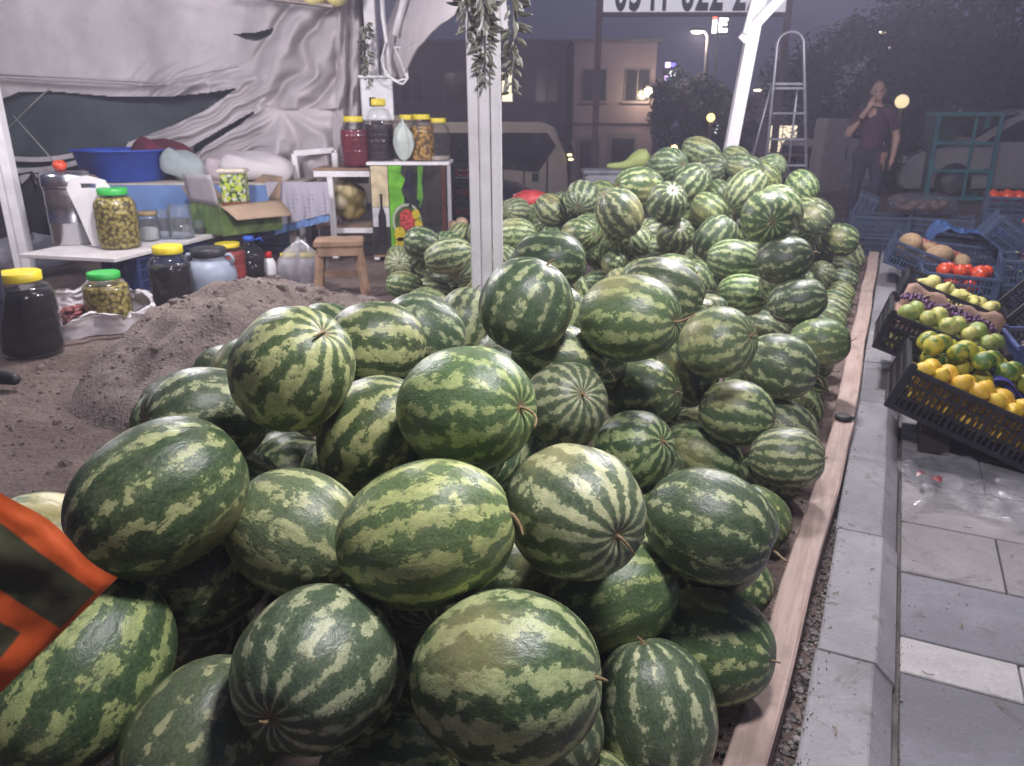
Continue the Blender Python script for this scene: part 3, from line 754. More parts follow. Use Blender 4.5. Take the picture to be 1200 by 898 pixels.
Z261 -0.689 2.731 0.410 0.1069 1.03 0.95 0.20 -0.24
Z262 1.464 6.181 0.403 0.1216 1.03 -0.95 -0.31 0.09
Z263 0.746 5.405 0.534 0.0855 1.03 0.47 -0.75 0.47
Z264 1.733 7.226 0.387 0.1143 1.03 -0.01 -0.84 0.54
Z265 0.400 5.439 0.381 0.1157 1.03 0.39 0.88 0.29
Z266 -0.489 2.105 0.425 0.0967 1.03 -0.14 0.12 0.98
Z267 2.050 7.498 0.374 0.1169 1.03 -0.65 -0.70 -0.29
Z268 0.225 3.691 0.364 0.1029 1.03 -0.36 -0.93 -0.05
Z269 1.249 6.503 0.398 0.1098 1.03 0.32 -0.28 -0.90
Z270 0.442 5.809 0.393 0.0907 1.03 0.40 0.91 -0.06
Z271 1.714 5.111 0.385 0.1002 1.03 -0.36 -0.07 -0.93
Z272 -0.202 3.160 0.349 0.0898 1.03 -0.69 0.02 0.72
Z273 2.566 6.894 0.375 0.1002 1.03 0.79 -0.32 0.52
Z274 -0.977 2.015 0.368 0.0966 1.03 0.89 -0.09 -0.45
Z275 2.195 6.005 0.364 0.1031 1.03 -0.67 -0.69 -0.29
Z276 0.163 3.476 0.358 0.1076 1.03 -0.25 0.31 -0.92
Z277 1.544 4.072 0.390 0.0863 1.03 0.91 -0.01 0.42
Z278 0.043 7.340 0.339 0.1008 1.03 -0.08 0.85 -0.53
Z279 1.702 6.550 0.318 0.1059 1.03 0.48 -0.08 -0.87
Z280 1.024 5.844 0.320 0.0932 1.03 -0.35 -0.07 -0.94
Z281 0.696 5.274 0.435 0.0878 1.03 0.69 -0.69 -0.23
Z282 0.908 4.387 0.313 0.0969 1.03 0.65 0.71 0.28
Z283 0.898 5.979 0.411 0.0929 1.03 0.03 0.31 0.95
Z284 1.780 7.545 0.281 0.1268 1.03 -0.24 -0.14 0.96
Z285 1.253 6.231 0.355 0.0927 1.03 -0.52 0.85 0.09
Z286 2.361 6.875 0.342 0.0897 1.03 0.19 -0.65 -0.74
Z287 -0.031 0.929 0.343 0.0860 1.03 0.65 0.74 0.20
Z288 1.523 3.793 0.358 0.0879 1.03 0.02 0.58 0.82
Z289 -0.679 5.833 0.390 0.0975 1.03 0.43 -0.60 0.67
Z290 -1.040 2.309 0.309 0.0940 1.03 0.13 0.10 -0.99
Z291 -0.024 7.570 0.276 0.1240 1.03 -0.78 -0.01 0.63
Z292 0.020 2.876 0.306 0.0898 1.03 -0.14 -0.45 -0.88
Z293 1.644 6.301 0.305 0.1015 1.03 -0.80 0.16 -0.58
Z294 0.580 3.146 0.323 0.0946 1.03 -0.32 -0.59 0.74
Z295 -1.032 2.684 0.306 0.0926 1.03 -0.33 -0.77 -0.54
Z296 2.304 7.151 0.271 0.1280 1.03 0.71 0.04 0.70
Z297 0.103 4.857 0.271 0.1078 1.03 -0.14 0.67 0.73'''
MLAB = {
  'F1': (0, 'biggest broad-banded watermelon lying lowest at the front of the heap'),
  'F2': (1, "round watermelon with pale stem scar turned outward at the heap's foot"),
  'F3': (3, 'long pale mottled watermelon with a curled brown stem, resting on the lowest big ones'),
  'F4': (1, 'dark watermelon with narrow stripes meeting at a round brown stem scar'),
  'F5': (3, 'large dull green watermelon perched over the long pale mottled one, stem end showing'),
  'F6': (0, 'round watermelon with a hooked stem, perched highest on the side toward the soil heap'),
  'F7': (0, 'very dark oblong watermelon with a long thin wiry stem, beside the orange bag'),
  'F8': (0, 'dark oval watermelon with a small flaked scar, beside the one with the round brown scar'),
  'F9': (3, 'half shaded watermelon with a pale upright curled stem, under the dark narrow striped one'),
  'F10': (1, 'banded watermelon whose twig stem reaches over the edging board'),
  'F11': (1, 'watermelon standing on end with upright pale stripes, next to the biggest one'),
  'F12': (3, 'watermelon with blotchy diagonal bands wedged between the dark oblong and long mottled ones'),
  'F13': (0, 'deep green watermelon half hidden behind the large dull green one'),
  'F14': (0, 'oblong watermelon lying under the high round one with the hooked stem'),
  'F15': (4, 'pale watermelon peeping out behind the orange bag'),
  'F16': (5, 'large scarred watermelon with a tan worn patch under the orange bag'),
  'F17': (3, "pale speckled watermelon between the scarred one and the heap's foot"),
  'F18': (3, 'watermelon half buried below the biggest broad-banded one'),
  'F19': (1, 'watermelon with only its top showing under the biggest one'),
  'F20': (0, 'shadowed watermelon underneath the very dark oblong one'),
  'F21': (0, 'shadowed watermelon deep in the gap under the high round one'),
  'F22': (0, 'shadowed watermelon deep under the long pale mottled one'),
  'M1': (0, 'light banded watermelon behind the high round one with the hooked stem'),
  'M2': (1, 'striped watermelon tucked between two others on the soil heap side of the white post'),
  'M3': (1, 'watermelon with broad upright stripes at the foot of the triple white post'),
  'M4': (1, 'round watermelon with upright pale stripes and twig stem, in front of the triple white post'),
  'M5': (1, 'striped watermelon half hidden behind the one with upright pale stripes'),
  'M6': (0, 'oblong watermelon with broad whitish blotches beside the triple white post'),
  'M7': (3, 'large light green mottled watermelon high on the heap, stem end pinched'),
  'M8': (0, 'long flat watermelon wedged under the upright striped one'),
  'M9': (2, 'watermelon with stripes radiating from a sunken stem, under the long flat one'),
  'M10': (0, 'dark watermelon below the large light green mottled one'),
  'M11': (0, 'watermelon with steep dark stripes under the one with a yellowish blush'),
  'M12': (3, 'watermelon with a yellowish blush and pinched stem end'),
  'M13': (0, 'watermelon with a curled stem wedged above the dark oval one'),
  'M14': (0, 'big watermelon with level dark bands near the bare strip of ground'),
  'M15': (3, 'speckled oval watermelon whose stem touches the edging board'),
  'M16': (3, 'watermelon with a thread of curled stem, squeezed under the blushed one'),
  'M17': (0, 'watermelon with bold dark bands just under the squeezed one'),
  'M18': (1, 'long watermelon with thin pale bands lying over the lower row'),
  'M27': (1, 'long watermelon with wide pale bands curving behind the large light green one'),
  'M28': (2, 'evenly banded watermelon with a tan blossom end in the middle of the heap'),
  'M29': (0, 'oblong watermelon tilted upward with large yellow green blotches'),
  'M30': (0, 'oval watermelon with cream blotches sitting over the tilted oblong one'),
  'M31': (2, 'whitish topped banded watermelon in the middle of the heap'),
  'M32': (1, 'round watermelon facing outward with spokes of dark stripes and a dry stem'),
  'M40': (1, 'long watermelon next to the pale green gourd'),
  'M41': (0, 'round watermelon with bold dark net of bands below the gourd'),
  'M42': (2, 'round watermelon next to the topmost ones with its stem scar outward'),
  'M43': (0, 'oblong watermelon lying topmost on the back of the heap'),
  'L1': (0, 'darker watermelon leaning against the fruit poster'),
  'L2': (1, 'long watermelon with thin white bands beside the poster'),
  'L4': (4, 'pale yellowish watermelon on the ground by the wooden stool'),
  'L9': (4, 'yellowed watermelon with rays of pale stripes beside the triple white post'),
  'M76': (0, 'watermelon with clean level bands poised over the far edging board'),
}

for line in MELONS.splitlines():
    f = line.split(); key = f[0]; px_, py_, pz_, r_, e_, ax, ay, az_ = map(float, f[1:])
    q = random.Random(key); hi = key[0] in 'F' or (key[0] == 'M' and py_ < 3.6)
    mat, lab = MLAB.get(key, (q.choice([0, 1, 1, 2, 0, 3, 2]), None)); grp = 'watermelons heaped in the stall'
    if lab is None:
        if key[0] == 'G': zn = 'front of the heap' if py_ < 2.1 else 'near slope of the heap' if py_ < 3.4 else 'heap beside the fruit poster' if px_ < -.1 else 'heap behind the triple white post' if px_ < 1. else 'middle of the tall heap' if py_ < 5.6 else 'back of the tall heap'; lab = 'watermelon half hidden in a gap at the '+zn; grp = 'watermelons in gaps at the '+zn
        elif key[0] in 'ZXY': zn = 'front heap' if py_ < 2.1 else 'near slope' if py_ < 3.4 else 'low heap by the fruit poster' if px_ < -.1 else 'heap behind the triple white post' if px_ < 1. else 'tall heap'; lab = 'watermelon buried under the others inside the '+zn; grp = 'watermelons buried in the '+zn
        elif key[0] == 'L': lab = 'small watermelon in the low heap between the fruit poster and the white post'; grp = 'watermelons by the fruit poster'
        elif VV.x*px_+VV.y*py_ > -.45 and pz_ < .5: lab = 'watermelon in the row lying along the timber edging board'; grp = 'watermelons along the edging board'
        elif py_ > 5.9 and px_ > 1.1: lab = 'striped watermelon high on the back of the tall heap'; grp = 'watermelons on the back of the heap'
        elif px_ < .85: lab = 'striped watermelon in the back heap below the parked bus'; grp = 'watermelons below the bus'
        else: lab = 'striped watermelon in the middle slope of the heap'; grp = 'watermelons in the middle of the heap'
    o = obj('watermelon', melon_me(q.randrange(5), mat, hi)); o.location = (px_, py_, pz_); tag(o, lab, 'watermelon', grp)
    axis = Vector((ax, ay, az_)); o.rotation_mode = 'QUATERNION'
    o.rotation_quaternion = axis.to_track_quat('Z', 'Y') @ Quaternion((0, 0, 1), q.uniform(0, 6.28))
    k_ = 1.02; o.scale = (r_*k_, r_*k_, r_*e_*k_)
    if key[0] not in 'ZXY': obj('stem', STEMS[q.randrange(9)], o)


# ------------------------------------------------------------------ stall: posts, timbers, sheeting
def mpp(p): return ((Vector(p)-Vector((0, 0, CAM_H))).dot(Vector((0, math.cos(PITCH), -math.sin(PITCH)))))/FPX
def post_from(a, b, w, d, name, label, n=1, up=None):
    t = thing(name, label, 'post', a); a = Vector(a); b = Vector(b); up = Vector((0, 1, 0))
    for i in range(n):
        o = Vector(((i-(n-1)/2)*w/n, (-.02 if i == 1 else 0.) if n > 1 else 0, 0)); mb = MB()
        mb.beam(o, b-a+o, w/n-.004 if n > 1 else w, d, up, .004); mb.build('batten' if n > 1 else 'shaft', white_paint, t)
    return t
pc = Vector((-.105, 3.5, 0))
tp = post_from(pc, pc+Vector((-.02, 0, 2.75)), .145, .09, 'stall_post', 'white post of three battens nailed together with dried peppers hung on it', 3)
MB().beam(Vector((.075, -.02, 1.72)), Vector((.03, -.02, 2.3)), .06, .03).build('brace', white_paint, tp)
ra, rb = D(832, 303, 8.0), D(893, -20, 8.0)
pr = post_from(ra, rb+(rb-ra)*.25, .12, .09, 'stall_post', 'leaning white post with a forked brace behind the tall heap')
q0 = D(868, 48, 7.93)-ra; MB().beam(q0, D(925, -14, 7.9)-ra, .085, .05, Vector((0, 1, 0))).build('brace', white_paint, pr)
MB().beam(D(873, 40, 7.9)-ra, D(889, -20, 7.9)-ra, .05, .04, Vector((0, 1, 0))).build('brace', white_paint, pr)
la = D(32, 318, 7.0); la.z = 0; lb = D(-22, 60, 7.0)
pl = post_from(la, lb+(lb-la)*.45, .16, .1, 'stall_post', 'slanted white corner post standing by the steel pot', 2)
ba = D(452, 300, 8.3); ba.z = 0; bb = D(430, -30, 8.3)
pb = post_from(ba, bb+Vector((0, 0, .3)), .11, .09, 'stall_post', 'white post carrying the switch box and looped cable')
# roof timbers over the stall (above the frame)
def timber(a, b, label):
    t = MB(); t.beam(a, b, .07, .09); return tag(t.build('roof_timber', white_paint), label, 'timber', 'roof timbers of the stall')
c0 = pc+Vector((-.02, 0, 2.78)); r1 = rb+(rb-ra)*.25; l1 = lb+(lb-la)*.45; b1 = bb+Vector((0, 0, .3))
for a_, b_, s_ in ((c0, r1, 'the triple white post to the leaning post'), (c0, l1, 'the triple white post to the slanted corner post'), (c0, b1, 'the triple white post to the switch box post'), (c0+Vector((0, .1, .1)), Vector((.6, .3, 3.05)), 'the triple white post out over the front heap'), (b1, l1, 'the switch box post to the corner post')):
    timber(Vector(a_), Vector(b_), 'white roof timber from '+s_)

tarp_m = None
k = N('tarpaulin'); p = k.tc.outputs['Object']; a = k.noise(p, 1.2, 5, .6); f = k.noise(p, 9, 5, .7); w_ = k.noise(p, 160, 2)
col = k.mix(k.step(a, .35, .7), (.50, .465, .465), (.62, .58, .585)); col = k.mix(k.math('MULTIPLY', k.step(f, .52, .75), .35), col, (.33, .29, .28)); col = k.mix(k.math('MULTIPLY', w_, .2), col, (.35, .33, .36))
k.link(col, k.b.inputs['Base Color']); k.b.inputs['Roughness'].default_value = .6; k.bump(k.math('ADD', f, k.math('MULTIPLY', w_, .15)), .3, .02)
tarp_m = k.m
holes = [[(-120, 132), (0, 117), (22, 108), (60, 107), (130, 113), (200, 113), (250, 108), (279, 103), (240, 130), (200, 148), (150, 167), (135, 200), (-120, 210)],
         [(222, 186), (228, 170), (262, 150), (296, 131), (299, 132), (280, 147), (240, 172)], [(273, 40), (300, 38), (320, 33), (319, 40), (303, 48), (290, 47)]]
def inside(x, y, P):
    c = False; j = len(P)-1
    for i in range(len(P)):
        (xi, yi), (xj, yj) = P[i], P[j]
        if (yi > y) != (yj > y) and x < (xj-xi)*(y-yi)/(yj-yi)+xi: c = not c
        j = i
    return c
def tarp_pt(px, py):
    w1 = smooth(120, 230, px)*smooth(60, 120, py)*(1-smooth(290, 330, px)); w2 = smooth(275, 330, px); w3 = smooth(385, 415, px)
    n_ = fbm((px*.012, py*.012), 1., 3, 7.)
    d = .03*math.sin(px*.018)+.05*n_
    ph1 = (px*.42+py*.91)*.33+n_*5; d += w1*(.055*math.sin(ph1)+.03*math.sin(ph1*2.3+1))
    ang = math.atan2(px-332, max(6, abs(py-128)))
    if py < 128: ph2 = (px*.83+py*.5)*.16+n_*3; d2 = .12*math.sin(ph2)+.03*math.sin(ph2*2.1+n_*4)
    else: ph2 = ang*6.5+n_*4; d2 = .12*math.sin(ph2)*smooth(0, 50, py-128)+.025*math.sin(ph2*2.3+n_*3)*smooth(10, 60, py-128)
    pinch = math.exp(-((px-331)**2+(py-131)**2)/500.)
    d += w2*(1-w3)*d2+.14*pinch
    d += w3*(.13*math.sin(px*.36+n_*4)+.05*math.sin(px*.8+py*.02))
    sag = .035*math.exp(-((py-92-8*math.sin(px*.01))/5.)**2)*(1-w2)
    Y = 8.75-.25*w2+d-sag*2
    return D(px, py, Y)
mb = MB(); X0, X1, Y0, Y1 = -90., 432., -70., 215.
mb.sheet(350, 210, lambda a, b: tarp_pt(X0+(X1-X0)*a, Y0+(Y1-Y0)*b), lambda a, b: not any(inside(X0+(X1-X0)*a, Y0+(Y1-Y0)*b, h) for h in holes))
tag(mb.build('tarpaulin', tarp_m), 'big creased dirty white tarpaulin hung as the stall wall', 'tarpaulin')
mb = MB()
def canopy(a, b):
    e0 = [(470, 100), (478, 80), (490, 60), (505, 43), (522, 28), (545, 10), (585, -22), (640, -60)]
    t = a*(len(e0)-1); i = min(int(t), len(e0)-2); t -= i; ex = e0[i][0]+(e0[i+1][0]-e0[i][0])*t; ey = e0[i][1]+(e0[i+1][1]-e0[i][1])*t
    Ye = 8.2-2.6*a; E = D(ex, ey, Ye); I = D(425+60*a, 118-190*a if a < .6 else 4-110*(a-.6)*2, 8.6)
    p = E.lerp(I, b); p.z += .10*math.sin(b*PI)*math.sin(a*9)+.03*math.sin(b*9+a*4)+.02*fbm((a*6, b*6), 1, 3, 2); p.y += .08*math.sin(a*14+b*5)*b
    return p
mb.sheet(50, 40, canopy)
mb.tube([canopy(a/40, .004)+Vector((0, -.004, 0)) for a in range(41)], .012, 6)
tag(mb.build('canopy_sheet', tarp_m), 'white sheet canopy with a roped edge sweeping up to the roof', 'tarpaulin')
net = pm('dark_sheet', (.055, .075, .082), .7, .3, 2.2, .3, fine=90)
mb = MB(); mb.sheet(50, 20, lambda a, b: D(-130+470*a, 20+185*b, 9.0+.05*math.sin(a*11)+.04*math.sin(b*7+a*3)))
tag(mb.build('dark_backing_sheet', net), 'dark grey green sheet showing behind the torn tarpaulin', 'sheet')
for i, (p0, p1, p2, w) in enumerate((((14, 186), (60, 187), (100, 179), .05), ((16, 200), (60, 197), (98, 188), .055))):
    mb = MB(); mb.sheet(20, 2, lambda a, b: D(p0[0]+(p2[0]-p0[0])*a, p0[1]+(p2[1]-p0[1])*a+4*math.sin(a*PI), 8.86)+Vector((0, .006*math.sin(a*20), (b-.5)*w)))
    tag(mb.build('torn_strip', tarp_m), ('upper' if i == 0 else 'lower')+' torn white strip hanging across the dark sheet behind the pot', 'strip')
for i, pts in enumerate(([(-5, 165), (40, 120), (62, 100)], [(15, 135), (55, 180), (75, 205)], [(0, 88), (90, 92), (180, 98), (280, 78)])):
    MBt = MB(); MBt.tube([D(x, y, 8.55) for x, y in pts], .006, 5)
    tag(MBt.build('guy_cord', pm('cord_grey', (.3, .3, .3), .8)), ['thin cord running up across the dark sheet', 'thin cord slanting down behind the steel pot', 'slack cord stitched along the tarpaulin hem'][i], 'cord')
# shelf board with yellow melons near the roof
mb = MB(); mb.beam(D(262, -8, 8.1), D(395, 9, 7.9), .2, .025, ZZ)
tag(mb.build('high_shelf', pm('grey_wood', (.3, .25, .23), .8, .3, 9, .4)), 'narrow board slung high against the tarpaulin as a shelf', 'shelf')
ym = pm('canary_yellow', (.62, .55, .22), .5, .2, 8, .3)
for i, x in enumerate((368, 394)):
    p = D(x, -2+i*1, 7.85); r_ = 13*mpp(p); o = MB().ball((0, 0, 0), (r_*1.25, r_, r_), None, 24, 16, lambda c: c*(1+.012*math.sin(9*math.atan2(c.y, c.z)))).build('yellow_melon', ym); o.location = p+Vector((0, .02, .04)); o.rotation_euler = (0, 0, .5+i)
    tag(o, 'yellow melon stored on the high shelf board', 'melon', 'yellow melons on the high shelf')
# switch box, pipes, cable
t = thing('switch_box', 'white metal switch box on a post with a small dark window', 'switch box', D(443, 141, 8.15), .25)
s_ = mpp(t.location)
MB().box((0, 0, 23*s_), (36*s_, .14, 46*s_), None, .01).build('case', pm('box_white', (.66, .66, .68), .45, .1), t)
MB().box((0, -.005, 47*s_), (42*s_, .18, .025), None, .006).build('cap', pm('box_white', (.66, .66, .68)), t)
MB().box((-6*s_, -.072, 20*s_), (7*s_, .006, 10*s_), None, .002).build('window', pm('dark_glass', (.02, .02, .025), .2), t)
for pts, lab in (([(447, -20), (449, 20), (455, 60), (458, 92)], 'white conduit pipe dropping straight into the switch box'), ([(478, -20), (470, 15), (463, 42)], 'thick white conduit pipe slanting down beside the post')):
    mb = MB(); mb.tube([D(x, y, 8.0) for x, y in pts], .035 if 'thick' in lab else .022, 12); tag(mb.build('conduit_pipe', pm('pvc_white', (.72, .72, .72), .35, .06)), lab, 'pipe')
MB2 = MB(); loop = [(452, 50), (447, 70), (452, 88), (466, 95), (477, 92), (470, 72), (462, 55), (470, 56), (476, 75), (478, 92), (472, 99), (460, 94), (450, 80), (449, 60)]
pts = []
for i in range(len(loop)-1):
    for q in range(4):
        a = loop[i]; b = loop[i+1]; pts.append(D(a[0]+(b[0]-a[0])*q/4, a[1]+(b[1]-a[1])*q/4, 7.95-.01*(i % 3)))
MB2.tube(pts, .009, 6); tag(MB2.build('cable', pm('pvc_white', (.72, .72, .72))), 'white cable coiled in loops above the switch box', 'cable')

# strings of dried peppers
dried = [pm('dried_olive', (.17, .175, .11), .6, .5, 14, .6), pm('dried_grey', (.36, .36, .29), .6, .4, 14, .6), pm('dried_dark', (.09, .095, .065), .6, .5, 14, .6)]
def pepper_me(seed, m):
    q = random.Random(seed); mb = MB(); pts = [Vector((0, 0, 0))]; d = Vector((1, 0, q.uniform(-.2, .1))); 
    for i in range(5): pts.append(pts[-1]+d.normalized()*.016); d.z += q.uniform(-.35, .2); d.y += q.uniform(-.3, .3)
    mb.tube(pts, [.004, .010, .012, .010, .007, .002], 6); return mb.mesh('dried_pepper', m)
peppers = [pepper_me(i, dried[i % 3]) for i in range(9)]
def pepper_string(top, length, label, rad, n, grp=None):
    t = thing('pepper_string', label, 'dried peppers', top, group='strings of dried peppers')
    MB().tube([(0, 0, 0), (.006, 0, -length*.5), (0, 0, -length)], .003, 5).build('string', pm('cord_grey', (.3, .3, .3)), t)
    q = random.Random(label)
    for i in range(n):
        z = -length*(i+.5)/n; taper = 1-.45*(i/n)**2; a = q.uniform(0, 2*PI)
        o = obj('dried_pepper', peppers[q.randrange(9)], t); o.location = (rad*.25*math.cos(a)*taper, rad*.25*math.sin(a)*taper, z)
        o.rotation_euler = (q.uniform(-.5, .5), q.uniform(.0, .9), a); s = rad*11*taper*q.uniform(.75, 1.2); o.scale = (s, s, s)
pepper_string(pc+Vector((-.005, -.09, 1.98)), .47, 'long string of dried peppers down the middle of the triple post', .075, 95)
pepper_string(pc+Vector((.105, -.0, 2.02)), .54, 'string of dried peppers on the roadside edge of the triple post', .085, 85)
pepper_string(pc+Vector((-.075, -.05, 1.95)), .27, 'short string of dried peppers on the shelf side of the triple post', .075, 40)
pepper_string(D(428, 26, 8.05), .58, 'dense dark string of dried peppers beside the white conduit', .085, 90)

# ------------------------------------------------------------------ jars and cans
yellow_lid = pm('lid_yellow', (.72, .58, .03), .4, .1, 9, .1); green_lid = pm('lid_green', (.04, .42, .07), .4, .1, 9, .1); black_lid = pm('lid_black', (.03, .03, .034), .4, .2)
jar_clear = clear('jar_plastic', (.95, .95, .94), .02, .12)
olives = pebbly('green_olives', ((.34, .27, .06), (.52, .43, .13)), 34, .35, .5)
def jar(label, px, base, wpx, hpx, content, lid, fill=.8, loc=None, ribs=3, group='lidded plastic jars', neck=.62, lidh=.11, cat='jar', name='plastic_jar', shell=None, scale=1.):
    p = Vector(loc) if loc is not None else G(px, base); s = mpp(p); r_ = wpx*s/2; h = hpx*s*1.03
    t = thing(name, label, cat, p, rnd.uniform(0, 6), group)
    def prof(k_, top, zb):
        pr = [(0, zb), (r_*.88*k_, zb), (r_*.97*k_, zb+.03*h)]; n = 26
        for i in range(n+1):
            z = zb+.05*h+(h*.60)*i/n; rib = 1-.03*max(0, math.cos(ribs*2*PI*i/n))**6; pr.append((r_*k_*rib, z))
        for i in range(1, 9):
            a = i/8; pr.append((r_*k_*(1-(1-neck)*(1-math.cos(a*PI/2))), zb+h*(.65+.2*math.sin(a*PI/2))))
        pr.append((r_*k_*neck, h*(1-lidh)))
        return [q for q in pr if q[1] <= top]
    MB().lathe(prof(1, 9, 0.), 32, None, False).build('body', shell or jar_clear, t)
    pc_ = prof(.955, h*fill, .006); pc_.append((0, pc_[-1][1])); MB().lathe(pc_, 28).build('contents', content, t)
    lr = r_*neck*1.1; z0 = h*(1-lidh)
    b = MB(); b.lathe([(0, z0), (lr, z0), (lr*1.01, z0+.01*h), (lr*1.01, h-.012*h), (lr*.95, h), (lr*.8, h-.008*h), (0, h-.008*h)], 36); b.build('lid', lid, t)
    return t
brine = pm('dark_brine', (.012, .009, .012), .12, .3, 6, .05)
jar('big jar of black olives with yellow lid on the ground beside the white sack', 40, 412, 68, 92, brine, yellow_lid, .8)
jar('big jar of black olives with yellow lid in front of the blue crates', 207, 368, 48, 78, brine, yellow_lid, .72)
zt = .35
T1, T0, T2 = G(134, 303, zt), G(59, 290, zt), G(250, 275, zt); T3 = T0+T2-T1
jar('green olive jar with green lid standing on the white board table', 0, 0, 47, 66, olives, green_lid, .85, G(142, 290, zt+.001), group='green olive jars')
jar('green olive jar with green lid set inside the open white sack', 132, 386, 51, 66, olives, green_lid, .8, group='green olive jars')
jar('jar of red pickle with yellow lid behind the grey barrel', 271, 328, 40, 42, pm('red_pickle', (.35, .05, .04), .3), yellow_lid, .8)

# grey barrel
p = G(252, 358); s_ = mpp(p); t = thing('plastic_barrel', 'blue grey plastic barrel with black screw lid and side handles', 'barrel', p)
r_ = 29*s_; h = 68*s_
mb = MB(); mb.lathe([(0, 0), (r_*.9, 0), (r_*.97, .03*h), (r_, .12*h), (r_*.97, .2*h), (r_, .28*h), (r_*.98, .42*h), (r_, .5*h), (r_*.96, .62*h), (r_*.8, .74*h), (r_*.62, .8*h), (r_*.6, .9*h), (0, .9*h)], 32); mb.build('body', pm('barrel_grey', (.30, .34, .42), .45, .12, 5, .1), t)
mb = MB(); mb.lathe([(0, .86*h), (r_*.66, .86*h), (r_*.68, .88*h), (r_*.68, .98*h), (r_*.62, h), (0, h)], 28); mb.build('lid', black_lid, t)
for sgn in (-1, 1):
    mb = MB(); mb.tube([(sgn*r_*.58, 0, .86*h), (sgn*r_*.85, 0, .88*h), (sgn*r_*.95, 0, .8*h), (sgn*r_*.86, 0, .7*h)], .014, 8); mb.build('handle', pm('barrel_grey', (.30, .34, .42)), t)
# dark bottle with blue cap, white bottle
p = G(296, 325); s_ = mpp(p); t = thing('water_bottle', 'round clear bottle of dark liquid with blue handle cap', 'bottle', p); r_ = 16*s_; h = 48*s_
pr = [(0, 0), (r_*.9, 0), (r_, .04*h), (r_, .5*h), (r_*.93, .62*h), (r_*.6, .76*h), (r_*.3, .83*h), (r_*.28, .9*h)]
MB().lathe(pr, 24, None, False).build('body', jar_clear, t); MB().lathe([(x*.95, z*.98+.004) for x, z in pr[:4]]+[(0, .5*h)], 24).build('contents', brine, t)
MB().lathe([(0, .88*h), (r_*.38, .88*h), (r_*.38, h*.97), (r_*.3, h), (0, h)], 20).tube([(r_*.3, 0, .9*h), (r_*.9, 0, .95*h), (r_*.95, 0, .86*h)], .008, 6).build('cap', pm('cap_blue', (.03, .10, .5), .4), t)
p = G(317, 322); s_ = mpp(p); t = thing('small_bottle', 'small white plastic bottle with red cap', 'bottle', p); r_ = 7.5*s_; h = 27*s_
MB().lathe([(0, 0), (r_*.95, 0), (r_, .05*h), (r_, .5*h), (r_*.7, .68*h), (r_*.4, .76*h), (0, .78*h)], 20).build('body', pm('bottle_white', (.75, .75, .76), .4, .05), t)
MB().lathe([(0, .74*h), (r_*.55, .74*h), (r_*.5, .94*h), (r_*.4, h), (0, h)], 16).build('cap', pm('cap_red', (.6, .02, .02), .4), t)

# crates -----------------------------------------------------------
cr_cache = {}
def crate_panel(L, H, mat, closed=0.):
    key = (round(L, 3), round(H, 3), mat.name, closed)
    if key not in cr_cache:
        mb = MB(); t_ = .012
        mb.box((0, 0, H-.0125), (L, t_+.008, .025), None, .003); mb.box((0, 0, .012), (L, t_+.004, .024), None, .003)
        for z in (H*.36, H*.66): mb.box((0, 0, z), (L-.01, t_, .012))
        n = max(3, int(L/.024))
        for i in range(1, n): mb.box((-L/2+L*i/n, .001, H/2), (.008 if i % 5 else .014, t_-.004, H-.03))
        for sx in (-1, 1): mb.box((sx*(L/2-.02), .0015, H/2), (.04, t_-.002, H-.006), None, .003)
        if closed: mb.box((0, .003, H*.5), (L-.03, .003, H-.03))
        cr_cache[key] = mb.mesh('side_panel', mat)
    return cr_cache[key]
def crate(label, m, L, Wd, H, mat, group='plastic crates', cat='crate'):
    t = thing('plastic_crate', label, cat, m=m, group=group)
    key = ('b', L, Wd, mat.name)
    if key not in cr_cache:
        mb = MB(); mb.box((L/2, Wd/2, .004), (L-.03, Wd-.03, .006))
        n = int(L/.06)
        for i in range(1, n): mb.box((L*i/n, Wd/2, .011), (.008, Wd-.04, .008))
        cr_cache[key] = mb.mesh('base', mat)
    obj('base', cr_cache[key], t)
    for (cx, cy, rz, ln) in ((L/2, .012, 0, L), (L/2, Wd-.012, PI, L), (.012, Wd/2, -PI/2, Wd-.05), (L-.012, Wd/2, PI/2, Wd-.05)):
        o = obj('side_panel', crate_panel(ln, H, mat), t); o.location = (cx, cy, 0); o.rotation_euler = (0, 0, rz)
    key = ('c', H, mat.name)
    if key not in cr_cache: cr_cache[key] = MB().box((0, 0, H/2+.008), (.034, .034, H+.016), None, .006).mesh('corner_post', mat)
    for cx in (.02, L-.02):
        for cy in (.02, Wd-.02): o = obj('corner_post', cr_cache[key], t); o.location = (cx, cy, 0)
    return t
blue_crate = pm('crate_navy', (.035, .055, .16), .5, .25, 9, .2, dirt=((.16, .16, .2), .3)); black_crate = pm('crate_black', (.014, .014, .018), .42, .3, 9, .2, dirt=((.07, .07, .075), .4)); teal_crate = pm('crate_teal', (.05, .11, .19), .5, .2, 9, .2, dirt=((.2, .2, .22), .3)); steel_blue = pm('crate_blue', (.035, .058, .115), .5, .25, 9, .2, dirt=((.13, .13, .15), .4))

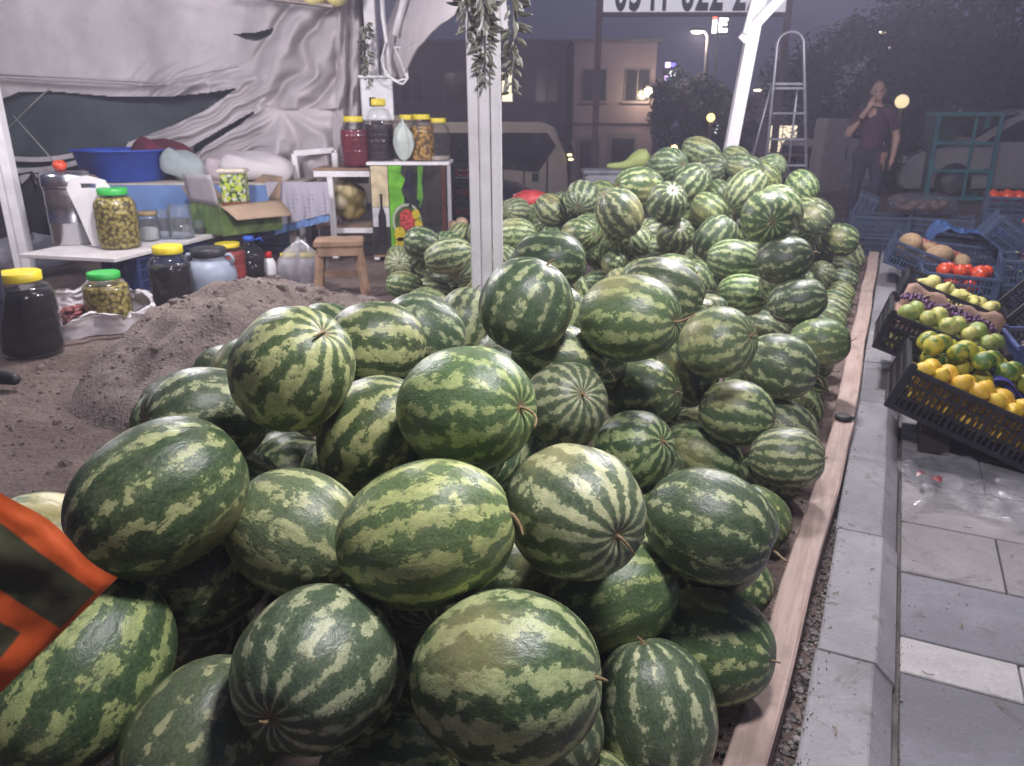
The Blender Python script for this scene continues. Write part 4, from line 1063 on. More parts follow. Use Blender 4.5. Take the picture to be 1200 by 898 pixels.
# white board table on two crates
ex = (T2-T1).normalized(); ey = (T0-T1).normalized(); ey = (ey-ex*ey.dot(ex)).normalized(); Lx = (T2-T1).length; Ly = abs((T0-T1).dot(ey))
if ex.cross(ey).z < 0: ey = -ey
Tm = frame(T1, ex, ey, ZZ)
t = thing('board_table', 'white board laid over crates as a low table for jars and pot', 'table', m=Tm)
MB().box((Lx/2+.05, Ly/2, -.017), (Lx+.1, Ly, .032), None, .004).build('table_top', pm('board_white', (.66, .63, .61), .5, .12, 4, .2, dirt=((.3, .27, .25), .5)), t)
MB().box((.3, Ly-.08, -.055), (.08, .06, .04)).build('batten', pm('grey_wood', (.3, .25, .23)), t)
for i, (fx, fy, lab) in enumerate(((.28, .03, 'blue'), (Lx*.58, .08, 'more'))):
    m = Tm @ Matrix.Translation((fx, fy, -.35+.0))
    crate(['navy plastic crate upright under the front corner of the white board table', 'navy plastic crate under the middle of the white board table'][i], m, .55, .36, .298, blue_crate)
# steel pot
p = G(90, 284, zt+.002); s_ = mpp(p); t = thing('steel_pot', 'tall ribbed steel pot with lid on the white board table', 'pot', p); r_ = 25*s_; h = 80*s_
steel = pm('steel', (.55, .55, .57), .28, .15, 3, .1, metal=1.)
MB().lathe([(0, 0), (r_*.97, 0), (r_, .01*h), (r_, .3*h), (r_*1.03, .31*h), (r_*1.0, .325*h), (r_, .76*h), (r_*1.04, .775*h), (r_*1.0, .79*h), (r_, .82*h)], 40).build('body', steel, t)
MB().lathe([(r_*1.05, .8*h), (r_*1.06, .82*h), (r_*1.05, .95*h), (r_*.98, h), (r_*.4, h*1.01), (0, h*1.012)], 40).build('lid', steel, t)
tom = pm('tomato_red', (.58, .065, .02), .28, .3, 3, .08)
def tomato_me():
    mb = MB(); mb.ball((0, 0, 0), (1, 1, .84), None, 20, 14, lambda c: c*(1+.03*math.cos(5*math.atan2(c.y, c.x)))-Vector((0, 0, .12*math.exp(-(c.x**2+c.y**2)*9)*(1 if c.z > 0 else 0)))); return mb.mesh('tomato', tom)
TOM = tomato_me(); calyx = MB()
for i in range(6): calyx.tube([(0, 0, .70), (.18*math.cos(i), .18*math.sin(i), .76), (.42*math.cos(i*1.05), .42*math.sin(i*1.05), .72)], .035, 5, .01)
CALYX = calyx.mesh('calyx', pm('stem_green', (.07, .14, .03), .7))
def fruit(name, me, loc, s, label, cat, group, rot=None, child=None):
    o = obj(name, me); o.location = loc; o.scale = (s, s, s) if isinstance(s, float) else s; o.rotation_euler = rot or (rnd.uniform(-.6, .6), rnd.uniform(-.6, .6), rnd.uniform(0, 6)); tag(o, label, cat, group)
    if child: obj(child.name, child, o)
    return o
fruit('tomato', TOM, p+Vector((.0, -.05, h*1.012+6.5*s_)), 7.5*s_, 'single red tomato sitting on the lid of the steel pot', 'tomato', None, (0.1, .1, 0), CALYX)
# cutting board leaning on the pot
o_ = G(146, 289, zt+.002); s_ = mpp(o_)
poly = [(-34, 1), (-46, 35), (-58, 66), (-52, 78), (-33, 81), (-14, 76), (-2, 58), (8, 30), (4, 2)]
mb = MB(); b = bmesh.new(); vs = [b.verts.new((x*s_, 0, z*s_)) for x, z in poly]; hv = [b.verts.new((x*s_, 0, z*s_)) for x, z in ((-42, 67), (-24, 67), (-24, 72), (-42, 72))]
es = [b.edges.new((vs[i], vs[(i+1) % len(vs)])) for i in range(len(vs))]+[b.edges.new((hv[i], hv[(i+1) % 4])) for i in range(4)]
bmesh.ops.triangle_fill(b, use_beauty=True, edges=es); bmesh.ops.solidify(b, geom=b.faces[:], thickness=.02); mb.merge(b)
o = mb.build('cutting_board', pm('board_plastic', (.72, .70, .70), .4, .06, 6, .1)); o.matrix_world = Matrix.Translation(o_+Vector((.0, -.03, 0))) @ Matrix.Rotation(R(-9), 4, 'X')
tag(o, 'big white cutting board with a grip hole leaning against the steel pot', 'cutting board')
# small glass things on the table
glass = clear('thin_glass', (.92, .94, .95), .06, .05)
def glass_jar(label, px, base, w, hh, content=None, fill=.4, lid=None, handle=False, cat='jar', name='glass_jar'):
    p = G(px, base, zt+.001); s = mpp(p); r_ = w*s/2; h = hh*s; t = thing(name, label, cat, p)
    MB().lathe([(0, 0), (r_*.95, 0), (r_, .04*h), (r_, .8*h), (r_*.9, .88*h), (r_*.88, h)], 24, None, False).lathe([(r_*.85, h), (r_*.93, .8*h), (r_*.94, .06*h), (0, .05*h)], 24, None, False).build('body', glass, t)
    if content: MB().lathe([(0, .055*h), (r_*.92, .06*h), (r_*.92, fill*h), (r_*.5, fill*h*1.1), (0, fill*h*1.12)], 20).build('contents', content, t)
    if lid: MB().lathe([(0, .94*h), (r_*.95, .94*h), (r_*.95, 1.08*h), (0, 1.08*h)], 20).build('lid', lid, t)
    if handle: MB().tube([(-r_*.98, 0, .85*h), (-r_*1.5, 0, .8*h), (-r_*1.5, 0, .3*h), (-r_*.98, 0, .2*h)], .009, 8).build('handle', glass, t)
glass_jar('small glass jar half full of salt with a tan lid', 176, 282, 23, 31, pm('salt', (.75, .73, .7), .8), .45, pm('lid_tan', (.35, .25, .12), .6))
glass_jar('clear glass jug with a handle beside the cardboard box', 214, 279, 28, 38, handle=True, cat='jug', name='glass_jug')
glass_jar('tall clear drinking glass beside the jug', 194, 280, 14, 34, cat='glass', name='drinking_glass')
glass_jar('small glass with a dark rest of tea', 235, 274, 12, 16, brine, .4, cat='glass', name='tea_glass')

# cardboard box, tub, teal crate
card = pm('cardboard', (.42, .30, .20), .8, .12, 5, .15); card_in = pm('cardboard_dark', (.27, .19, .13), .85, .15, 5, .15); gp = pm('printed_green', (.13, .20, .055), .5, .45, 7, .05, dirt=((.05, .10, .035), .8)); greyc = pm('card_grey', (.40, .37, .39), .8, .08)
bp = G(262, 277, zt+.003); s_ = mpp(bp); bx, by, bh = .62, .52, 34*s_
t = thing('cardboard_box', 'open cardboard box printed green on the sides with its flaps out', 'box', bp, .87)
for nm, c, d, m_ in (('side_panel', (bx/2, -.0, bh/2), (bx, .006, bh), gp), ('side_panel', (bx/2, by, bh/2), (bx, .006, bh), gp), ('side_panel', (-.003, by/2, bh/2), (.006, by-.008, bh), gp), ('side_panel', (bx+.003, by/2, bh/2), (.006, by-.008, bh), gp), ('floor_panel', (bx/2, by/2, .004), (bx-.008, by-.008, .006), card)):
    MB().box(c, d).build(nm, m_, t)
for lab, a_, b_, c_, m_ in (('flap', (0, -.004, bh), (bx, -.004, bh), Vector((.03, -.17, -.12)), card), ('flap', (-.006, 0, bh), (-.006, by, bh), Vector((-.05, -.02, .27)), greyc), ('flap', (bx+.006, by, bh), (bx+.006, .02, bh), Vector((.10, .05, .22)), card_in), ('flap', (bx, by, bh), (0, by, bh), Vector((-.02, .12, .14)), card_in)):
    a_ = Vector(a_); b_ = Vector(b_); mb = MB(); mb.sheet(6, 5, lambda x, y: a_.lerp(b_, x*(1-.06*y)+.03*y)+c_*y+Vector((0, 0, .012*math.sin(y*2.4+x))), None, .005); mb.build(lab, m_, t)
MB().box((bx/2, by/2, bh-.045), (bx-.02, by-.02, .02)).build('inner_flap', card, t)
tp_ = bp+Matrix.Rotation(.87, 3, 'Z') @ Vector((bx*.42, by*.3, bh-.034)); s2 = mpp(tp_)
k = N('lime_print'); vo = k.new('ShaderNodeTexVoronoi'); vo.inputs['Scale'].default_value = 22; k.link(k.tc.outputs['Object'], vo.inputs['Vector']); nz = k.noise(k.tc.outputs['Object'], 20, 3)
k.link(k.mix(k.step(vo.outputs['Distance'], .3, .55), (.45, .55, .06), k.mix(k.step(nz, .45, .6), (.05, .11, .02), (.62, .62, .5))), k.b.inputs['Base Color']); k.b.inputs['Roughness'].default_value = .4
t = thing('plastic_tub', 'lime green printed plastic tub standing on the cardboard box', 'tub', tp_, .1)
MB().box((0, 0, 20*s2), (27*s2, 24*s2, 40*s2), None, .02).build('body', k.m, t); MB().box((0, 0, 41*s2), (31*s2, 28*s2, 5*s2), None, .012).build('lid', pm('tub_cream', (.66, .6, .5), .4, .08), t)
MB().box((0, 0, 4*s2), (27.6*s2, 24.6*s2, 9*s2), None, .015).build('label_band', pm('label_brown', (.2, .07, .02), .4), t)
m = frame(G(292, 296, .0), Vector((math.cos(.12), math.sin(.12), 0)), Vector((-math.sin(.12), math.cos(.12), 0)), ZZ); crate('teal plastic crate standing on the ground behind the bottles', m, .45, .34, .21, teal_crate)

# white sack with dried onion skins
p0 = G(108, 388); s_ = mpp(p0); t = thing('white_sack', 'open white woven sack rolled down round dark red onion skins', 'sack', p0)
def sack(a, b):
    an = a*2*PI; r0 = 1+.12*math.sin(3*an+1)+.08*math.sin(7*an); z = .02+.13*math.sin(b*PI*.62)+.03*math.sin(5*an)*b; k_ = (.34+.05*b-.10*max(0, b-.6))*r0
    if b > .75: k_ += .03*(b-.75)*4*math.sin(an*4)
    back = max(0, math.sin(an)); z += back*.16*b*b
    w_ = .05*fbm((math.cos(an)*2, math.sin(an)*2, b*2.5), 1.4, 4, 3.)*(.3+b); z += .05*b*fbm((math.cos(an)*1.5, math.sin(an)*1.5, 5), 1.6, 3, 8.)
    return Vector((math.cos(an)*(k_*.95+w_), math.sin(an)*(k_*.8+w_)+.02, max(.004, z*1.05)))
mb = MB(); mb.sheet(110, 26, sack); mb.build('cloth', pm('sack_white', (.62, .59, .59), .75, .1, 8, .5, fine=120), t)
mb = MB(); mb.ball((-.04, .05, .07), (.24, .19, .085), None, 24, 12); mb.build('onion_skins', pebbly('onion_skin', ((.15, .03, .03), (.34, .12, .10)), 42, .6, .8, .015), t)
mb = MB(); q = random.Random(4)
for i in range(90):
    x = q.uniform(-.25, .08); y = q.uniform(-.11, .2); b = bmesh.new(); bmesh.ops.create_grid(b, x_segments=2, y_segments=2, size=.022)
    for v in b.verts: v.co.z = .25*(v.co.x**2)*40*.02+q.uniform(-.003, .003)
    bmesh.ops.transform(b, matrix=Matrix.Translation((x, y, .15+q.uniform(-.01, .02)-.7*(x*x+y*y))) @ Matrix.Rotation(q.uniform(0, 6), 4, 'Z') @ Matrix.Rotation(q.uniform(-.8, .8), 4, 'X'), verts=b.verts); mb.merge(b)
sk = mb.build('loose_skins', pm('onion_flake', (.25, .06, .055), .5, .5, 20, .2), t); sk['kind'] = 'stuff'
# plastic carrier bag, clear bag behind
p0 = G(352, 338); s_ = mpp(p0)
def bagshape(w, h_, seed, tied=True):
    def f_(a, b):
        an = a*2*PI; c = math.sin(min(1, b*1.02)*PI*.93)**.6; r0 = w/2*(c*(1+.12*math.sin(3*an+seed)+.05*math.sin(8*an+b*6+seed)+.03*math.sin(15*an-b*9)))
        if b > .85: r0 *= .4+.6*(1-b)/.15
        return Vector((math.cos(an)*r0+.02, math.sin(an)*r0*.75, h_*b*(1-.12*math.sin(2*an+seed)*b)))
    return f_
t = thing('carrier_bag', 'knotted translucent white carrier bag beside the wooden stool', 'bag', p0)
mb = MB(); mb.sheet(56, 24, bagshape(56*s_, 54*s_, 1.3)); mb.build('film', clear('bag_film', (.86, .86, .9), .34, .3, .7), t)
mb = MB(); mb.tube([(-.05, 0, .3), (-.03, 0, .37), (.04, 0, .4), (.09, 0, .36), (.1, 0, .29)], .012, 7); mb.build('handles', pm('film_white', (.66, .66, .7), .4), t)
for i, (x, z) in enumerate(((-.08, .02), (.08, .02))):
    mb = MB(); mb.lathe([(0, 0), (.085, 0), (.09, .02), (.09, .2), (.06, .25), (0, .25)], 20, Matrix.Translation((x, .01, .012))); mb.build('tub', pm('tub_grey', (.5, .48, .5), .5), t)
    mb = MB(); mb.lathe([(0, .25), (.066, .25), (.066, .285), (0, .285)], 20, Matrix.Translation((x, .01, .013))); mb.build('lid', yellow_lid, t)
p0 = G(118, 330)+Vector((-.9, .5, 0)); mb = MB(); mb.sheet(50, 20, bagshape(.8, .32, 3.)); o = mb.build('clear_bag', clear('bag_film', (.86, .86, .9))); o.location = p0; tag(o, 'crumpled clear plastic bag on the ground behind the white sack', 'bag')
# black holdall by the corner post
p0 = G(48, 300); mb = MB(); mb.sheet(48, 20, bagshape(.5, .72, 5.)); t = thing('black_holdall', 'slumped black cloth bag between the corner post and the steel pot', 'bag', p0+Vector((-.1, .3, .0))); mb.build('body', pm('black_cloth', (.018, .017, .022), .9, .4, 8, .6), t)
mb = MB(); mb.tube([(-.12, -.05, .6), (-.1, -.1, .8), (.05, -.1, .83), (.12, -.05, .62)], .015, 8); mb.build('strap', pm('black_cloth', (.018, .017, .022)), t)

# bed with blue cloth
bz = .77; By = 7.75
bl = D(60, 213, By).x; br = D(352, 208, By).x
t = thing('cloth_covered_bed', 'long low bed or bench under a pale mattress and blue flowered cloth', 'bed', (0, 0, 0))
bw = br-bl
mb = MB(); mb.box(((bl+br)/2, By+.55, bz-.06), (bw, 1.06, .1), None, .035); mb.build('mattress', pm('mattress_cream', (.50, .44, .38), .85, .15, 6, .5), t)
k = N('blue_cloth'); p = k.tc.outputs['Object']; vo = k.new('ShaderNodeTexVoronoi'); vo.inputs['Scale'].default_value = 9; k.link(p, vo.inputs['Vector']); nz = k.noise(p, 3, 3)
k.link(k.mix(k.step(vo.outputs['Distance'], .16, .06), k.mix(nz, (.10, .19, .40), (.15, .25, .46)), (.5, .5, .55)), k.b.inputs['Base Color']); k.b.inputs['Roughness'].default_value = .85; k.bump(k.noise(p, 8, 4), .3, .03)
def drape(x0, x1, zt0, zb0, zb1, Y):
    return lambda a, b: Vector((x0+(x1-x0)*a, Y-.012-.03*b+.022*math.sin(a*23+b*2)*b+.012*math.sin(a*51)*b, zt0-(zt0-(zb0+(zb1-zb0)*a))*b-.0*a))
mb = MB(); mb.sheet(90, 12, drape(bl, D(325, 210, By).x, bz-.02, bz-.36, bz-.30, By)); mb.build('blue_cloth', k.m, t)
k2 = N('patterned_cloth'); p = k2.tc.outputs['Object']; vo = k2.new('ShaderNodeTexVoronoi', feature='F1'); vo.inputs['Scale'].default_value = 26; vo.inputs['Randomness'].default_value = .15; k2.link(p, vo.inputs['Vector'])
k2.link(k2.mix(k2.step(vo.outputs['Distance'], .3, .18), (.40, .38, .44), (.22, .2, .26)), k2.b.inputs['Base Color']); k2.b.inputs['Roughness'].default_value = .85
x0_, x1_ = D(313, 220, By).x, D(385, 215, By).x
mb = MB(); mb.sheet(40, 12, lambda a, b: drape(x0_, x1_, bz-.01+.02, bz-.42, bz-.28, By-.02)(a, b)+Vector((.02*b, -.25*a*a*0, 0))); mb.build('patterned_cloth', k2.m, t)
mb = MB(); mb.sheet(40, 3, lambda a, b: drape(x0_, x1_, bz-.42+.14*a, bz-.5, bz-.35, By-.035)(a, b)); mb.build('hem_band', k.m, t)
for x in (bl+.15, (bl+br)/2, br-.15):
    for y in (By+.1, By+1.0): MB().box((x, y, (bz-.11)/2), (.06, .06, bz-.11), None, .006).build('leg', pm('grey_wood', (.3, .25, .23)), t)
MB().box(((bl+br)/2, By+.55, bz-.13), (bw-.05, 1.0, .035)).build('base_board', pm('grey_wood', (.3, .25, .23)), t)
# things on the bed
def bowl(p, s_):
    t = thing('basin', 'large blue plastic basin standing on the bed', 'basin', p)
    r1, r2, h = 44*s_, 54*s_, 35*s_
    MB().lathe([(0, .0), (r1*.96, 0), (r1, .01), (r2*.97, h*.93), (r2*1.04, h*.95), (r2*1.05, h), (r2*.97, h), (r2*.93, h*.92), (r1*.94, .03), (0, .02)], 48).build('basin_wall', pm('basin_blue', (.022, .075, .42), .38, .12, 5, .05), t)
p = D(148, 204, By+.45); p.z = bz-.008; bowl(p, mpp(p))
def pillow(label, p, d, mat, rot=(0, 0, 0), name='pillow', cat='pillow'):
    mb = MB(); mb.ball((0, 0, 0), d, None, 32, 20, lambda c: Vector((math.copysign(abs(c.x)**.6, c.x), math.copysign(abs(c.y)**.6, c.y), c.z*(1+.15*math.sin(c.x*5+c.y*4))))*(1+.06*fbm((c.x, c.y, c.z), 2.2, 3, 4.)))
    o = mb.build(name, mat); o.location = p; o.rotation_euler = rot; return tag(o, label, cat)
p = D(302, 200, By+.4); pillow('white pillow lying at the end of the bed', Vector((p.x, p.y, bz+.12)), (.36, .24, .13), pm('pillow_white', (.62, .58, .58), .8, .06, 5, .4), (0.1, .12, .15))
p = D(270, 200, By+.55); pillow('pale pink folded cover behind the white pillow', Vector((p.x, p.y, bz+.12)), (.26, .2, .13), pm('cover_pink', (.55, .47, .49), .8, .1, 5, .4), (0.1, -.1, .3), 'folded_cover', 'cover')
p = D(195, 190, By+.7); pillow('heaped maroon blanket behind the basin', Vector((p.x, p.y, bz+.17)), (.34, .2, .19), pm('maroon_cloth', (.12, .012, .03), .9, .4, 5, .6), (0, .35, .2), 'blanket', 'blanket')
p = D(216, 200, By+.35); pillow('pale grey green folded cloth lying against the maroon blanket', Vector((p.x, p.y, bz+.13)), (.23, .11, .14), pm('grey_green_cloth', (.34, .39, .39), .85, .1, 5, .5), (0, .45, 0), 'folded_cloth', 'cloth')
p = D(246, 199, By+.5); pillow('crumpled black garment on the bed', Vector((p.x, p.y, bz+.07)), (.14, .14, .09), pm('black_cloth', (.018, .017, .022)), (0, 0, .3), 'garment', 'garment')
p = D(108, 207, By+.2); mb = MB(); mb.box((0, 0, .04), (.26, .16, .07), Matrix.Rotation(R(12), 4, 'Y'), .02); o = mb.build('bread_loaf', pm('bread_brown', (.30, .19, .12), .8, .3, 9, .5)); o.location = Vector((p.x+.05, p.y-.05, bz+.02)); tag(o, 'brown flat loaf on the bed behind the steel pot', 'loaf')

# wooden stool
p = G(402, 347); s_ = mpp(p); wood = pm('raw_wood', (.30, .19, .12), .75, .25, 9, .4)
t = thing('wooden_stool', 'small rough wooden stool with splayed legs', 'stool', p, .15); w = .38; h = .46
MB().box((0, 0, h-.02), (w, .32, .04), None, .006).build('seat', wood, t)
for sx in (-1, 1):
    for sy in (-1, 1): MB().beam((sx*.19, sy*.15, 0), (sx*.14, sy*.11, h-.04), .05, .05).build('leg', wood, t)
MB().box((0, -.14, h-.075), (w-.06, .025, .07)).build('apron', wood, t); MB().box((0, .13, .16), (.3, .025, .05)).build('stretcher', wood, t)
# white frame stand with shelf
t = thing('shelf_frame', 'open white wooden frame stand with a plank shelf', 'shelf', D(352, 290, 8.3)); t.location.z = 0; P0 = t.location.copy()
def fr(a, b, w=.055, nm='rail'): MB().beam(Vector(a)-P0, Vector(b)-P0, w, w).build(nm, white_paint, t)
A_ = D(345, 180, 8.35); B_ = D(392, 176, 8.35); A0 = Vector((A_.x+.02, A_.y, .02)); B0 = Vector((B_.x+.01, B_.y, .02))
fr(A0, A_, nm='leg'); fr(B0, B_, nm='leg'); fr(A_, B_); fr(A_+Vector((0, .6, 0)), B_+Vector((0, .6, 0))); fr(A0+Vector((0, .6, 0)), A_+Vector((0, .6, 0)), nm='leg'); fr(A0+Vector((.0, 0, .3)), B0+Vector((0, 0, .3)))
t = thing('side_table', 'white legged wooden table with the red pickle jar on it', 'table', D(400, 300, 8.0)); t.location.z = 0; P0 = t.location.copy()
zl = D(400, 197, 8.0).z; xl, xr = D(368, 197, 8).x, D(441, 197, 8).x
MB().box(((xl+xr)/2-P0.x, .2, zl-.0125-0), (xr-xl, .46, .025), None, .004).build('table_top', pm('raw_wood', (.30, .19, .12)), t)
MB().box(((xl+xr)/2-P0.x, -.02, zl-.055), (xr-xl, .03, .055)).build('apron', white_paint, t)
for x in (xl+.15, xr-.04):
    for y in (.0, .4): MB().beam((x-P0.x, y, 0), (x-P0.x, y, zl-.026), .055, .055).build('leg', white_paint, t)
MB().beam((xl+.15-P0.x, -.0, .28), (xr-.04-P0.x, 0, .28), .04, .05).build('rail', white_paint, t)
jar('ribbed jar of beetroot red pickle with yellow lid on the side table', 0, 0, 34, 55, pm('beet', (.16, .012, .03), .2, .25), yellow_lid, .74, Vector((D(417, 200, 8.05).x, 8.1, zl+.001)), 6)
p = Vector((D(392, 195, 8.05).x, 8.1, zl+.001)); o = MB().lathe([(0, 0), (.035, 0), (.036, .12), (.03, .14), (0, .14)], 18).build('white_cup', pm('bottle_white', (.75, .75, .76))); o.location = p; tag(o, 'small white cylinder cup on the side table', 'cup')
p = D(406, 268, 8.15); mb = MB(); mb.sheet(40, 18, bagshape(.36, .46, 2.)); o = mb.build('yellow_sack', pebbly('yellow_print', ((.55, .42, .08), (.62, .58, .5)), 7, .5, .1)); o.location = (p.x, 8.25, .06+.0); o.location.z = .33; tag(o, 'sack with yellow and white print under the side table', 'sack')
MB().box((p.x, 8.3, .3), (.6, .4, .03)).build('lower_shelf', pm('raw_wood', (.30, .19, .12)), None); tag(bpy.data.objects['lower_shelf'], 'plank under the yellow printed sack', 'plank')

# poster counter
xl, xr = D(432, 192, 7.9).x, D(524, 190, 7.9).x; zt2 = D(470, 190, 7.9).z; zb2 = D(470, 297, 7.9).z; w = xr-xl
t = thing('poster_counter', 'counter faced with a fruit and grape poster', 'counter', ((xl+xr)/2, 7.9, 0))
MB().box((0, .25, zt2-.015), (w+.04, .56, .03), None, .004).build('counter_top', white_paint, t)
for sx in (-1, 1):
    for y in (.03, .47): MB().box((sx*(w/2-.03), y, (zt2-.03)/2), (.05, .05, zt2-.03)).build('leg', white_paint, t)
MB().box((0, .25, zb2-.02), (w, .5, .03)).build('lower_board', pm('raw_wood', (.30, .19, .12)), t)
pan = MB().box((0, -.008, (zt2+zb2)/2-.02), (w-.01, .012, zt2-zb2-.03)).build('poster', pm('poster_dark', (.03, .03, .028), .3, .6, 9, 0), t)
ph = zt2-zb2
def flat(nm, poly, mat, d=.003):
    mb = MB(); mb.prism([(-w/2+x*w, zb2+z*ph) for x, z in poly], -.0145-d, -.0146); mb.build(nm, mat, pan)
cream = pm('poster_cream', (.62, .52, .33), .3, .25, 9, 0); leafg = pm('poster_leaf', (.14, .42, .03), .3, .4, 8, 0); whitep = pm('poster_white', (.6, .6, .62), .3, .3, 9, 0)
flat('poster_patch', [(.02, .52), (.235, .52), (.235, .96), (.02, .96)], cream); flat('poster_patch', [(.02, .3), (.235, .3), (.235, .515), (.02, .515)], whitep)
flat('poster_bottle', [(.09, .12), (.19, .12), (.19, .42), (.155, .52), (.155, .66), (.125, .66), (.125, .52), (.09, .42)], pm('poster_black', (.02, .018, .02), .3), .006)
flat('poster_leaf', [(.245, .03), (.32, .02), (.33, .3), (.42, .42), (.37, .5), (.45, .58), (.40, .7), (.46, .82), (.40, .88), (.42, .965), (.245, .965)], leafg)
flat('poster_leaf', [(.62, .97), (.70, .97), (.67, .8), (.68, .62), (.63, .5), (.60, .62), (.62, .8)], pm('poster_leaf2', (.10, .28, .04), .3, .4, 8, 0))
q = random.Random(8)
gm = pm('poster_grape', (.02, .022, .045), .25, .5, 30, 0)
for i in range(16):
    cx = .53+q.uniform(-.08, .08); cz = .68+q.uniform(-.2, .22); flat('poster_grape', [(cx+.022*math.cos(j), cz+.028*math.sin(j)) for j in [x*PI/4 for x in range(8)]], gm, .004+i*.0003)
flat('poster_plate', [(.46+.2*math.cos(x*PI/10)*.95, .36+.2*math.sin(x*PI/10)) for x in range(20)], pm('poster_plate', (.4, .42, .33), .3, .2), .0035)
flat('poster_plate', [(.47+.17*math.cos(x*PI/8), .36+.17*math.sin(x*PI/8)) for x in range(16)], pm('poster_dark_green', (.06, .1, .03), .3), .0045)
flat('poster_slices', [(.46+.10*math.cos(x*PI/6)*(1+.15*math.sin(x*3)), .38+.12*math.sin(x*PI/6)) for x in range(12)], pm('poster_red', (.5, .07, .06), .3, .6, 40, 0), .006)
for cx, cz, r_ in ((.58, .44, .05), (.61, .33, .05), (.36, .22, .075), (.37, .1, .08)): flat('poster_slices', [(cx+r_*math.cos(x*PI/6), cz+r_*1.1*math.sin(x*PI/6)) for x in range(12)], pm('poster_yellow', (.6, .48, .03), .3, .3, 30, 0), .0065)
flat('poster_patch', [(.92, .1), (.97, .1), (.97, .96), (.92, .96)], pm('poster_brown', (.09, .03, .025), .3))
for lab, px_, wp, hp, cont, fl, y in (('big jar of dark berries half full with yellow lid on the poster counter', 446, 34, 66, pm('berries', (.022, .008, .02), .3, .4), .6, 8.15), ('jar of amber pickles with dull yellow lid beside the pale bag', 480, 28, 49, pebbly('amber_pickle', ((.34, .17, .03), (.5, .28, .07)), 30, .35, .4), .72, 8.2), ('jar of golden pickles with bright yellow lid in the middle of three', 496, 28, 50, pebbly('amber_pickle2', ((.42, .22, .03), (.55, .33, .07)), 30, .35, .4), .75, 8.1), ('nearly empty ribbed jar with yellow lid at the counter end', 515, 26, 46, pm('whey', (.4, .36, .31), .4), .12, 8.12)):
    jar(lab, 0, 0, wp, hp, cont, yellow_lid, fl, Vector((D(px_, 190, y).x, y, zt2+.001)), 6)
mb = MB(); mb.sheet(40, 18, bagshape(.2, .36, .7)); o = mb.build('paper_bag', pm('bag_mint', (.55, .62, .56), .5, .1, 8, .5)); o.location = (D(471, 190, 8.0).x, 8.0, zt2+.002); tag(o, 'pale mint bag with green mark between the jars on the counter', 'bag')
for i in range(3):
    m = frame(Vector((D(528, 260, 9.3).x, 9.3, .2+.22*i)), Vector((1, 0, 0)), Vector((0, 1, 0)), ZZ)
    crate('dark crate of onions in the stack behind the poster counter', m, .62, .42, .2, black_crate, 'stacked crates behind the counter')
    q = random.Random(i)
    for j in range(6): fruit('onion', TOM, m @ Vector((.08+.09*j, .1, .11)), .045, 'onion inside the dark crates behind the counter', 'onion', 'onions behind the counter')
MB().box((D(528, 260, 9.3).x+.31, 9.5, .09), (.7, .45, .18), None, .005).build('wooden_plinth', pm('raw_wood', (.30, .19, .12))); tag(bpy.data.objects['wooden_plinth'], 'low wooden plinth under the stacked dark crates', 'plinth')

# ------------------------------------------------------------------ fruit crates on the pavement
def tilted(u, v, z, tau, yaw=0.):
    a = R(tau); x = VV*math.cos(a)-ZZ*math.sin(a); y = UU; zz = x.cross(y)
    m = frame(Q(u, v, z), x, y, zz)
    return m @ Matrix.Rotation(R(yaw), 4, 'Z')
wood_block = pm('raw_wood', (.30, .19, .12)); dark_block = pm('old_dark_wood', (.035, .028, .025), .9, .3, 9, .4)
def prop(m, L, Wd, label):                                   # block that holds up the raised end
    o = m @ Vector((.24, Wd/2, 0)); h = o.z-.02
    if h > .03:
        mb = MB(); mb.box((0, 0, h/2), (.12, Wd*.7, h), frame(Vector((o.x, o.y, .0)), VV, UU, ZZ), .006); b = mb.build('wooden_block', dark_block); tag(b, label, 'block')
def citrus_me(name, mat, nip, sq=1.):
    mb = MB(); mb.ball((0, 0, 0), (1, 1, 1), None, 22, 16, lambda c: Vector((c.x, c.y, c.z*sq+nip*math.copysign(max(0, abs(c.z)-.86)*2.2, c.z)))*(1+.015*fb((c.x, c.y, c.z), 2.5, 3))); return mb.mesh(name, mat)
def peel(name, c1, c2, rough=.42, sc=1.6, lo=.42, hi=.62):
    k = N(name); oi = k.new('ShaderNodeObjectInfo'); p = k.tc.outputs['Object']; ad = k.new('ShaderNodeVectorMath', operation='ADD'); cb = k.new('ShaderNodeCombineXYZ'); k.link(k.math('MULTIPLY', oi.outputs['Random'], 60.), cb.inputs[0]); k.link(p, ad.inputs[0]); k.link(cb.outputs[0], ad.inputs[1]); p = ad.outputs[0]
    n1 = k.noise(p, sc, 3); n2 = k.noise(p, 38, 2)
    c = k.mix(k.step(k.math('ADD', n1, k.math('MULTIPLY_ADD', oi.outputs['Random'], .3, -.15)), lo, hi), c1, c2); c = k.mix(k.math('MULTIPLY', k.step(k.noise(p, 9, 4, .7), .62, .75), .4), c, tuple(x*.4 for x in c1))
    k.link(c, k.b.inputs['Base Color']); k.b.inputs['Roughness'].default_value = rough; k.bump(n2, .18, .03); return k.m
LEMON = citrus_me('lemon', peel('lemon_peel', (.66, .40, .025), (.72, .52, .04)), .75, 1.12)
MAND = citrus_me('green_mandarin', peel('mandarin_peel', (.05, .13, .02), (.46, .42, .035), .35, 1.2, .38, .62), .0, .88)
APPLE = citrus_me('green_apple', peel('apple_skin', (.24, .32, .07), (.50, .48, .13), .35), -.6, .9)
PEAR_M = peel('pear_skin', (.50, .48, .12), (.60, .55, .2), .45)
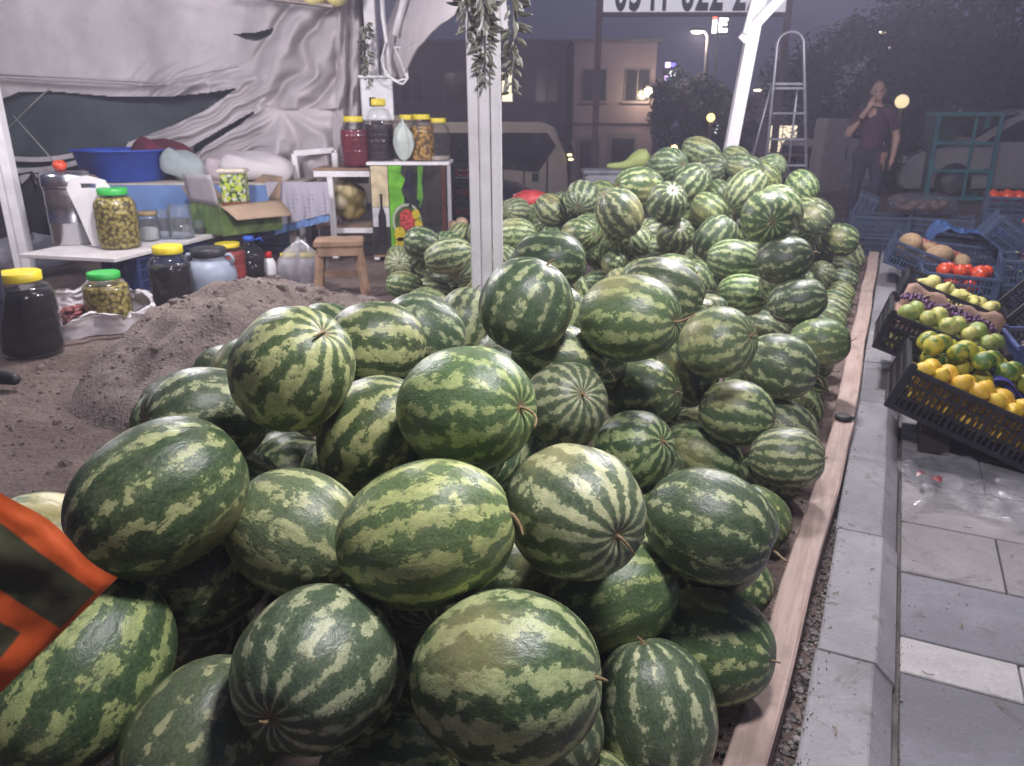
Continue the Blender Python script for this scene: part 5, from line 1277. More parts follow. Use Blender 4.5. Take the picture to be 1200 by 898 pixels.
mb = MB(); mb.lathe([(0, -1), (.4, -.97), (.75, -.78), (.92, -.42), (.88, -.02), (.66, .38), (.42, .75), (.33, 1.05), (.24, 1.22), (0, 1.26)], 22); mb.tube([(0, 0, 1.2), (.04, 0, 1.4), (.12, 0, 1.55)], .05, 6); PEAR = mb.mesh('pear', PEAR_M)
POT = citrus_me('potato', pm('potato_skin', (.36, .24, .13), .8, .2, 3, .4), 0, 1.35)
ONI = citrus_me('onion', pm('onion_red', (.33, .12, .08), .45, .35, 3, .2), .25, .9)
def fill_crate(m, L, Wd, H, me, name, r_, label, cat, group, x0=0., x1=1., y0=0., y1=1., layers=2, heap=.03, seed=0, child=None, zbase=.02, top=None):
    q = random.Random(seed); pts = []
    X0, X1, Y0_, Y1_ = L*x0+r_+.03*(x0 == 0), L*x1-r_-.03*(x1 == 1), Wd*y0+r_+.03*(y0 == 0), Wd*y1-r_-.03*(y1 == 1)
    d = 2*r_*1.0; zt_ = (top if top is not None else H)
    for ly in range(layers):
        z = zt_-r_*.5-(layers-1-ly)*r_*1.55
        nx = max(1, int((X1-X0)/d)+1); ny = max(1, int((Y1_-Y0_)/d)+1)
        for i in range(nx):
            for j in range(ny):
                x = X0+(i+.5*(j % 2)*.8)*d+q.uniform(-.1, .1)*r_+(.5*d if ly % 2 else 0); y = Y0_+j*d*.93+q.uniform(-.1, .1)*r_+(.4*d if ly % 2 else 0)
                if x > X1+.01 or y > Y1_+.01: continue
                cx = (x/L-.5)*2; cy = (y/Wd-.5)*2; pts.append((x, y, z+heap*(1-.5*cx*cx-.5*cy*cy)+q.uniform(-.12, .12)*r_))
    for p in pts:
        s = r_*q.uniform(.88, 1.06); o = fruit(name, me, m @ Vector(p), (s, s, s), label, cat, group, (q.uniform(0, 6), q.uniform(0, 6), q.uniform(0, 6)), child)
    return pts
# lemons and green mandarins
L_, W_, H_ = .62, .5, .2
mA = tilted(3.52, .09, .215, 20); crate('black tilted crate heaped with lemons and green mandarins', mA, L_, W_, H_, black_crate, 'tilted fruit crates'); prop(mA, L_, W_, 'wooden block holding up the lemon crate')
fill_crate(mA, L_, W_, H_, LEMON, 'lemon', .038, 'yellow lemon in the black tilted crate', 'lemon', 'lemons in the crate', 0, 1, 0, .45, 3, .03, 1)
fill_crate(mA, L_, W_, H_, MAND, 'green_mandarin', .050, 'green mandarin with yellow patches behind the lemons', 'mandarin', 'green mandarins in the crate', 0, 1, .40, 1.1, 3, .12, 2)
mb = MB(); mb.sheet(16, 12, lambda a, b: Vector((.34+.16*a+.01*math.sin(b*5), .19+.11*b, .245+.022*math.sin(a*5+b*3)-.05*a*b+.012*math.sin(b*11))), None, .001); o = mb.build('blue_wrapper', pm('blue_paper', (.07, .07, .34), .45, .3, 9, .3)); o.matrix_world = mA
tag(o, 'crumpled blue wrapper lying between the lemons and mandarins', 'wrapper')
# apples and grapes
mB = tilted(4.3, .01, .26, 17); crate('black tilted crate of green apples and purple grapes', mB, .6, .52, .2, black_crate, 'tilted fruit crates'); prop(mB, .6, .52, 'wooden block holding up the apple and grape crate')
fill_crate(mB, .6, .52, .2, APPLE, 'green_apple', .05, 'yellow green apple in the grape crate', 'apple', 'green apples in the crate', .06, 1, 0, .5, 3, .06, 3)
for bi, (x, y, lab) in enumerate(((.2, .34, 'bunch of purple grapes nearest the raised end of its crate'), (.36, .36, 'bunch of purple grapes in the middle of its crate'), (.5, .33, 'bunch of purple grapes at the low end of its crate'))):
    mb = MB(); q = random.Random(bi)
    for i in range(70):
        a = q.uniform(0, 6.28); rr = .085*math.sqrt(q.random()); mb.ball((rr*math.cos(a)*1.1, rr*math.sin(a), .03*(1-(rr/.09)**2)+q.uniform(-.012, .012)), (.0105, .0105, .0115), None, 8, 6)
    t = thing('grape_bunch', lab, 'grapes', m=mB @ Matrix.Translation((x-.06, y+.04, .225)), group='bunches of purple grapes'); g_ = mb.build('grapes', pm('grape_purple', (.085, .035, .09), .4, .5, 30, .1), t); g_['kind'] = 'stuff'
    MB().tube([(0, 0, .0), (.02, .0, .05), (.05, .01, .06)], .004, 5).build('stalk', stem_m, t)
mb = MB(); mb.sheet(14, 8, lambda a, b: Vector((.06+.52*a, .46+.035*b, .08+.2*b+.012*math.sin(a*9)+.015*b*math.sin(a*23))), None, .002); o = mb.build('brown_paper', pm('kraft_paper', (.34, .22, .16), .8, .15, 6, .3)); o.matrix_world = mB; tag(o, 'torn brown paper lining standing behind the grapes', 'paper')
MB().box((.3, .26, .15), (.54, .44, .03)).build('paper_packing', pm('kraft_paper', (.34, .22, .16))); o = bpy.data.objects['paper_packing']; o.matrix_world = mB; tag(o, 'brown paper packing under the apples and grapes', 'packing')
# pears
mC = tilted(5.2, .10, .33, 19); crate('black tilted crate of yellow pears with a high end panel', mC, .62, .42, .15, black_crate, 'tilted fruit crates'); prop(mC, .62, .42, 'wooden block holding up the pear crate')
fill_crate(mC, .62, .42, .15, PEAR, 'pear', .046, 'yellow pear in the black crate', 'pear', 'pears in the crate', 0, 1, 0, .75, 2, .02, 5)
crate('black crate standing on its side against the low end of the pears', tilted(5.2, .70, .03, -52), .42, .5, .16, black_crate, 'tilted fruit crates')
# tomatoes
mD = tilted(6.22, .26, .14, 2, 2); crate('blue level crate of red tomatoes behind the pears', mD, .5, .4, .2, steel_blue, 'fruit crates lying level')
fill_crate(mD, .5, .4, .2, TOM, 'tomato', .057, 'red tomato in the level blue crate', 'tomato', 'tomatoes in the blue crate', 0, 1, 0, 1, 2, .03, 6, CALYX)
crate('blue crate underneath the crate of tomatoes', tilted(6.2, .27, .0, 0, 0), .5, .4, .138, steel_blue, 'fruit crates lying level')
# potatoes and onions
mE = tilted(7.05, .0, .25, 19); crate('blue tilted crate of potatoes and small onions', mE, .66, .6, .2, steel_blue, 'tilted fruit crates'); prop(mE, .66, .6, 'wooden block holding up the potato crate')
fill_crate(mE, .66, .6, .2, ONI, 'onion', .036, 'small reddish onion in the potato crate', 'onion', 'onions in the potato crate', .15, 1, .5, 1, 2, .03, 7)
for i, (x, y, s) in enumerate(((.13, .15, .085), (.36, .12, .08), (.55, .22, .065), (.28, .26, .05), (.45, .3, .04))): fruit('potato', POT, mE @ Vector((x, y, .2)), s, ['huge pale potato at the raised end of the potato crate', 'huge pale potato behind the tomatoes', 'big round potato at the low end of its crate', 'medium potato against the onions', 'small potato among the onions'][i], 'potato', 'potatoes in the crate', (1.4, .3, i*1.3))
MB().box((.33, .3, .12), (.58, .52, .06)).build('sacking', pm('sack_brown', (.2, .15, .11), .9)); o = bpy.data.objects['sacking']; o.matrix_world = mE; tag(o, 'brown sacking under the potatoes and onions', 'sacking')
# empty blue crates by the board end
for i in range(2): crate('empty blue crate in the stack at the end of the edging board', tilted(8.9, -.38+.02*i, .0+.205*i, 0, 2+3*i), .58, .42, .2, steel_blue, 'empty blue crates')
crate('blue crate standing on end behind the empty stack', tilted(9.45, -.3, .05, -68), .5, .4, .2, steel_blue, 'empty blue crates')
p = Q(9.25, .28, .41); mb = MB(); mb.sheet(60, 24, lambda a, b: Vector((.33*math.cos(a*2*PI)*math.sin(b*PI)**.55*(1+.06*math.sin(a*31+b*5)), .24*math.sin(a*2*PI)*math.sin(b*PI)**.55, .11-.11*math.cos(b*PI)+.012*math.sin(a*25)*math.sin(b*PI)))); t = thing('clear_produce_bag', 'shiny clear plastic bag full of dark produce on the crates', 'bag', p, -.35)
mb.build('film', clear('bag_film2', (.92, .92, .94), .05, .05, 2.5), t); q = random.Random(77); pb_ = MB(); [pb_.ball((.2*q.uniform(-1, 1), .13*q.uniform(-1, 1), .055+.07*q.random()), (.055, .05, .045), None, 10, 8) for i in range(26)]; pr_ = pb_.build('produce', pm('dark_produce', (.09, .05, .04), .5, .5, 9, .2), t); pr_['kind'] = 'stuff'
crate('blue crate under the shiny clear bag', tilted(9.05, .18, .2, 0, -4), .6, .45, .2, steel_blue, 'empty blue crates'); crate('lowest blue crate under the shiny clear bag', tilted(9.02, .2, 0, 0, 2), .6, .45, .198, steel_blue, 'empty blue crates')
mb = MB(); mb.sheet(60, 44, lambda a, b: Q(8.0+.5*b, .33+.7*a, .37+.11*abs(fbm((a*3, b*3), 1., 4, 6.))+.03*math.sin(a*5+b*3)-.5*max(0, abs(a-.5)-.36)*1.5), None, .003); tag(mb.build('blue_cloth', pm('blue_tarp', (.03, .08, .22), .6, .3, 6, .4)), 'crumpled blue cloth thrown over crates behind the onions', 'cloth')
crate('blue crate hidden under the crumpled blue cloth', tilted(7.97, .35, .12, 3), .62, .5, .2, steel_blue, 'empty blue crates'); MB().box((.31, .25, -.06), (.5, .4, .118)).build('pallet_block', wood_block); o = bpy.data.objects['pallet_block']; o.matrix_world = tilted(7.97, .35, .118, 3); tag(o, 'low wooden block under the cloth covered crate', 'block')
# crates on the street side: aubergines, tomatoes
mG = tilted(6.72, .80, .18, -4, -3); crate('blue crate of green stemmed aubergines', mG, .6, .45, .2, steel_blue, 'fruit crates lying level'); crate('blue crate underneath the aubergines', tilted(6.72, .81, 0, 0), .6, .45, .175, steel_blue, 'fruit crates lying level')
mb = MB(); mb.lathe([(0, -1), (.3, -.95), (.5, -.6), (.45, 0), (.3, .5), (.2, .7), (0, .72)], 16); mb.mi = 1; mb.lathe([(.26, .52), (.2, .75), (.08, .85), (.07, 1.15), (0, 1.17)], 10); AUB = mb.mesh('aubergine', [pm('aubergine', (.02, .008, .03), .25), pm('stem_light', (.22, .30, .10), .6)])
fill_crate(mG, .6, .45, .2, AUB, 'aubergine', .062, 'dark aubergine with pale green stalk', 'aubergine', 'aubergines in the crate', 0, 1, 0, 1, 2, .02, 9)
crate('blue crate leaning on edge behind the aubergines', tilted(7.42, .70, .46, 36), .5, .5, .2, steel_blue, 'empty blue crates'); crate('blue crate the leaning crate rests on', tilted(7.38, .80, .0, 0), .6, .5, .22, steel_blue, 'empty blue crates')
for i in range(3): mH = tilted(9.55, .88, .0+.2*i, 0, 1-i); crate(['lowest blue crate of the tomato stack', 'middle blue crate of the tomato stack', 'top blue crate of the tomato stack'][i], mH, .62, .45, .195, steel_blue, 'crates of the tomato stack')
fill_crate(mH, .62, .45, .195, TOM, 'tomato', .056, 'red tomato in the top crate of the stack', 'tomato', 'tomatoes on the stack', 0, 1, 0, 1, 1, .03, 12, CALYX)
mI = tilted(8.55, 1.12, .26, -5); crate('blue crate of tomatoes and peppers by the stack', mI, .5, .4, .18, steel_blue, 'fruit crates lying level'); crate('blue crate underneath the tomatoes and peppers', tilted(8.55, 1.12, 0, 0), .5, .4, .25, steel_blue, 'fruit crates lying level')
fill_crate(mI, .5, .4, .18, TOM, 'tomato', .04, 'red tomato in the low crate by the stack', 'tomato', 'tomatoes by the stack', 0, 1, 0, 1, 1, .02, 13, CALYX)
# dark blue crate on edge at the far end of the lemons
mJ = tilted(4.42, .70, .0, -6, 4); crate('dark blue crate of lemons beyond the low end of the apples', mJ, .5, .5, .3, blue_crate, 'fruit crates lying level')
fill_crate(mJ, .5, .5, .3, LEMON, 'lemon', .034, 'yellow lemon in the dark blue crate', 'lemon', 'lemons in the dark blue crate', 0, 1, 0, 1, 2, .02, 15, None, .02, .2)
# film on the pavement
k = .0
mb = MB(); mb.sheet(44, 26, lambda a, b: Q(2.98+.5*b+.06*math.sin(a*5), .22+.5*a+.05*math.sin(b*6), .012+.035*abs(fbm((a*5, b*4), 1, 4, 3.))+.02*max(0, math.sin(a*13+b*9))*.6)); o = mb.build('plastic_film', clear('film_clear', (.94, .94, .95), .15, .12, .9)); tag(o, 'crumpled clear plastic film lying on the paving under the lemon crate', 'film')
mb = MB(); mb.sheet(14, 4, lambda a, b: Q(3.2+.03*b+.03*math.sin(a*3), .24+.09*a, .05+.012*math.sin(a*6+b))); tag(mb.build('red_print_scrap', pm('red_print', (.2, .025, .035), .4)), 'scrap of red printed plastic on the clear film', 'scrap')
# litter: leaf bits, twigs
mb = MB(); q = random.Random(21)
for i in range(75):
    u_ = q.uniform(1.2, 5.5); v_ = q.uniform(.0, .12) if q.random() < .4 else q.uniform(.22, 1.); p = Q(u_, v_, (.0605 if v_ < .13 else .006)); a = q.uniform(0, 6.3); l = q.uniform(.004, .016)
    mb.tube([p, p+Vector((math.cos(a), math.sin(a), .1))*l, p+Vector((math.cos(a+.5), math.sin(a+.5), .05))*l*1.9], .0012, 4)
tag(mb.build('litter', stem_m), 'dry twigs and crumbs littering the kerb and paving', 'litter', kind='stuff')

mb = MB(); q = random.Random(22)
for i in range(900):
    u_ = 1.1+5*q.random()**1.5; v_ = q.choice([.186, .19, .2, q.uniform(.19, .23), q.uniform(-.01, .01), q.uniform(.2, 1.2)])+q.uniform(-.006, .01); z_ = .056 if v_ < .128 else (.0 if v_ > .185 else .03)
    if .13 < v_ < .182: continue
    s_ = q.uniform(.0008, .0026)*(1.6 if q.random() < .06 else 1); p = Q(u_, v_, z_+s_*.4); b = bmesh.new(); bmesh.ops.create_icosphere(b, subdivisions=1, radius=s_)
    for v in b.verts: v.co *= q.uniform(.7, 1.3)
    bmesh.ops.translate(b, vec=p, verts=b.verts); mb.merge(b)
tag(mb.build('grit', DIRT), 'grit and soil crumbs gathered along the kerb and paving joints', 'grit', kind='stuff')

# ------------------------------------------------------------------ orange bag at the front
k = N('orange_bag'); p = k.tc.outputs['Object']; sx = k.new('ShaderNodeSeparateXYZ'); k.link(p, sx.inputs[0]); x, y, z = sx.outputs
wv = k.noise(p, 9, 3); w1 = k.math('ADD', x, k.math('MULTIPLY', wv, .005)); w2 = k.math('ADD', y, k.math('MULTIPLY', wv, .005))
# printed dark panels framed in orange
px1 = k.step(w1, .012, .016); panel = k.math('MULTIPLY', px1, k.step(w2, .080, .077)); panel = k.math('MULTIPLY', panel, k.step(w2, .026, .029))
pan2 = k.math('MULTIPLY', k.step(w1, .044, .048), k.step(w1, .40, .39)); pan2 = k.math('MULTIPLY', pan2, k.step(w2, .17, .167)); pan2 = k.math('MULTIPLY', pan2, k.step(w2, .101, .104)); panel = k.math('MAXIMUM', panel, pan2)
tex = k.noise(p, 55, 4, .7); olive = k.mix(tex, (.035, .045, .018), (.13, .125, .07)); vein = k.step(k.math('ABSOLUTE', k.math('SUBTRACT', k.noise(p, 4, 2, .5, .8), .5)), .012, .004); olive = k.mix(k.math('MULTIPLY', vein, .7), olive, (.5, .10, .02))
org = k.mix(k.noise(p, 12, 4), (.72, .085, .012), (.82, .17, .04))
k.link(k.mix(panel, org, olive), k.b.inputs['Base Color']); k.b.inputs['Roughness'].default_value = .42; wv2 = k.new('ShaderNodeTexWave'); wv2.inputs['Scale'].default_value = 150; k.link(p, wv2.inputs[0]); k.bump(k.math('ADD', k.noise(p, 22, 4, .6), k.math('MULTIPLY', wv2.outputs[0], .35)), .45, .008)
o0 = D(139, 678, .80); ax1 = (D(0, 572, .72)-o0).normalized(); ax2 = (D(0, 834, .70)-o0); ax2 = (ax2-ax1*ax2.dot(ax1)).normalized(); az = ax1.cross(ax2)
if az.y > 0: pass
def bagpt(side):
    def f_(a, b):
        e = .012*math.sin(a*9+b*3)*b; pu = (math.sin(min(1, a)*PI)**.5)*(math.sin(min(1, b)*PI)**.5)
        return Vector((.42*a, .46*b+.004*math.sin(a*17)*(1-b), side*(.014*pu+.002)+.02*pu*fbm((a*5, b*7), 1., 4, 2.)+.008*pu*abs(fbm((a*9+b*5, b*3), 1., 2, 6.))+.02*a*b))
    return f_
mb = MB(); mb.sheet(50, 50, bagpt(-1)); mb.sheet(50, 50, bagpt(1)); bmesh.ops.remove_doubles(mb.bm, verts=mb.bm.verts, dist=.0045)
t = thing('orange_bag', 'glossy orange plastic bag with dark olive printed panels lying over the melons', 'bag', m=frame(o0, ax1, ax2, az)); mb.build('bag_film', k.m, t)

# gourd, bin, red bag behind the heap
zt3 = D(720, 203, 8.6).z; p = D(712, 206, 8.6); t = thing('grey_bin', 'grey metal bin behind the heap under the pale gourd', 'bin', (p.x, 8.6, 0)); MB().box((0, 0, zt3/2), (.5, .4, zt3), None, .02).build('bin_body', pm('bin_grey', (.26, .26, .29), .5, .15), t); MB().box((-.02, 0, zt3+.02), (.52, .42, .04), None, .012).build('lid', pm('bin_lid', (.2, .2, .23), .5), t)
mb = MB(); pts = [Vector((-.22, 0, .035)), Vector((-.15, 0, .035)), Vector((-.08, 0, .037)), Vector((-.01, 0, .05)), Vector((.06, 0, .085)), Vector((.13, 0, .11)), Vector((.19, 0, .12)), Vector((.225, 0, .12))]; mb.tube(pts, [.02, .034, .036, .045, .075, .1, .09, .03], 20)
t = thing('bottle_gourd', 'pale green long necked gourd lying on the grey bin', 'gourd', (D(735, 195, 8.6).x, 8.55, zt3+.042), .0); mb.build('gourd_flesh', pm('gourd_green', (.42, .50, .16), .5, .12, 5, .15), t); MB().tube([(.22, 0, .12), (.25, 0, .13), (.27, .01, .15)], .008, 6).build('stalk', stem_m, t)
p = D(622, 234, 8.2); mb = MB(); mb.ball((0, 0, 0), (.19, .12, .10), None, 28, 16, lambda c: c*(1+.14*fbm((c.x, c.y, c.z), 1.9, 3, 1.))); o = mb.build('red_bag', pm('red_film', (.62, .07, .07), .4, .25, 5, .4)); o.location = (p.x, 8.2, p.z); tag(o, 'bright red plastic bag behind the melons below the parked car', 'bag')
MB().box((p.x, 8.3, (p.z-.09)/2), (.5, .4, p.z-.09), None, .01).build('wooden_box', pm('raw_wood', (.30, .19, .12))); tag(bpy.data.objects['wooden_box'], 'wooden box under the bright red bag', 'box')
for i, (x, y) in enumerate(((520, 262), (531, 265), (512, 263), (541, 261))):
    p = D(x, y, 8.0); o = MB().ball((0, 0, 0), (.065, .06, .055), None, 18, 12).build('pale_onion', pm('pale_onion', (.5, .34, .22), .6, .2)); o.location = p; tag(o, 'large pale onion in the low crate behind the poster counter', 'onion', 'pale onions behind the counter')
m = frame(Vector((D(505, 275, 8.0).x, 7.9, D(505, 272, 8.0).z-.2)), Vector((1, 0, 0)), Vector((0, 1, 0)), ZZ); crate('low blue crate of large pale onions beside the poster counter', m, .46, .3, .2, teal_crate); MB().box((.23, .15, -.25), (.4, .26, .498)).build('wooden_stand', pm('raw_wood', (.30, .19, .12))); o = bpy.data.objects['wooden_stand']; o.matrix_world = m; o.scale.z = m.translation.z/.5; tag(o, 'wooden stand under the crate of pale onions', 'stand')

# stepladder
t = thing('stepladder', 'tubular metal stepladder with rounded top standing behind the heap', 'ladder', (0, 0, 0))
alu = pm('ladder_metal', (.42, .42, .46), .4, .12, 5, .1, metal=.6); Yl = 9.6
lt, rt_, lb_, rb_ = D(911, 52, Yl), D(942, 52, Yl), D(889, 282, Yl-.25), D(946, 282, Yl-.25); lb_.z = rb_.z = 0
arc = [lt+(rt_-lt)*(.5-.5*math.cos(a*PI/10))+Vector((0, 0, .13*math.sin(a*PI/10))) for a in range(11)]
MB().tube([lb_, lt]+arc[1:-1]+[rt_, rb_], .018, 10).build('front_frame', alu, t)
for i, yy in enumerate((104, 133, 163, 193, 224)):
    f_ = lambda A, B, z: A+(B-A)*((z-A.z)/(B.z-A.z)); z = D(925, yy, Yl).z; a = f_(lt, lb_, z); b = f_(rt_, rb_, z)
    MB().box(((a+b)/2), ((b-a).length-.02, .09, .022), None, .006).build('step', alu, t)
MB().box(((lt+rt_)/2+Vector((0, .05, -.42))), ((rt_-lt).length+.05, .2, .025), None, .006).build('platform', alu, t)
for a, b in ((lt+Vector((0, .05, -.4)), lb_+Vector((-.02, 1.0, 0))), (rt_+Vector((0, .05, -.4)), rb_+Vector((.02, 1.0, 0)))): MB().tube([a, b], .014, 8).build('rear_leg', alu, t)

# ------------------------------------------------------------------ people
def skin_body(edges_pts, extra, voxel=.011):
    # one continuous surface: limbs as tapered chains, fused by a voxel remesh
    mb = MB()
    for pts, rs in edges_pts:
        P_ = [Vector(p) for p in pts]; pp = []; rr = []
        for i in range(len(P_)-1):
            for q in range(6): a = q/6; pp.append(P_[i].lerp(P_[i+1], a)); rr.append(rs[i]+(rs[i+1]-rs[i])*a)
        pp.append(P_[-1]); rr.append(rs[-1]); mb.tube(pp, rr, 14)
        for p, r_ in ((P_[0], rs[0]), (P_[-1], rs[-1])): mb.ball(p, (r_, r_, r_), None, 14, 10)
        for p, r_ in zip(P_[1:-1], rs[1:-1]): mb.ball(p, (r_, r_, r_), None, 14, 10)
    for c, d, m in extra: mb.ball(c, d, m, 20, 14)
    me = mb.mesh('body_raw'); o = bpy.data.objects.new('body_raw', me); C.objects.link(o)
    r = o.modifiers.new('r', 'REMESH'); r.mode = 'VOXEL'; r.voxel_size = voxel
    s = o.modifiers.new('s', 'SMOOTH'); s.factor = .5; s.iterations = 6
    dg = bpy.context.evaluated_depsgraph_get(); nm = bpy.data.meshes.new_from_object(o.evaluated_get(dg)); bpy.data.objects.remove(o); bpy.data.meshes.remove(me)
    for p in nm.polygons: p.use_smooth = True
    return nm
skin = pm('skin', (.33, .20, .155), .5, .12, 8, .1); hair_m = pm('hair_grey', (.12, .11, .10), .8, .3, 20, .4)
shirt = pm('shirt_maroon', (.05, .017, .034), .85, .35, 9, .9, bd=.03); jeans = pm('jeans_dark', (.02, .023, .042), .85, .35, 9, .8, bd=.03); shoe = pm('shoe_black', (.02, .02, .022), .45, .2)
def hand_chains(w, d, side, curl, palm_n):
    # palm and five separate fingers from the wrist w along d
    d = Vector(d).normalized(); n = Vector(palm_n).normalized(); s = d.cross(n).normalized()*side; ch = [([w, Vector(w)+d*.05], [.026, .032])]
    for i, ln in enumerate((.068, .078, .072, .056)):
        b0 = Vector(w)+d*.08+s*(.030-.020*i); p1 = b0+d*ln*.5+n*ln*.12*curl; p2 = p1+(d*(1-.5*curl)+n*.7*curl).normalized()*ln*.3; p3 = p2+(d*(.6-.6*curl)+n*curl).normalized()*ln*.25
        ch.append(([Vector(w)+d*.045+s*(.022-.015*i), b0, p1, p2, p3], [.012, .0095, .009, .008, .0065]))
    b0 = Vector(w)+d*.03+s*.028; ch.append(([Vector(w)+d*.02, b0, b0+(d*.6+s*.6+n*.4).normalized()*.035, b0+(d*.8+s*.3+n*.5).normalized()*.06], [.016, .012, .010, .008]))
    return ch
def person(label, loc, rz, hgt, pose):
    t = thing('person', label, 'person', loc, rz); k_ = hgt/1.75; t.scale = (k_, k_, k_)
    J = pose; ch = []
    ch.append(([(0, .0, .93), (0, -.005, 1.08), (0, -.01, 1.25), (0, -.0, 1.38)], [.135, .128, .15, .12]))
    ch.append(([(-.15, .0, 1.41), (0, .0, 1.43), (.15, .0, 1.41)], [.075, .08, .075])); ch.append(([(-.09, 0, .93), (.09, 0, .93)], [.115, .115]))
    ch.append(([(0, .005, 1.42), (0, -.01, 1.54)], [.062, .056]))
    ex = [((0, -.02, 1.645), (.076, .098, .118), None), ((0, -.06, 1.58), (.055, .06, .05), None), ((0, -.122, 1.625), (.014, .02, .026), None), ((-.078, .0, 1.635), (.012, .02, .03), None), ((.078, .0, 1.635), (.012, .02, .03), None), ((0, -.11, 1.665), (.05, .016, .012), None), ((0, -.105, 1.582), (.026, .014, .009), None), ((0, -.06, 1.05), (.125, .10, .14), None)]
    for hip, knee, ank, toe in J['legs']:
        ch.append(([hip, knee, ank], [.098, .064, .047])); 
        ch.append(([Vector(ank)+Vector((0, .02, -.03)), Vector(toe)], [.045, .036]))
    for sh, el, wr, hd, sd, cu, pn in J['arms']:
        ch.append(([sh, el, wr], [.058, .045, .03])); ch += hand_chains(Vector(wr), hd, sd, cu, pn)
    me = skin_body(ch, ex); ms = [skin, shirt, jeans, shoe]
    for m in ms: me.materials.append(m)
    for p in me.polygons:
        c = p.center; i = 0
        if c.z < .115: i = 3
        elif c.z < 1.0 and abs(c.x) < .32 and not any((c-Vector(a[2])).length < .17 for a in J['arms']): i = 2
        elif c.z < 1.505 and (abs(c.x) < .165 or any((c-Vector(a[0])).length < .2 for a in J['arms'])): i = 1
        if c.z > 1.475 and abs(c.x) < .085: i = 0
        for a in J['arms']:
            if (c-Vector(a[2])).length < .13: i = 0
        if J.get('belt') and abs(c.z-.985) < .018 and abs(c.x) < .2: i = 3
        p.material_index = i
    obj('body', me, t)
    mb = MB(); mb.sheet(30, 10, lambda a, b: Vector((.079*math.cos(PI*(a*1.16-.08))*math.cos(b*.5), .012+.097*math.sin(PI*(a*1.16-.08))*math.cos(b*.5), 1.60+.075*b)), None, .005); mb.build('hair', hair_m, t)
    for sx in (-1, 1): mb = MB(); mb.ball((sx*.03, -.112, 1.648), (.012, .008, .007), None, 10, 8); mb.build('eye', pm('eye_dark', (.04, .03, .03), .2), t)
    return t
man = dict(legs=[((-.09, 0, .92), (-.115, -.03, .5), (-.125, .03, .085), (-.14, -.12, .04)), ((.09, 0, .92), (.12, -.02, .5), (.14, .04, .085), (.17, -.11, .04))],
           arms=[((-.185, .0, 1.40), (-.265, -.10, 1.17), (-.085, -.19, 1.46), (.25, .1, 1), -1, .8, (.5, .6, 0)), ((.185, .0, 1.40), (.27, .03, 1.12), (.25, -.09, .90), (-.1, -.3, -1), 1, .45, (-1, 0, -.1))], belt=1)
pm_ = G(1006, 272); t = person('bald man in dark maroon shirt and dark jeans with one hand at his mouth', (pm_.x, pm_.y, ground_z(pm_.x, pm_.y)), R(-22), 1.76, man)
o = MB().tube([(0, 0, 0), (.0, -.07, .015)], .0042, 8).build('cigarette', pm('paper_white', (.7, .7, .7))); o.matrix_world = Matrix.Translation(Vector((pm_.x, pm_.y, 0))+Matrix.Rotation(R(-22), 3, 'Z') @ Vector((-.03, -.15, 1.60))); tag(o, 'white cigarette at the lips of the bald man', 'cigarette')
by = dict(legs=[((-.09, -.10, .92), (-.10, -.13, .5), (-.11, .03, .085), (-.115, -.13, .04)), ((.09, -.10, .92), (.10, -.10, .5), (.12, .05, .085), (.125, -.11, .04))],
          arms=[((-.185, .0, 1.40), (-.25, .06, 1.12), (-.22, -.02, .88), (.05, -.1, -1), -1, .4, (1, 0, 0)), ((.185, .0, 1.40), (.25, .06, 1.12), (.22, -.02, .88), (-.05, -.1, -1), 1, .4, (-1, 0, 0))])
p = G(-26, 466); person('person in dark trousers and dark shoes standing beside the big black olive jar', (p.x-.04, p.y+.08, .0), R(80), 1.72, by)

# ------------------------------------------------------------------ across the street
def RZ(x, y): return ground_z(x, y)
ST = -1.94
plaster = pm('plaster_pink', (.24, .19, .215), .9, .15, .6, .3, fine=8); plaster_d = pm('plaster_brown', (.13, .105, .12), .9, .2, .6, .3, fine=8); win_dark = pm('window_glass', (.02, .022, .03), .15, .3, 3, 0); frame_m = pm('window_frame', (.16, .14, .15), .6)
def building(label, x0, x1, Y, depth, h, mat, wins, doors=(), group=None, lit=()):
    t = thing('building', label, 'building', ((x0+x1)/2, Y, ST), group=group); w = x1-x0
    MB().box((0, depth/2, h/2), (w, depth, h), None, .03).build('wall', mat, t)
    MB().box((0, depth/2, h+.06), (w+.3, depth+.3, .16), None, .02).build('roof', pm('roof_edge', (.14, .12, .13), .8), t)
    MB().box((0, -.05, h*.47), (w+.05, .12, .14)).build('string_course', mat, t)
    for i, (cx, cz, ww, hh) in enumerate(wins):
        f = MB().box((cx-w/2, -.012, cz), (ww+.14, .05, hh+.14), None, .01).build('window', frame_m, t)
        MB().box((cx-w/2, -.03, cz), (ww, .035, hh)).build('pane', glow('lit_pane', (1, .85, .6), 1.1) if i in lit else win_dark, f)
        MB().box((cx-w/2, -.045, cz), (.05, .03, hh)).build('mullion', frame_m, f); MB().box((cx-w/2, -.07, cz-hh/2-.09), (ww+.3, .18, .06)).build('sill', mat, f)
    for cx, ww, hh in doors:
        d_ = MB().box((cx-w/2, -.03, hh/2), (ww, .06, hh), None, .01).build('door', pm('door_grey', (.16, .15, .15), .6), t); MB().box((cx-w/2, -.07, hh*.55), (ww*.8, .02, hh*.7)).build('pane', win_dark, d_)
    return t
Yb = 38.
xa, xb = D(672, 100, Yb).x, D(768, 100, Yb).x
building('pink two storey house with a lit flood lamp at its corner', xa, xb, Yb, 9, 6.35, plaster, [(.95, 4.55, 1.05, 1.3), (2.9, 4.55, 1.05, 1.3)], [(.8, 1.1, 2.4), (2.35, 1.3, 2.5)])
wins = [(1.2+2.1*i, z, 1.0, 1.25) for i in range(7) for z in (1.7, 4.5)]
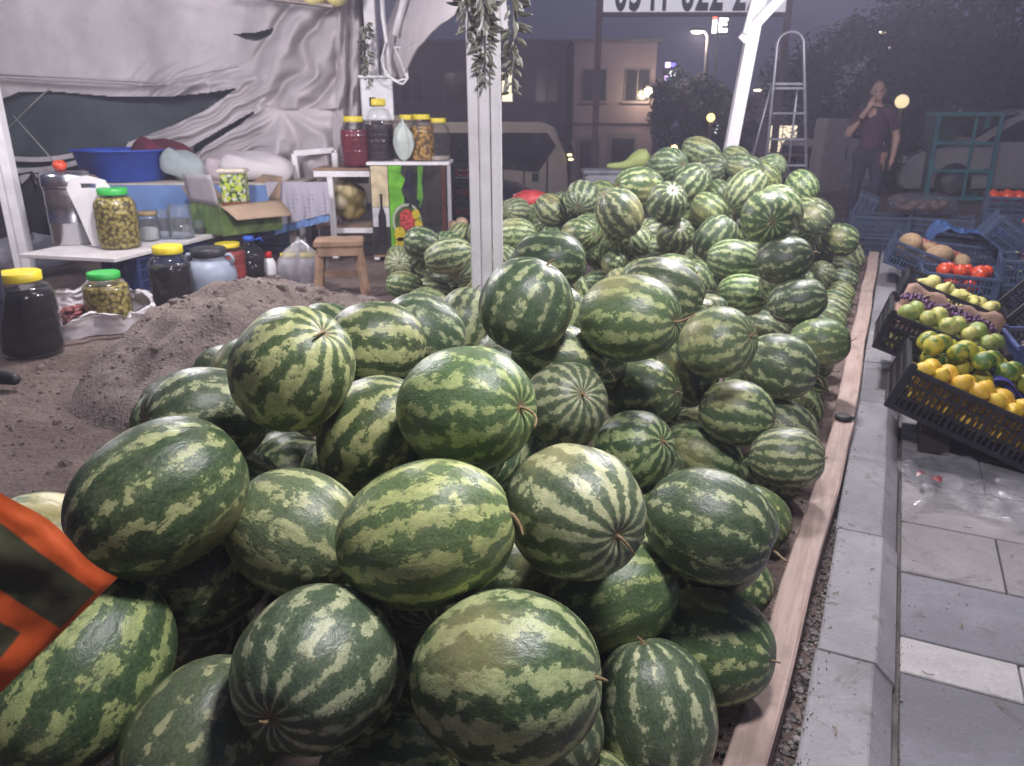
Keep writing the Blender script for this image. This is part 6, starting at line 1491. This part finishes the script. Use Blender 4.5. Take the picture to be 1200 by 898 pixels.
xc, xd = D(452, 100, Yb+1).x, D(664, 100, Yb+1).x
building('long dark apartment house behind the parked bus', xc, xd, Yb+1, 10, 6.4, plaster_d, [(x, z, a, b) for x, z, a, b in wins if x < xd-xc-.7], lit=(5,))
xe, xf = D(846, 100, 46).x, D(960, 100, 46).x
building('low dark shop house far behind the ladder', xe, xf, 46, 8, 4.2, plaster_d, [(1.2, 2.0, 1.6, 1.4), (3.6, 2.0, 1.6, 1.4)], lit=(1,))
xe, xf = D(1100, 100, 42).x, D(1300, 100, 42).x
building('pale house half hidden behind the big tree', xe, xf, 42, 8, 6.6, plaster_d, [(1.2+2*i, 4.6, 1.1, 1.2) for i in range(4)], lit=())
# flood lamp on the corner
p = D(760, 108, Yb-.35); t = thing('flood_lamp', 'warm flood lamp fixed on the corner of the pink house', 'lamp', p); MB().box((0, .1, .12), (.3, .18, .3), Matrix.Rotation(.4, 4, 'X'), .02).build('housing', pm('lamp_housing', (.1, .1, .1), .5), t); MB().ball((0, 0, 0), (.2, .14, .2)).build('lens', glow('warm_flood', (1, .82, .5), 9), t)
ld = bpy.data.lights.new('flood_light', 'POINT'); ld.energy = 90; ld.color = (1, .78, .5); ld.shadow_soft_size = .2; lo = bpy.data.objects.new('flood_light', ld); C.objects.link(lo); lo.parent = t; lo.location = (-.1, -.55, -.1)

# bus
def bus():
    Yc = 28.; xf_ = D(667, 170, Yc).x; L = 11.8; H = 3.15; t = thing('parked_bus', 'cream coach with dark windows parked along the street', 'bus', (xf_-L, Yc, ST))
    cream_ = pm('bus_cream', (.56, .50, .42), .4, .08, 1, 0, dirt=((.25, .22, .19), .3)); dk = pm('bus_glass', (.012, .013, .018), .12, .2, 2, 0)
    prof_ = [(0, .35), (0, 2.6), (.15, 2.95), (.5, 3.05), (L-.9, 3.05), (L-.5, 2.9), (L-.12, 2.0), (L, 1.2), (L, .35)]
    MB().prism(prof_, 0, 2.45, None, .05).build('body', cream_, t)
    MB().prism([(.1, 1.55), (.1, 2.72), (L-.75, 2.72), (L-.45, 2.3), (L-1.05, 1.42), (L-2.6, 1.55)], -.012, .0).build('side_glass', dk, t)
    MB().prism([(L-.68, 2.85), (L-.08, 2.0), (L+.02, 1.15), (L-.02, 1.15), (L-.3, 2.0), (L-.75, 2.75)], .08, 2.37).build('windscreen', dk, t)
    for i in range(1, 7): MB().box((i*1.45, -.018, 2.12), (.06, .02, 1.1)).build('window_pillar', pm('bus_black', (.02, .02, .02), .4), t)
    MB().box((L-.75, -.015, 1.3), (.05, .02, 1.9)).build('door_seam', pm('bus_black', (.02, .02, .02)), t); MB().box((L-1.55, -.015, 1.0), (.04, .02, 1.2)).build('door_seam', pm('bus_black', (.02, .02, .02)), t)
    MB().box((L-1.15, -.012, 1.25), (.22, .02, .28)).build('hatch', pm('bus_black', (.02, .02, .02)), t)
    MB().box((5.4, 1.2, 3.16), (2.6, 1.5, .24), None, .06).build('roof_unit', cream_, t); MB().box((7.2, .5, 3.1), (.9, .3, .12), None, .03).build('roof_vent', pm('bus_black', (.02, .02, .02)), t)
    for x in (2.2, L-2.3):
        w = MB().lathe([(0, -.14), (.48, -.14), (.5, -.1), (.5, .1), (.48, .14), (0, .14)], 28, Matrix.Rotation(PI/2, 4, 'X')).build('wheel', pm('tyre', (.02, .02, .02), .8), t); w.location = (x, .12, .5)
        MB().lathe([(0, .145), (.26, .15), (.3, .14)], 20, Matrix.Rotation(PI/2, 4, 'X')).build('rim', pm('rim_grey', (.16, .16, .165), .4), w)
    MB().tube([(L-.35, -.02, 2.55), (L+.05, -.25, 2.4), (L+.12, -.3, 2.0)], .035, 8).build('mirror_arm', pm('bus_black', (.02, .02, .02)), t)
    for z in (2.35, 2.2): MB().ball((L+.02-(2.35-z)*-.3, -.05, z-.35), (.09, .05, .04)).build('marker_light', glow('marker_amber', (1, .8, .35), 3), t)
bus()
def car(label, p, rz, col, L=4.2, H=1.45, wd=1.7, lights=False, kind='hatch', name='parked_car', group='parked cars'):
    t = thing(name, label, 'car', p, rz, group); body = pm('car_'+''.join('%02d' % int(c*99) for c in col), col, .28, .08, 1, 0)
    g = .18
    if kind == 'van': pf = [(0, g), (.0, H*.55), (.1, H*.93), (.35, H), (L*.66, H), (L*.84, H*.58), (L*.97, H*.5), (L, H*.35), (L, g)]; cb = [(.25, H*.58), (.3, H*.9), (L*.645, H*.92), (L*.79, H*.6)]
    else: pf = [(0, g+.05), (.0, H*.5), (.12, H*.66), (.45, H*.93), (.9, H), (L*.52, H*.99), (L*.62, H*.90), (L*.76, H*.64), (L*.95, H*.52), (L, H*.4), (L, g)]; cb = [(.32, H*.64), (.55, H*.89), (.95, H*.94), (L*.5, H*.935), (L*.6, H*.86), (L*.715, H*.645)]
    MB().prism(pf, -wd/2, wd/2, None, .05, lambda c: Vector((c.x, c.y*(1-.16*max(0, (c.z/H-.55))/.45), c.z))).build('body', body, t)
    gl = pm('car_glass', (.012, .014, .018), .1, .2, 2, 0)
    for sy in (-1, 1): MB().prism(cb, sy*wd/2-.006, sy*wd/2+.006, None, 0, lambda c: Vector((c.x, c.y*(1-.16*max(0, (c.z/H-.55))/.45)+sy*.008, c.z))).build('side_window', gl, t)
    a, b = (L*.655, H*.94), (L*.80, H*.64)
    if kind != 'van': a, b = (L*.60, H*.925), (L*.745, H*.685)
    MB().prism([(a[0]+.03, a[1]), (b[0]+.03, b[1]), (b[0]+.0, b[1]-.02), (a[0], a[1]-.02)], -wd*.40, wd*.40).build('windscreen', gl, t)
    if kind == 'van': MB().box((-.012, 0, H*.74), (.03, wd*.72, H*.28), None, .01).build('rear_window', gl, t)
    else: MB().prism([(.12, H*.69), (.4, H*.9), (.43, H*.915), (.09, H*.675)], -wd*.38, wd*.38).build('rear_window', gl, t)
    for x in (L*.19, L*.81):
        for sy in (-1, 1):
            w = MB().lathe([(0, -.1), (.29, -.1), (.31, -.07), (.31, .07), (.29, .1), (0, .1)], 24, Matrix.Rotation(PI/2, 4, 'X')).build('wheel', pm('tyre', (.02, .02, .02)), t); w.location = (x, sy*(wd/2-.08), .31)
            MB().lathe([(0, -.11*1), (.2, -.105), (.2, .105), (0, .11)], 18, Matrix.Rotation(PI/2, 4, 'X')).build('rim', pm('rim_grey', (.35, .35, .36)), w)
    for sy in (-1, 1):
        MB().box((L-.02, sy*wd*.36, H*.44), (.06, .3, .13), None, .02).build('headlight', glow('headlight_on', (1, .9, .7), 14) if lights == 'front' else pm('headlight_off', (.5, .5, .5), .2), t)
        MB().box((.015, sy*wd*.38, H*.52), (.05, .22, .18), None, .02).build('taillight', glow('taillight_on', (1, .12, .05), 6) if lights == 'rear' else pm('taillight_off', (.3, .02, .02), .25), t)
    MB().box((L+.005, 0, .42), (.03, .5, .11)).build('number_plate', pm('plate_white', (.6, .6, .6), .5), t); MB().box((L*.5, 0, .2), (L*.94, wd*.92, .1)).build('underbody', pm('tyre', (.02, .02, .02)), t)
    return t
p = D(508, 230, 24.3); car('dark hatchback parked in front of the bus', (p.x, 24.3, ST), 0, (.035, .036, .045), 4.3, 1.42)
p = D(765, 170, 31); car('dark car with its red tail lights lit on the street', (p.x, 31, ST), R(96), (.04, .04, .05), 4.2, 1.45, 1.7, 'rear')
p = D(994, 185, 19.5); car('white van facing the stall beyond the bald man', (p.x-.1, 22.2, RZ(p.x, 22)), R(-84), (.5, .47, .42), 4.2, 1.75, 1.7, False, 'van', 'parked_van')
p = D(1136, 225, 13.4); car('silver car parked beyond the green cage', (p.x+3.5, 14.2, RZ(p.x, 14)), R(172), (.38, .38, .37), 4.3, 1.5)
p = D(860, 180, 26); car('dark car standing far behind the leaning post', (p.x, 27, ST+.2), R(20), (.05, .05, .06), 4.1, 1.42)
# fridge-like cabinet next to the van
p = D(968, 205, 18.5); t = thing('white_cabinet', 'tall off white cabinet standing in the lot beside the van', 'cabinet', (p.x, 18.5, RZ(p.x, 18.5)), .12); MB().box((0, 0, .82), (.62, .6, 1.64), Matrix.Rotation(.03, 4, 'Y'), .03).build('case', pm('cabinet_white', (.40, .37, .34), .5, .1), t); MB().box((.02, -.31, .9), (.52, .02, 1.3), None, .008).build('door', pm('cabinet_white', (.40, .37, .34)), t); MB().box((.24, -.335, .9), (.025, .03, .3)).build('handle', pm('lamp_housing', (.1, .1, .1)), t)
# green wire cage
p = G(1122, 234); t = thing('green_cage', 'teal green steel cage locker with open front', 'cage', (p.x-.08, p.y+.1, RZ(p.x, p.y)), R(-12)); gm_ = pm('cage_teal', (.04, .26, .27), .5, .2, 4, .1); w, d, h = .47, .6, 1.40
for sx in (-1, 1):
    for sy in (-1, 1): MB().box((sx*w, sy*d/2, h/2), (.06, .06, h), None, .005).build('upright', gm_, t)
for z in (.05, .5, .95, h):
    for sy in (-1, 1): MB().box((0, sy*d/2, z), (2*w-.061, .045, .05)).build('rail', gm_, t)
    for sx in (-1, 1): MB().box((sx*w, 0, z), (.045, d-.061, .05)).build('rail', gm_, t)
MB().box((.1, -d/2, h/2), (.04, .04, h-.1)).build('bar', gm_, t); MB().box((0, 0, h+.02), (2*w+.08, d+.08, .03)).build('top_panel', gm_, t); MB().box((-w-.04, 0, h/2), (.012, d-.05, h-.1)).build('side_sheet', pm('cage_dark', (.02, .07, .08), .6), t); MB().box((-.22, d/2-.03, h/2), (.46, .012, h-.1)).build('back_sheet', pm('cage_dark', (.02, .07, .08)), t)

# telephone sign on two poles
Ys = 16.; pole_m = pm('pole_mauve', (.20, .14, .16), .6, .15)
zb_ = D(800, 15, Ys).z; x0_, x1_ = D(707, 14, Ys).x, D(921, 8, Ys).x
t = thing('phone_sign', 'white sign board with a phone number on two poles', 'sign', ((x0_+x1_)/2, Ys, RZ((x0_+x1_)/2, Ys))); zg = t.location.z; ws = x1_-x0_
bd = MB().box((0, 0, zb_+.55-zg), (ws, .06, 1.1), None, .01).build('board', pm('sign_white', (.62, .6, .63), .5, .06, emit=((.8, .78, .86), .42)), t)  # board glows faintly of its own so that it looks lit
MB().box((0, -.01, zb_-.03-zg), (ws+.1, .1, .07)).build('frame_rail', pole_m, t); MB().box((0, -.01, zb_+1.13-zg), (ws+.1, .1, .07)).build('frame_rail', pole_m, t)
for x in (-ws/2-.08, ws/2+.05): MB().box((x, 0, (zb_+1.2-zg)/2), (.12, .1, zb_+1.2-zg), None, .008).build('pole', pole_m, t)
cu = bpy.data.curves.new('digits', 'FONT'); cu.body = '0541 622 22'; cu.size = .62; cu.extrude = .006; cu.offset = .012; cu.space_character = 1.06
to = bpy.data.objects.new('digits_tmp', cu); C.objects.link(to); dg = bpy.context.evaluated_depsgraph_get(); tm = bpy.data.meshes.new_from_object(to.evaluated_get(dg)); bpy.data.objects.remove(to)
xs = [v.co.x for v in tm.vertices]; sc_ = (D(890, 5, Ys).x-D(719, 5, Ys).x)/(max(xs)-min(xs)); tm.materials.append(pm('digit_dark', (.07, .065, .085), .5))
o = obj('digits', tm, bd); o.rotation_euler = (PI/2, 0, 0); o.scale = (sc_, 1.75, 1); o.location = (-ws/2+(D(719, 5, Ys).x-x0_), -.038, zb_+.045-zg)
# street lamps and lit signs
def street_lamp(px, py, Y, label, pole=True, power=0):
    p = D(px, py, Y); gz = RZ(p.x, Y); t = thing('street_lamp', label, 'street lamp', (p.x+(.45 if pole else 0), Y, gz), group='street lamps along the road'); h = p.z-gz
    MB().tube([(0, 0, 0), (0, 0, h*.75), (0, 0, h-.15), (-.15, 0, h+.05), (-.35, 0, h+.1)], [.11, .08, .07, .055, .05], 10).build('pole', pm('lamp_pole', (.16, .14, .13), .6), t)
    MB().ball((-.45, 0, h+.08), (.3, .16, .08)).build('housing', pm('lamp_housing', (.1, .1, .1)), t); MB().ball((-.45, 0, h+.03), (.24, .13, .07)).build('lens', glow('sodium', (1, .82, .5), 16), t)
    if power:
        ld = bpy.data.lights.new('street_light', 'POINT'); ld.energy = power; ld.color = (1, .87, .8); ld.shadow_soft_size = .2; lo = bpy.data.objects.new('street_light', ld); C.objects.link(lo); lo.parent = t; lo.location = (-.45, -.05, h-.25)
street_lamp(817, 38, 34, 'street lamp on a tall pole above the small dark trees', True, 220); street_lamp(1035, 38, 40, 'street lamp shining above the big tree', True, 300); street_lamp(888, 106, 52, 'distant street lamp behind the leaning post'); street_lamp(935, 79, 60, 'faint far street lamp seen past the stepladder'); street_lamp(606, 123, 40, 'white street lamp shining over the bus roof')
street_lamp(410, -60, 23, 'unseen street lamp added behind the tarpaulin to light the bus', True, 560)  # added lamp, out of sight, put in to brighten the bus and car
def globe(px, py, Y, r_, col, s_, label):
    p = D(px, py, Y); t = thing('globe_lamp', label, 'lamp', (p.x, Y, RZ(p.x, Y))); h = p.z-t.location.z; MB().tube([(0, 0, 0), (0, 0, h-r_*.9)], .05, 8).build('post', pm('lamp_pole', (.16, .14, .13)), t); MB().ball((0, 0, h), (r_, r_, r_)).build('globe', glow('globe_'+label[:6].replace(' ', ''), col, s_), t)
globe(1057, 119, 19, .15, (1, .8, .45), .75, 'warm round globe lamp beside the bald man'); globe(833, 138, 30, .15, (1, .75, .25), 2.2, 'yellow globe lamp under the small dark trees'); globe(790, 174, 26, .1, (1, .6, .2), 8, 'small orange lamp low on the street'); globe(1090, 146, 30, .2, (.55, .58, .62), .4, 'dim globe lamp left of the cage'); globe(1128, 122, 30, .28, (.5, .5, .5), .3, 'faint pale globe lamp over the cage')
def neon(px, py, Y, bars, label):
    p = D(px, py, Y); s = mpp(p); t = thing('lit_sign', label, 'sign', (p.x, Y, RZ(p.x, Y)), group='lit signs along the street'); h = p.z-t.location.z
    xs0 = min(b[0] for b in bars)-2; xs1 = max(b[2] for b in bars)+2; zs0 = min(b[1] for b in bars)-2; zs1 = max(b[3] for b in bars)+2
    MB().box(((xs0+xs1)/2*s, .06, h+(zs0+zs1)/2*s), ((xs1-xs0)*s, .08, (zs1-zs0)*s)).build('case', pm('lamp_housing', (.1, .1, .1)), t); MB().tube([(0, .1, 0), (0, .1, h)], .05, 8).build('pole', pm('lamp_pole', (.16, .14, .13)), t)
    for x0, z0, x1, z1, c in bars: MB().box(((x0+x1)/2*s, 0, h+(z0+z1)/2*s), ((x1-x0)*s, .04, (z1-z0)*s), None, .01).build('lit_stroke', glow('neon_%s' % c, dict(w=(.9, .95, 1), r=(1, .15, .1), c=(.1, .75, 1), b=(.2, .15, 1), p=(.7, .5, 1), y=(1, .8, .3))[c], 3.2 if c == 'w' else 2.4), t)
neon(843, 28, 40, [(-8, -10, -3, 4, 'w'), (0, 3, 10, 6, 'w'), (0, -2, 9, 1, 'w'), (0, -9, 10, -5, 'w'), (0, -9, 3, 6, 'w'), (-7, 8, 0, 11, 'r'), (0, 8, 7, 12, 'c'), (-8, 5, -3, 8, 'r')], 'bright lit sign with white strokes and red and blue top')
neon(785, 88, 44, [(-6, 8, 0, 14, 'p'), (1, 8, 6, 13, 'b'), (0, -1, 6, 4, 'w'), (-6, -7, -2, -1, 'p'), (1, -8, 4, -5, 'c')], 'purple and blue lit sign above the dark trees')
neon(903, 138, 48, [(-4, -9, 4, 3, 'w'), (-2, 3, 3, 9, 'y')], 'white lit sign beside the leaning post'); neon(838, 150, 36, [(-4, -7, 3, 7, 'w')], 'small white lit sign under the yellow globe'); neon(935, 122, 50, [(-4, -3, 0, 3, 'w'), (0, 0, 5, 5, 'b')], 'small violet lit sign behind the stepladder'); neon(1146, 147, 26, [(-2, -6, 2, 8, 'y')], 'small yellow lit sign seen through the cage'); neon(1038, 80, 55, [(-5, -2, 0, 1, 'b'), (1, -1, 4, 3, 'p')], 'tiny blue lit sign over the bald man')

# market tables and boxes in the gloom behind the ladder
p = D(905, 190, 20); t = thing('trestle_table', 'trestle table stacked with boxes in the gloom behind the stepladder', 'table', (p.x, 20, RZ(p.x, 20))); wd_ = pm('old_board', (.24, .19, .16), .8)
for z in (.5, .95, 1.3): MB().box((0, 0, z), (1.5, .7, .05)).build('shelf', wd_, t)
for x in (-.72, .72):
    for y in (-.3, .3): MB().box((x, y, .66), (.06, .06, 1.32)).build('leg', wd_, t)
for i, (x, z, c) in enumerate(((-.4, .63, (.2, .15, .12)), (.1, .63, (.14, .14, .16)), (.5, .64, (.25, .2, .17)), (-.3, 1.07, (.3, .25, .2)), (.3, 1.07, (.12, .1, .1)))):
    o = MB().box((0, 0, 0), (.34, .4, .2), None, .015).build('market_box', pm('market_box_%d' % i, c, .8)); o.location = (p.x+x, 20, t.location.z+z); tag(o, ['brown box at one end of the lower trestle shelf', 'grey box in the middle of the lower trestle shelf', 'tan box at the other end of the lower trestle shelf', 'pale box on the upper trestle shelf', 'black box on the upper trestle shelf'][i], 'box')

# trees
bark = pm('bark', (.09, .07, .055), .9, .3, 8, .6)
def tree(label, x, y, h, rx, rz_, seed, n, leafc, z0=None, trunk=.14, leaf=.11, name='tree'):
    q = random.Random(seed); gz = RZ(x, y) if z0 is None else z0; t = thing(name, label, 'tree', (x, y, gz), group='trees beyond the lot'); th = h-rz_*1.25
    mb = MB(); mb.tube([(0, 0, 0), (q.uniform(-.1, .1), 0, th*.5), (q.uniform(-.2, .2), 0, th), (0, 0, h-rz_*.5)], [trunk*1.3, trunk, trunk*.8, trunk*.3], 10)
    cl = []
    for i in range(26):
        a = q.uniform(0, 6.28); b = q.uniform(-.75, 1); rr = math.sqrt(max(0, 1-b*b))*q.uniform(.45, .95); c = Vector((rx*rr*math.cos(a), rx*rr*math.sin(a), h-rz_+rz_*b*.85)); cl.append((c, q.uniform(.2, .42)*rx))
        if i < 12: mb.tube([(0, 0, th*q.uniform(.75, 1.1)), c*.55+Vector((0, 0, h-rz_))*.35, c], [trunk*.45, trunk*.25, .015], 6)
    mb.build('trunk', bark, t)
    vs = []; fs = []
    for i in range(n):
        c, cr = q.choice(cl); d = Vector((q.gauss(0, 1), q.gauss(0, 1), q.gauss(0, 1))).normalized(); p = c+d*cr*q.random()**.4; s = leaf*q.uniform(.6, 1.3)
        nx = Vector((q.gauss(0, 1), q.gauss(0, 1), q.gauss(0, .6))).normalized(); ny = nx.orthogonal().normalized(); k0 = len(vs); vs += [p-nx*s, p-ny*s*.45, p+nx*s, p+ny*s*.45]; fs.append((k0, k0+1, k0+2, k0+3))
    me = bpy.data.meshes.new('crown'); me.from_pydata(vs, [], fs); me.materials.append(leafc); o = obj('crown', me, t); o['kind'] = 'stuff'
lf = pm('leaf_dark', (.045, .06, .032), .7, .5, 1.2, 0); lf2 = pm('leaf_olive', (.085, .08, .05), .7, .5, 1.2, 0)
for px_, py_, Y, hh, rx, seed, n, m_, lab in ((800, 150, 33, 4.9, 1.7, 1, 5000, lf, 'small dark round tree beside the pink house'), (845, 150, 36, 4.4, 1.5, 2, 4000, lf, 'small dark tree under the lit sign'), (1000, 130, 30, 6.2, 3.2, 3, 9000, lf, 'spreading dark tree above the white van'), (1090, 100, 24, 6.6, 3.4, 4, 12000, lf2, 'big olive brown tree above the green cage'), (1185, 100, 21, 6.4, 3.3, 5, 12000, lf2, 'big tree over the silver car'), (1045, 90, 38, 7.8, 3.6, 6, 9000, lf, 'tall dark tree far behind the bald man'), (925, 120, 56, 6.8, 3., 7, 5000, lf, 'far dark tree behind the stepladder')):
    p = D(px_, py_, Y); tree(lab, p.x, Y, hh, rx, rx*.9, seed, n, m_)
def shrub(label, px_, py_, Y, w, h, seed, mat):
    p = D(px_, py_, Y); z = RZ(p.x, Y); q = random.Random(seed); t = thing('shrub', label, 'shrub', (p.x, Y, z)); vs = []; fs = []
    for i in range(1800):
        d = Vector((q.gauss(0, 1), q.gauss(0, 1), q.gauss(0, 1))).normalized()*q.random()**.35; c = Vector((d.x*w/2*(1+.2*math.sin(d.z*9)), d.y*w/2, h*.55+d.z*h*.5)); s = .06*q.uniform(.6, 1.3); nx = Vector((q.gauss(0, 1), q.gauss(0, 1), q.gauss(0, 1))).normalized(); ny = nx.orthogonal().normalized(); k0 = len(vs); vs += [c-nx*s, c-ny*s*.45, c+nx*s, c+ny*s*.45]; fs.append((k0, k0+1, k0+2, k0+3))
    me = bpy.data.meshes.new('foliage'); me.from_pydata(vs, [], fs); me.materials.append(mat); o = obj('foliage', me, t); o['kind'] = 'stuff'; MB().tube([(0, 0, 0), (0, 0, h*.6)], .03, 6).build('stem', bark, t)
shrub('small pale green shrub beside the car with red lights', 776, 172, 27, .95, 1.35, 3, pm('leaf_pale', (.13, .19, .09), .7, .4, 2, 0)); shrub('dark shrub growing between the man and the green cage', 1056, 195, 14.5, .85, 1.0, 4, lf)

# ------------------------------------------------------------------ thin haze volume added over the whole lot as a veil lifting the blacks
mb = MB(); mb.box((15, 62.5, 4.6), (217, 150, 15.6)); hz = mb.build('haze', ())
k = bpy.data.materials.new('veil_haze'); k.use_nodes = True; nt = k.node_tree; nt.nodes.clear(); out = nt.nodes.new('ShaderNodeOutputMaterial'); v = nt.nodes.new('ShaderNodeVolumePrincipled')
v.inputs['Color'].default_value = (.80, .79, .98, 1); v.inputs['Density'].default_value = .0078; v.inputs['Anisotropy'].default_value = .2; nt.links.new(v.outputs[0], out.inputs['Volume'])
hz.data.materials.append(k); tag(hz, 'thin haze volume added as a pale veil over the lot', 'haze', kind='stuff')
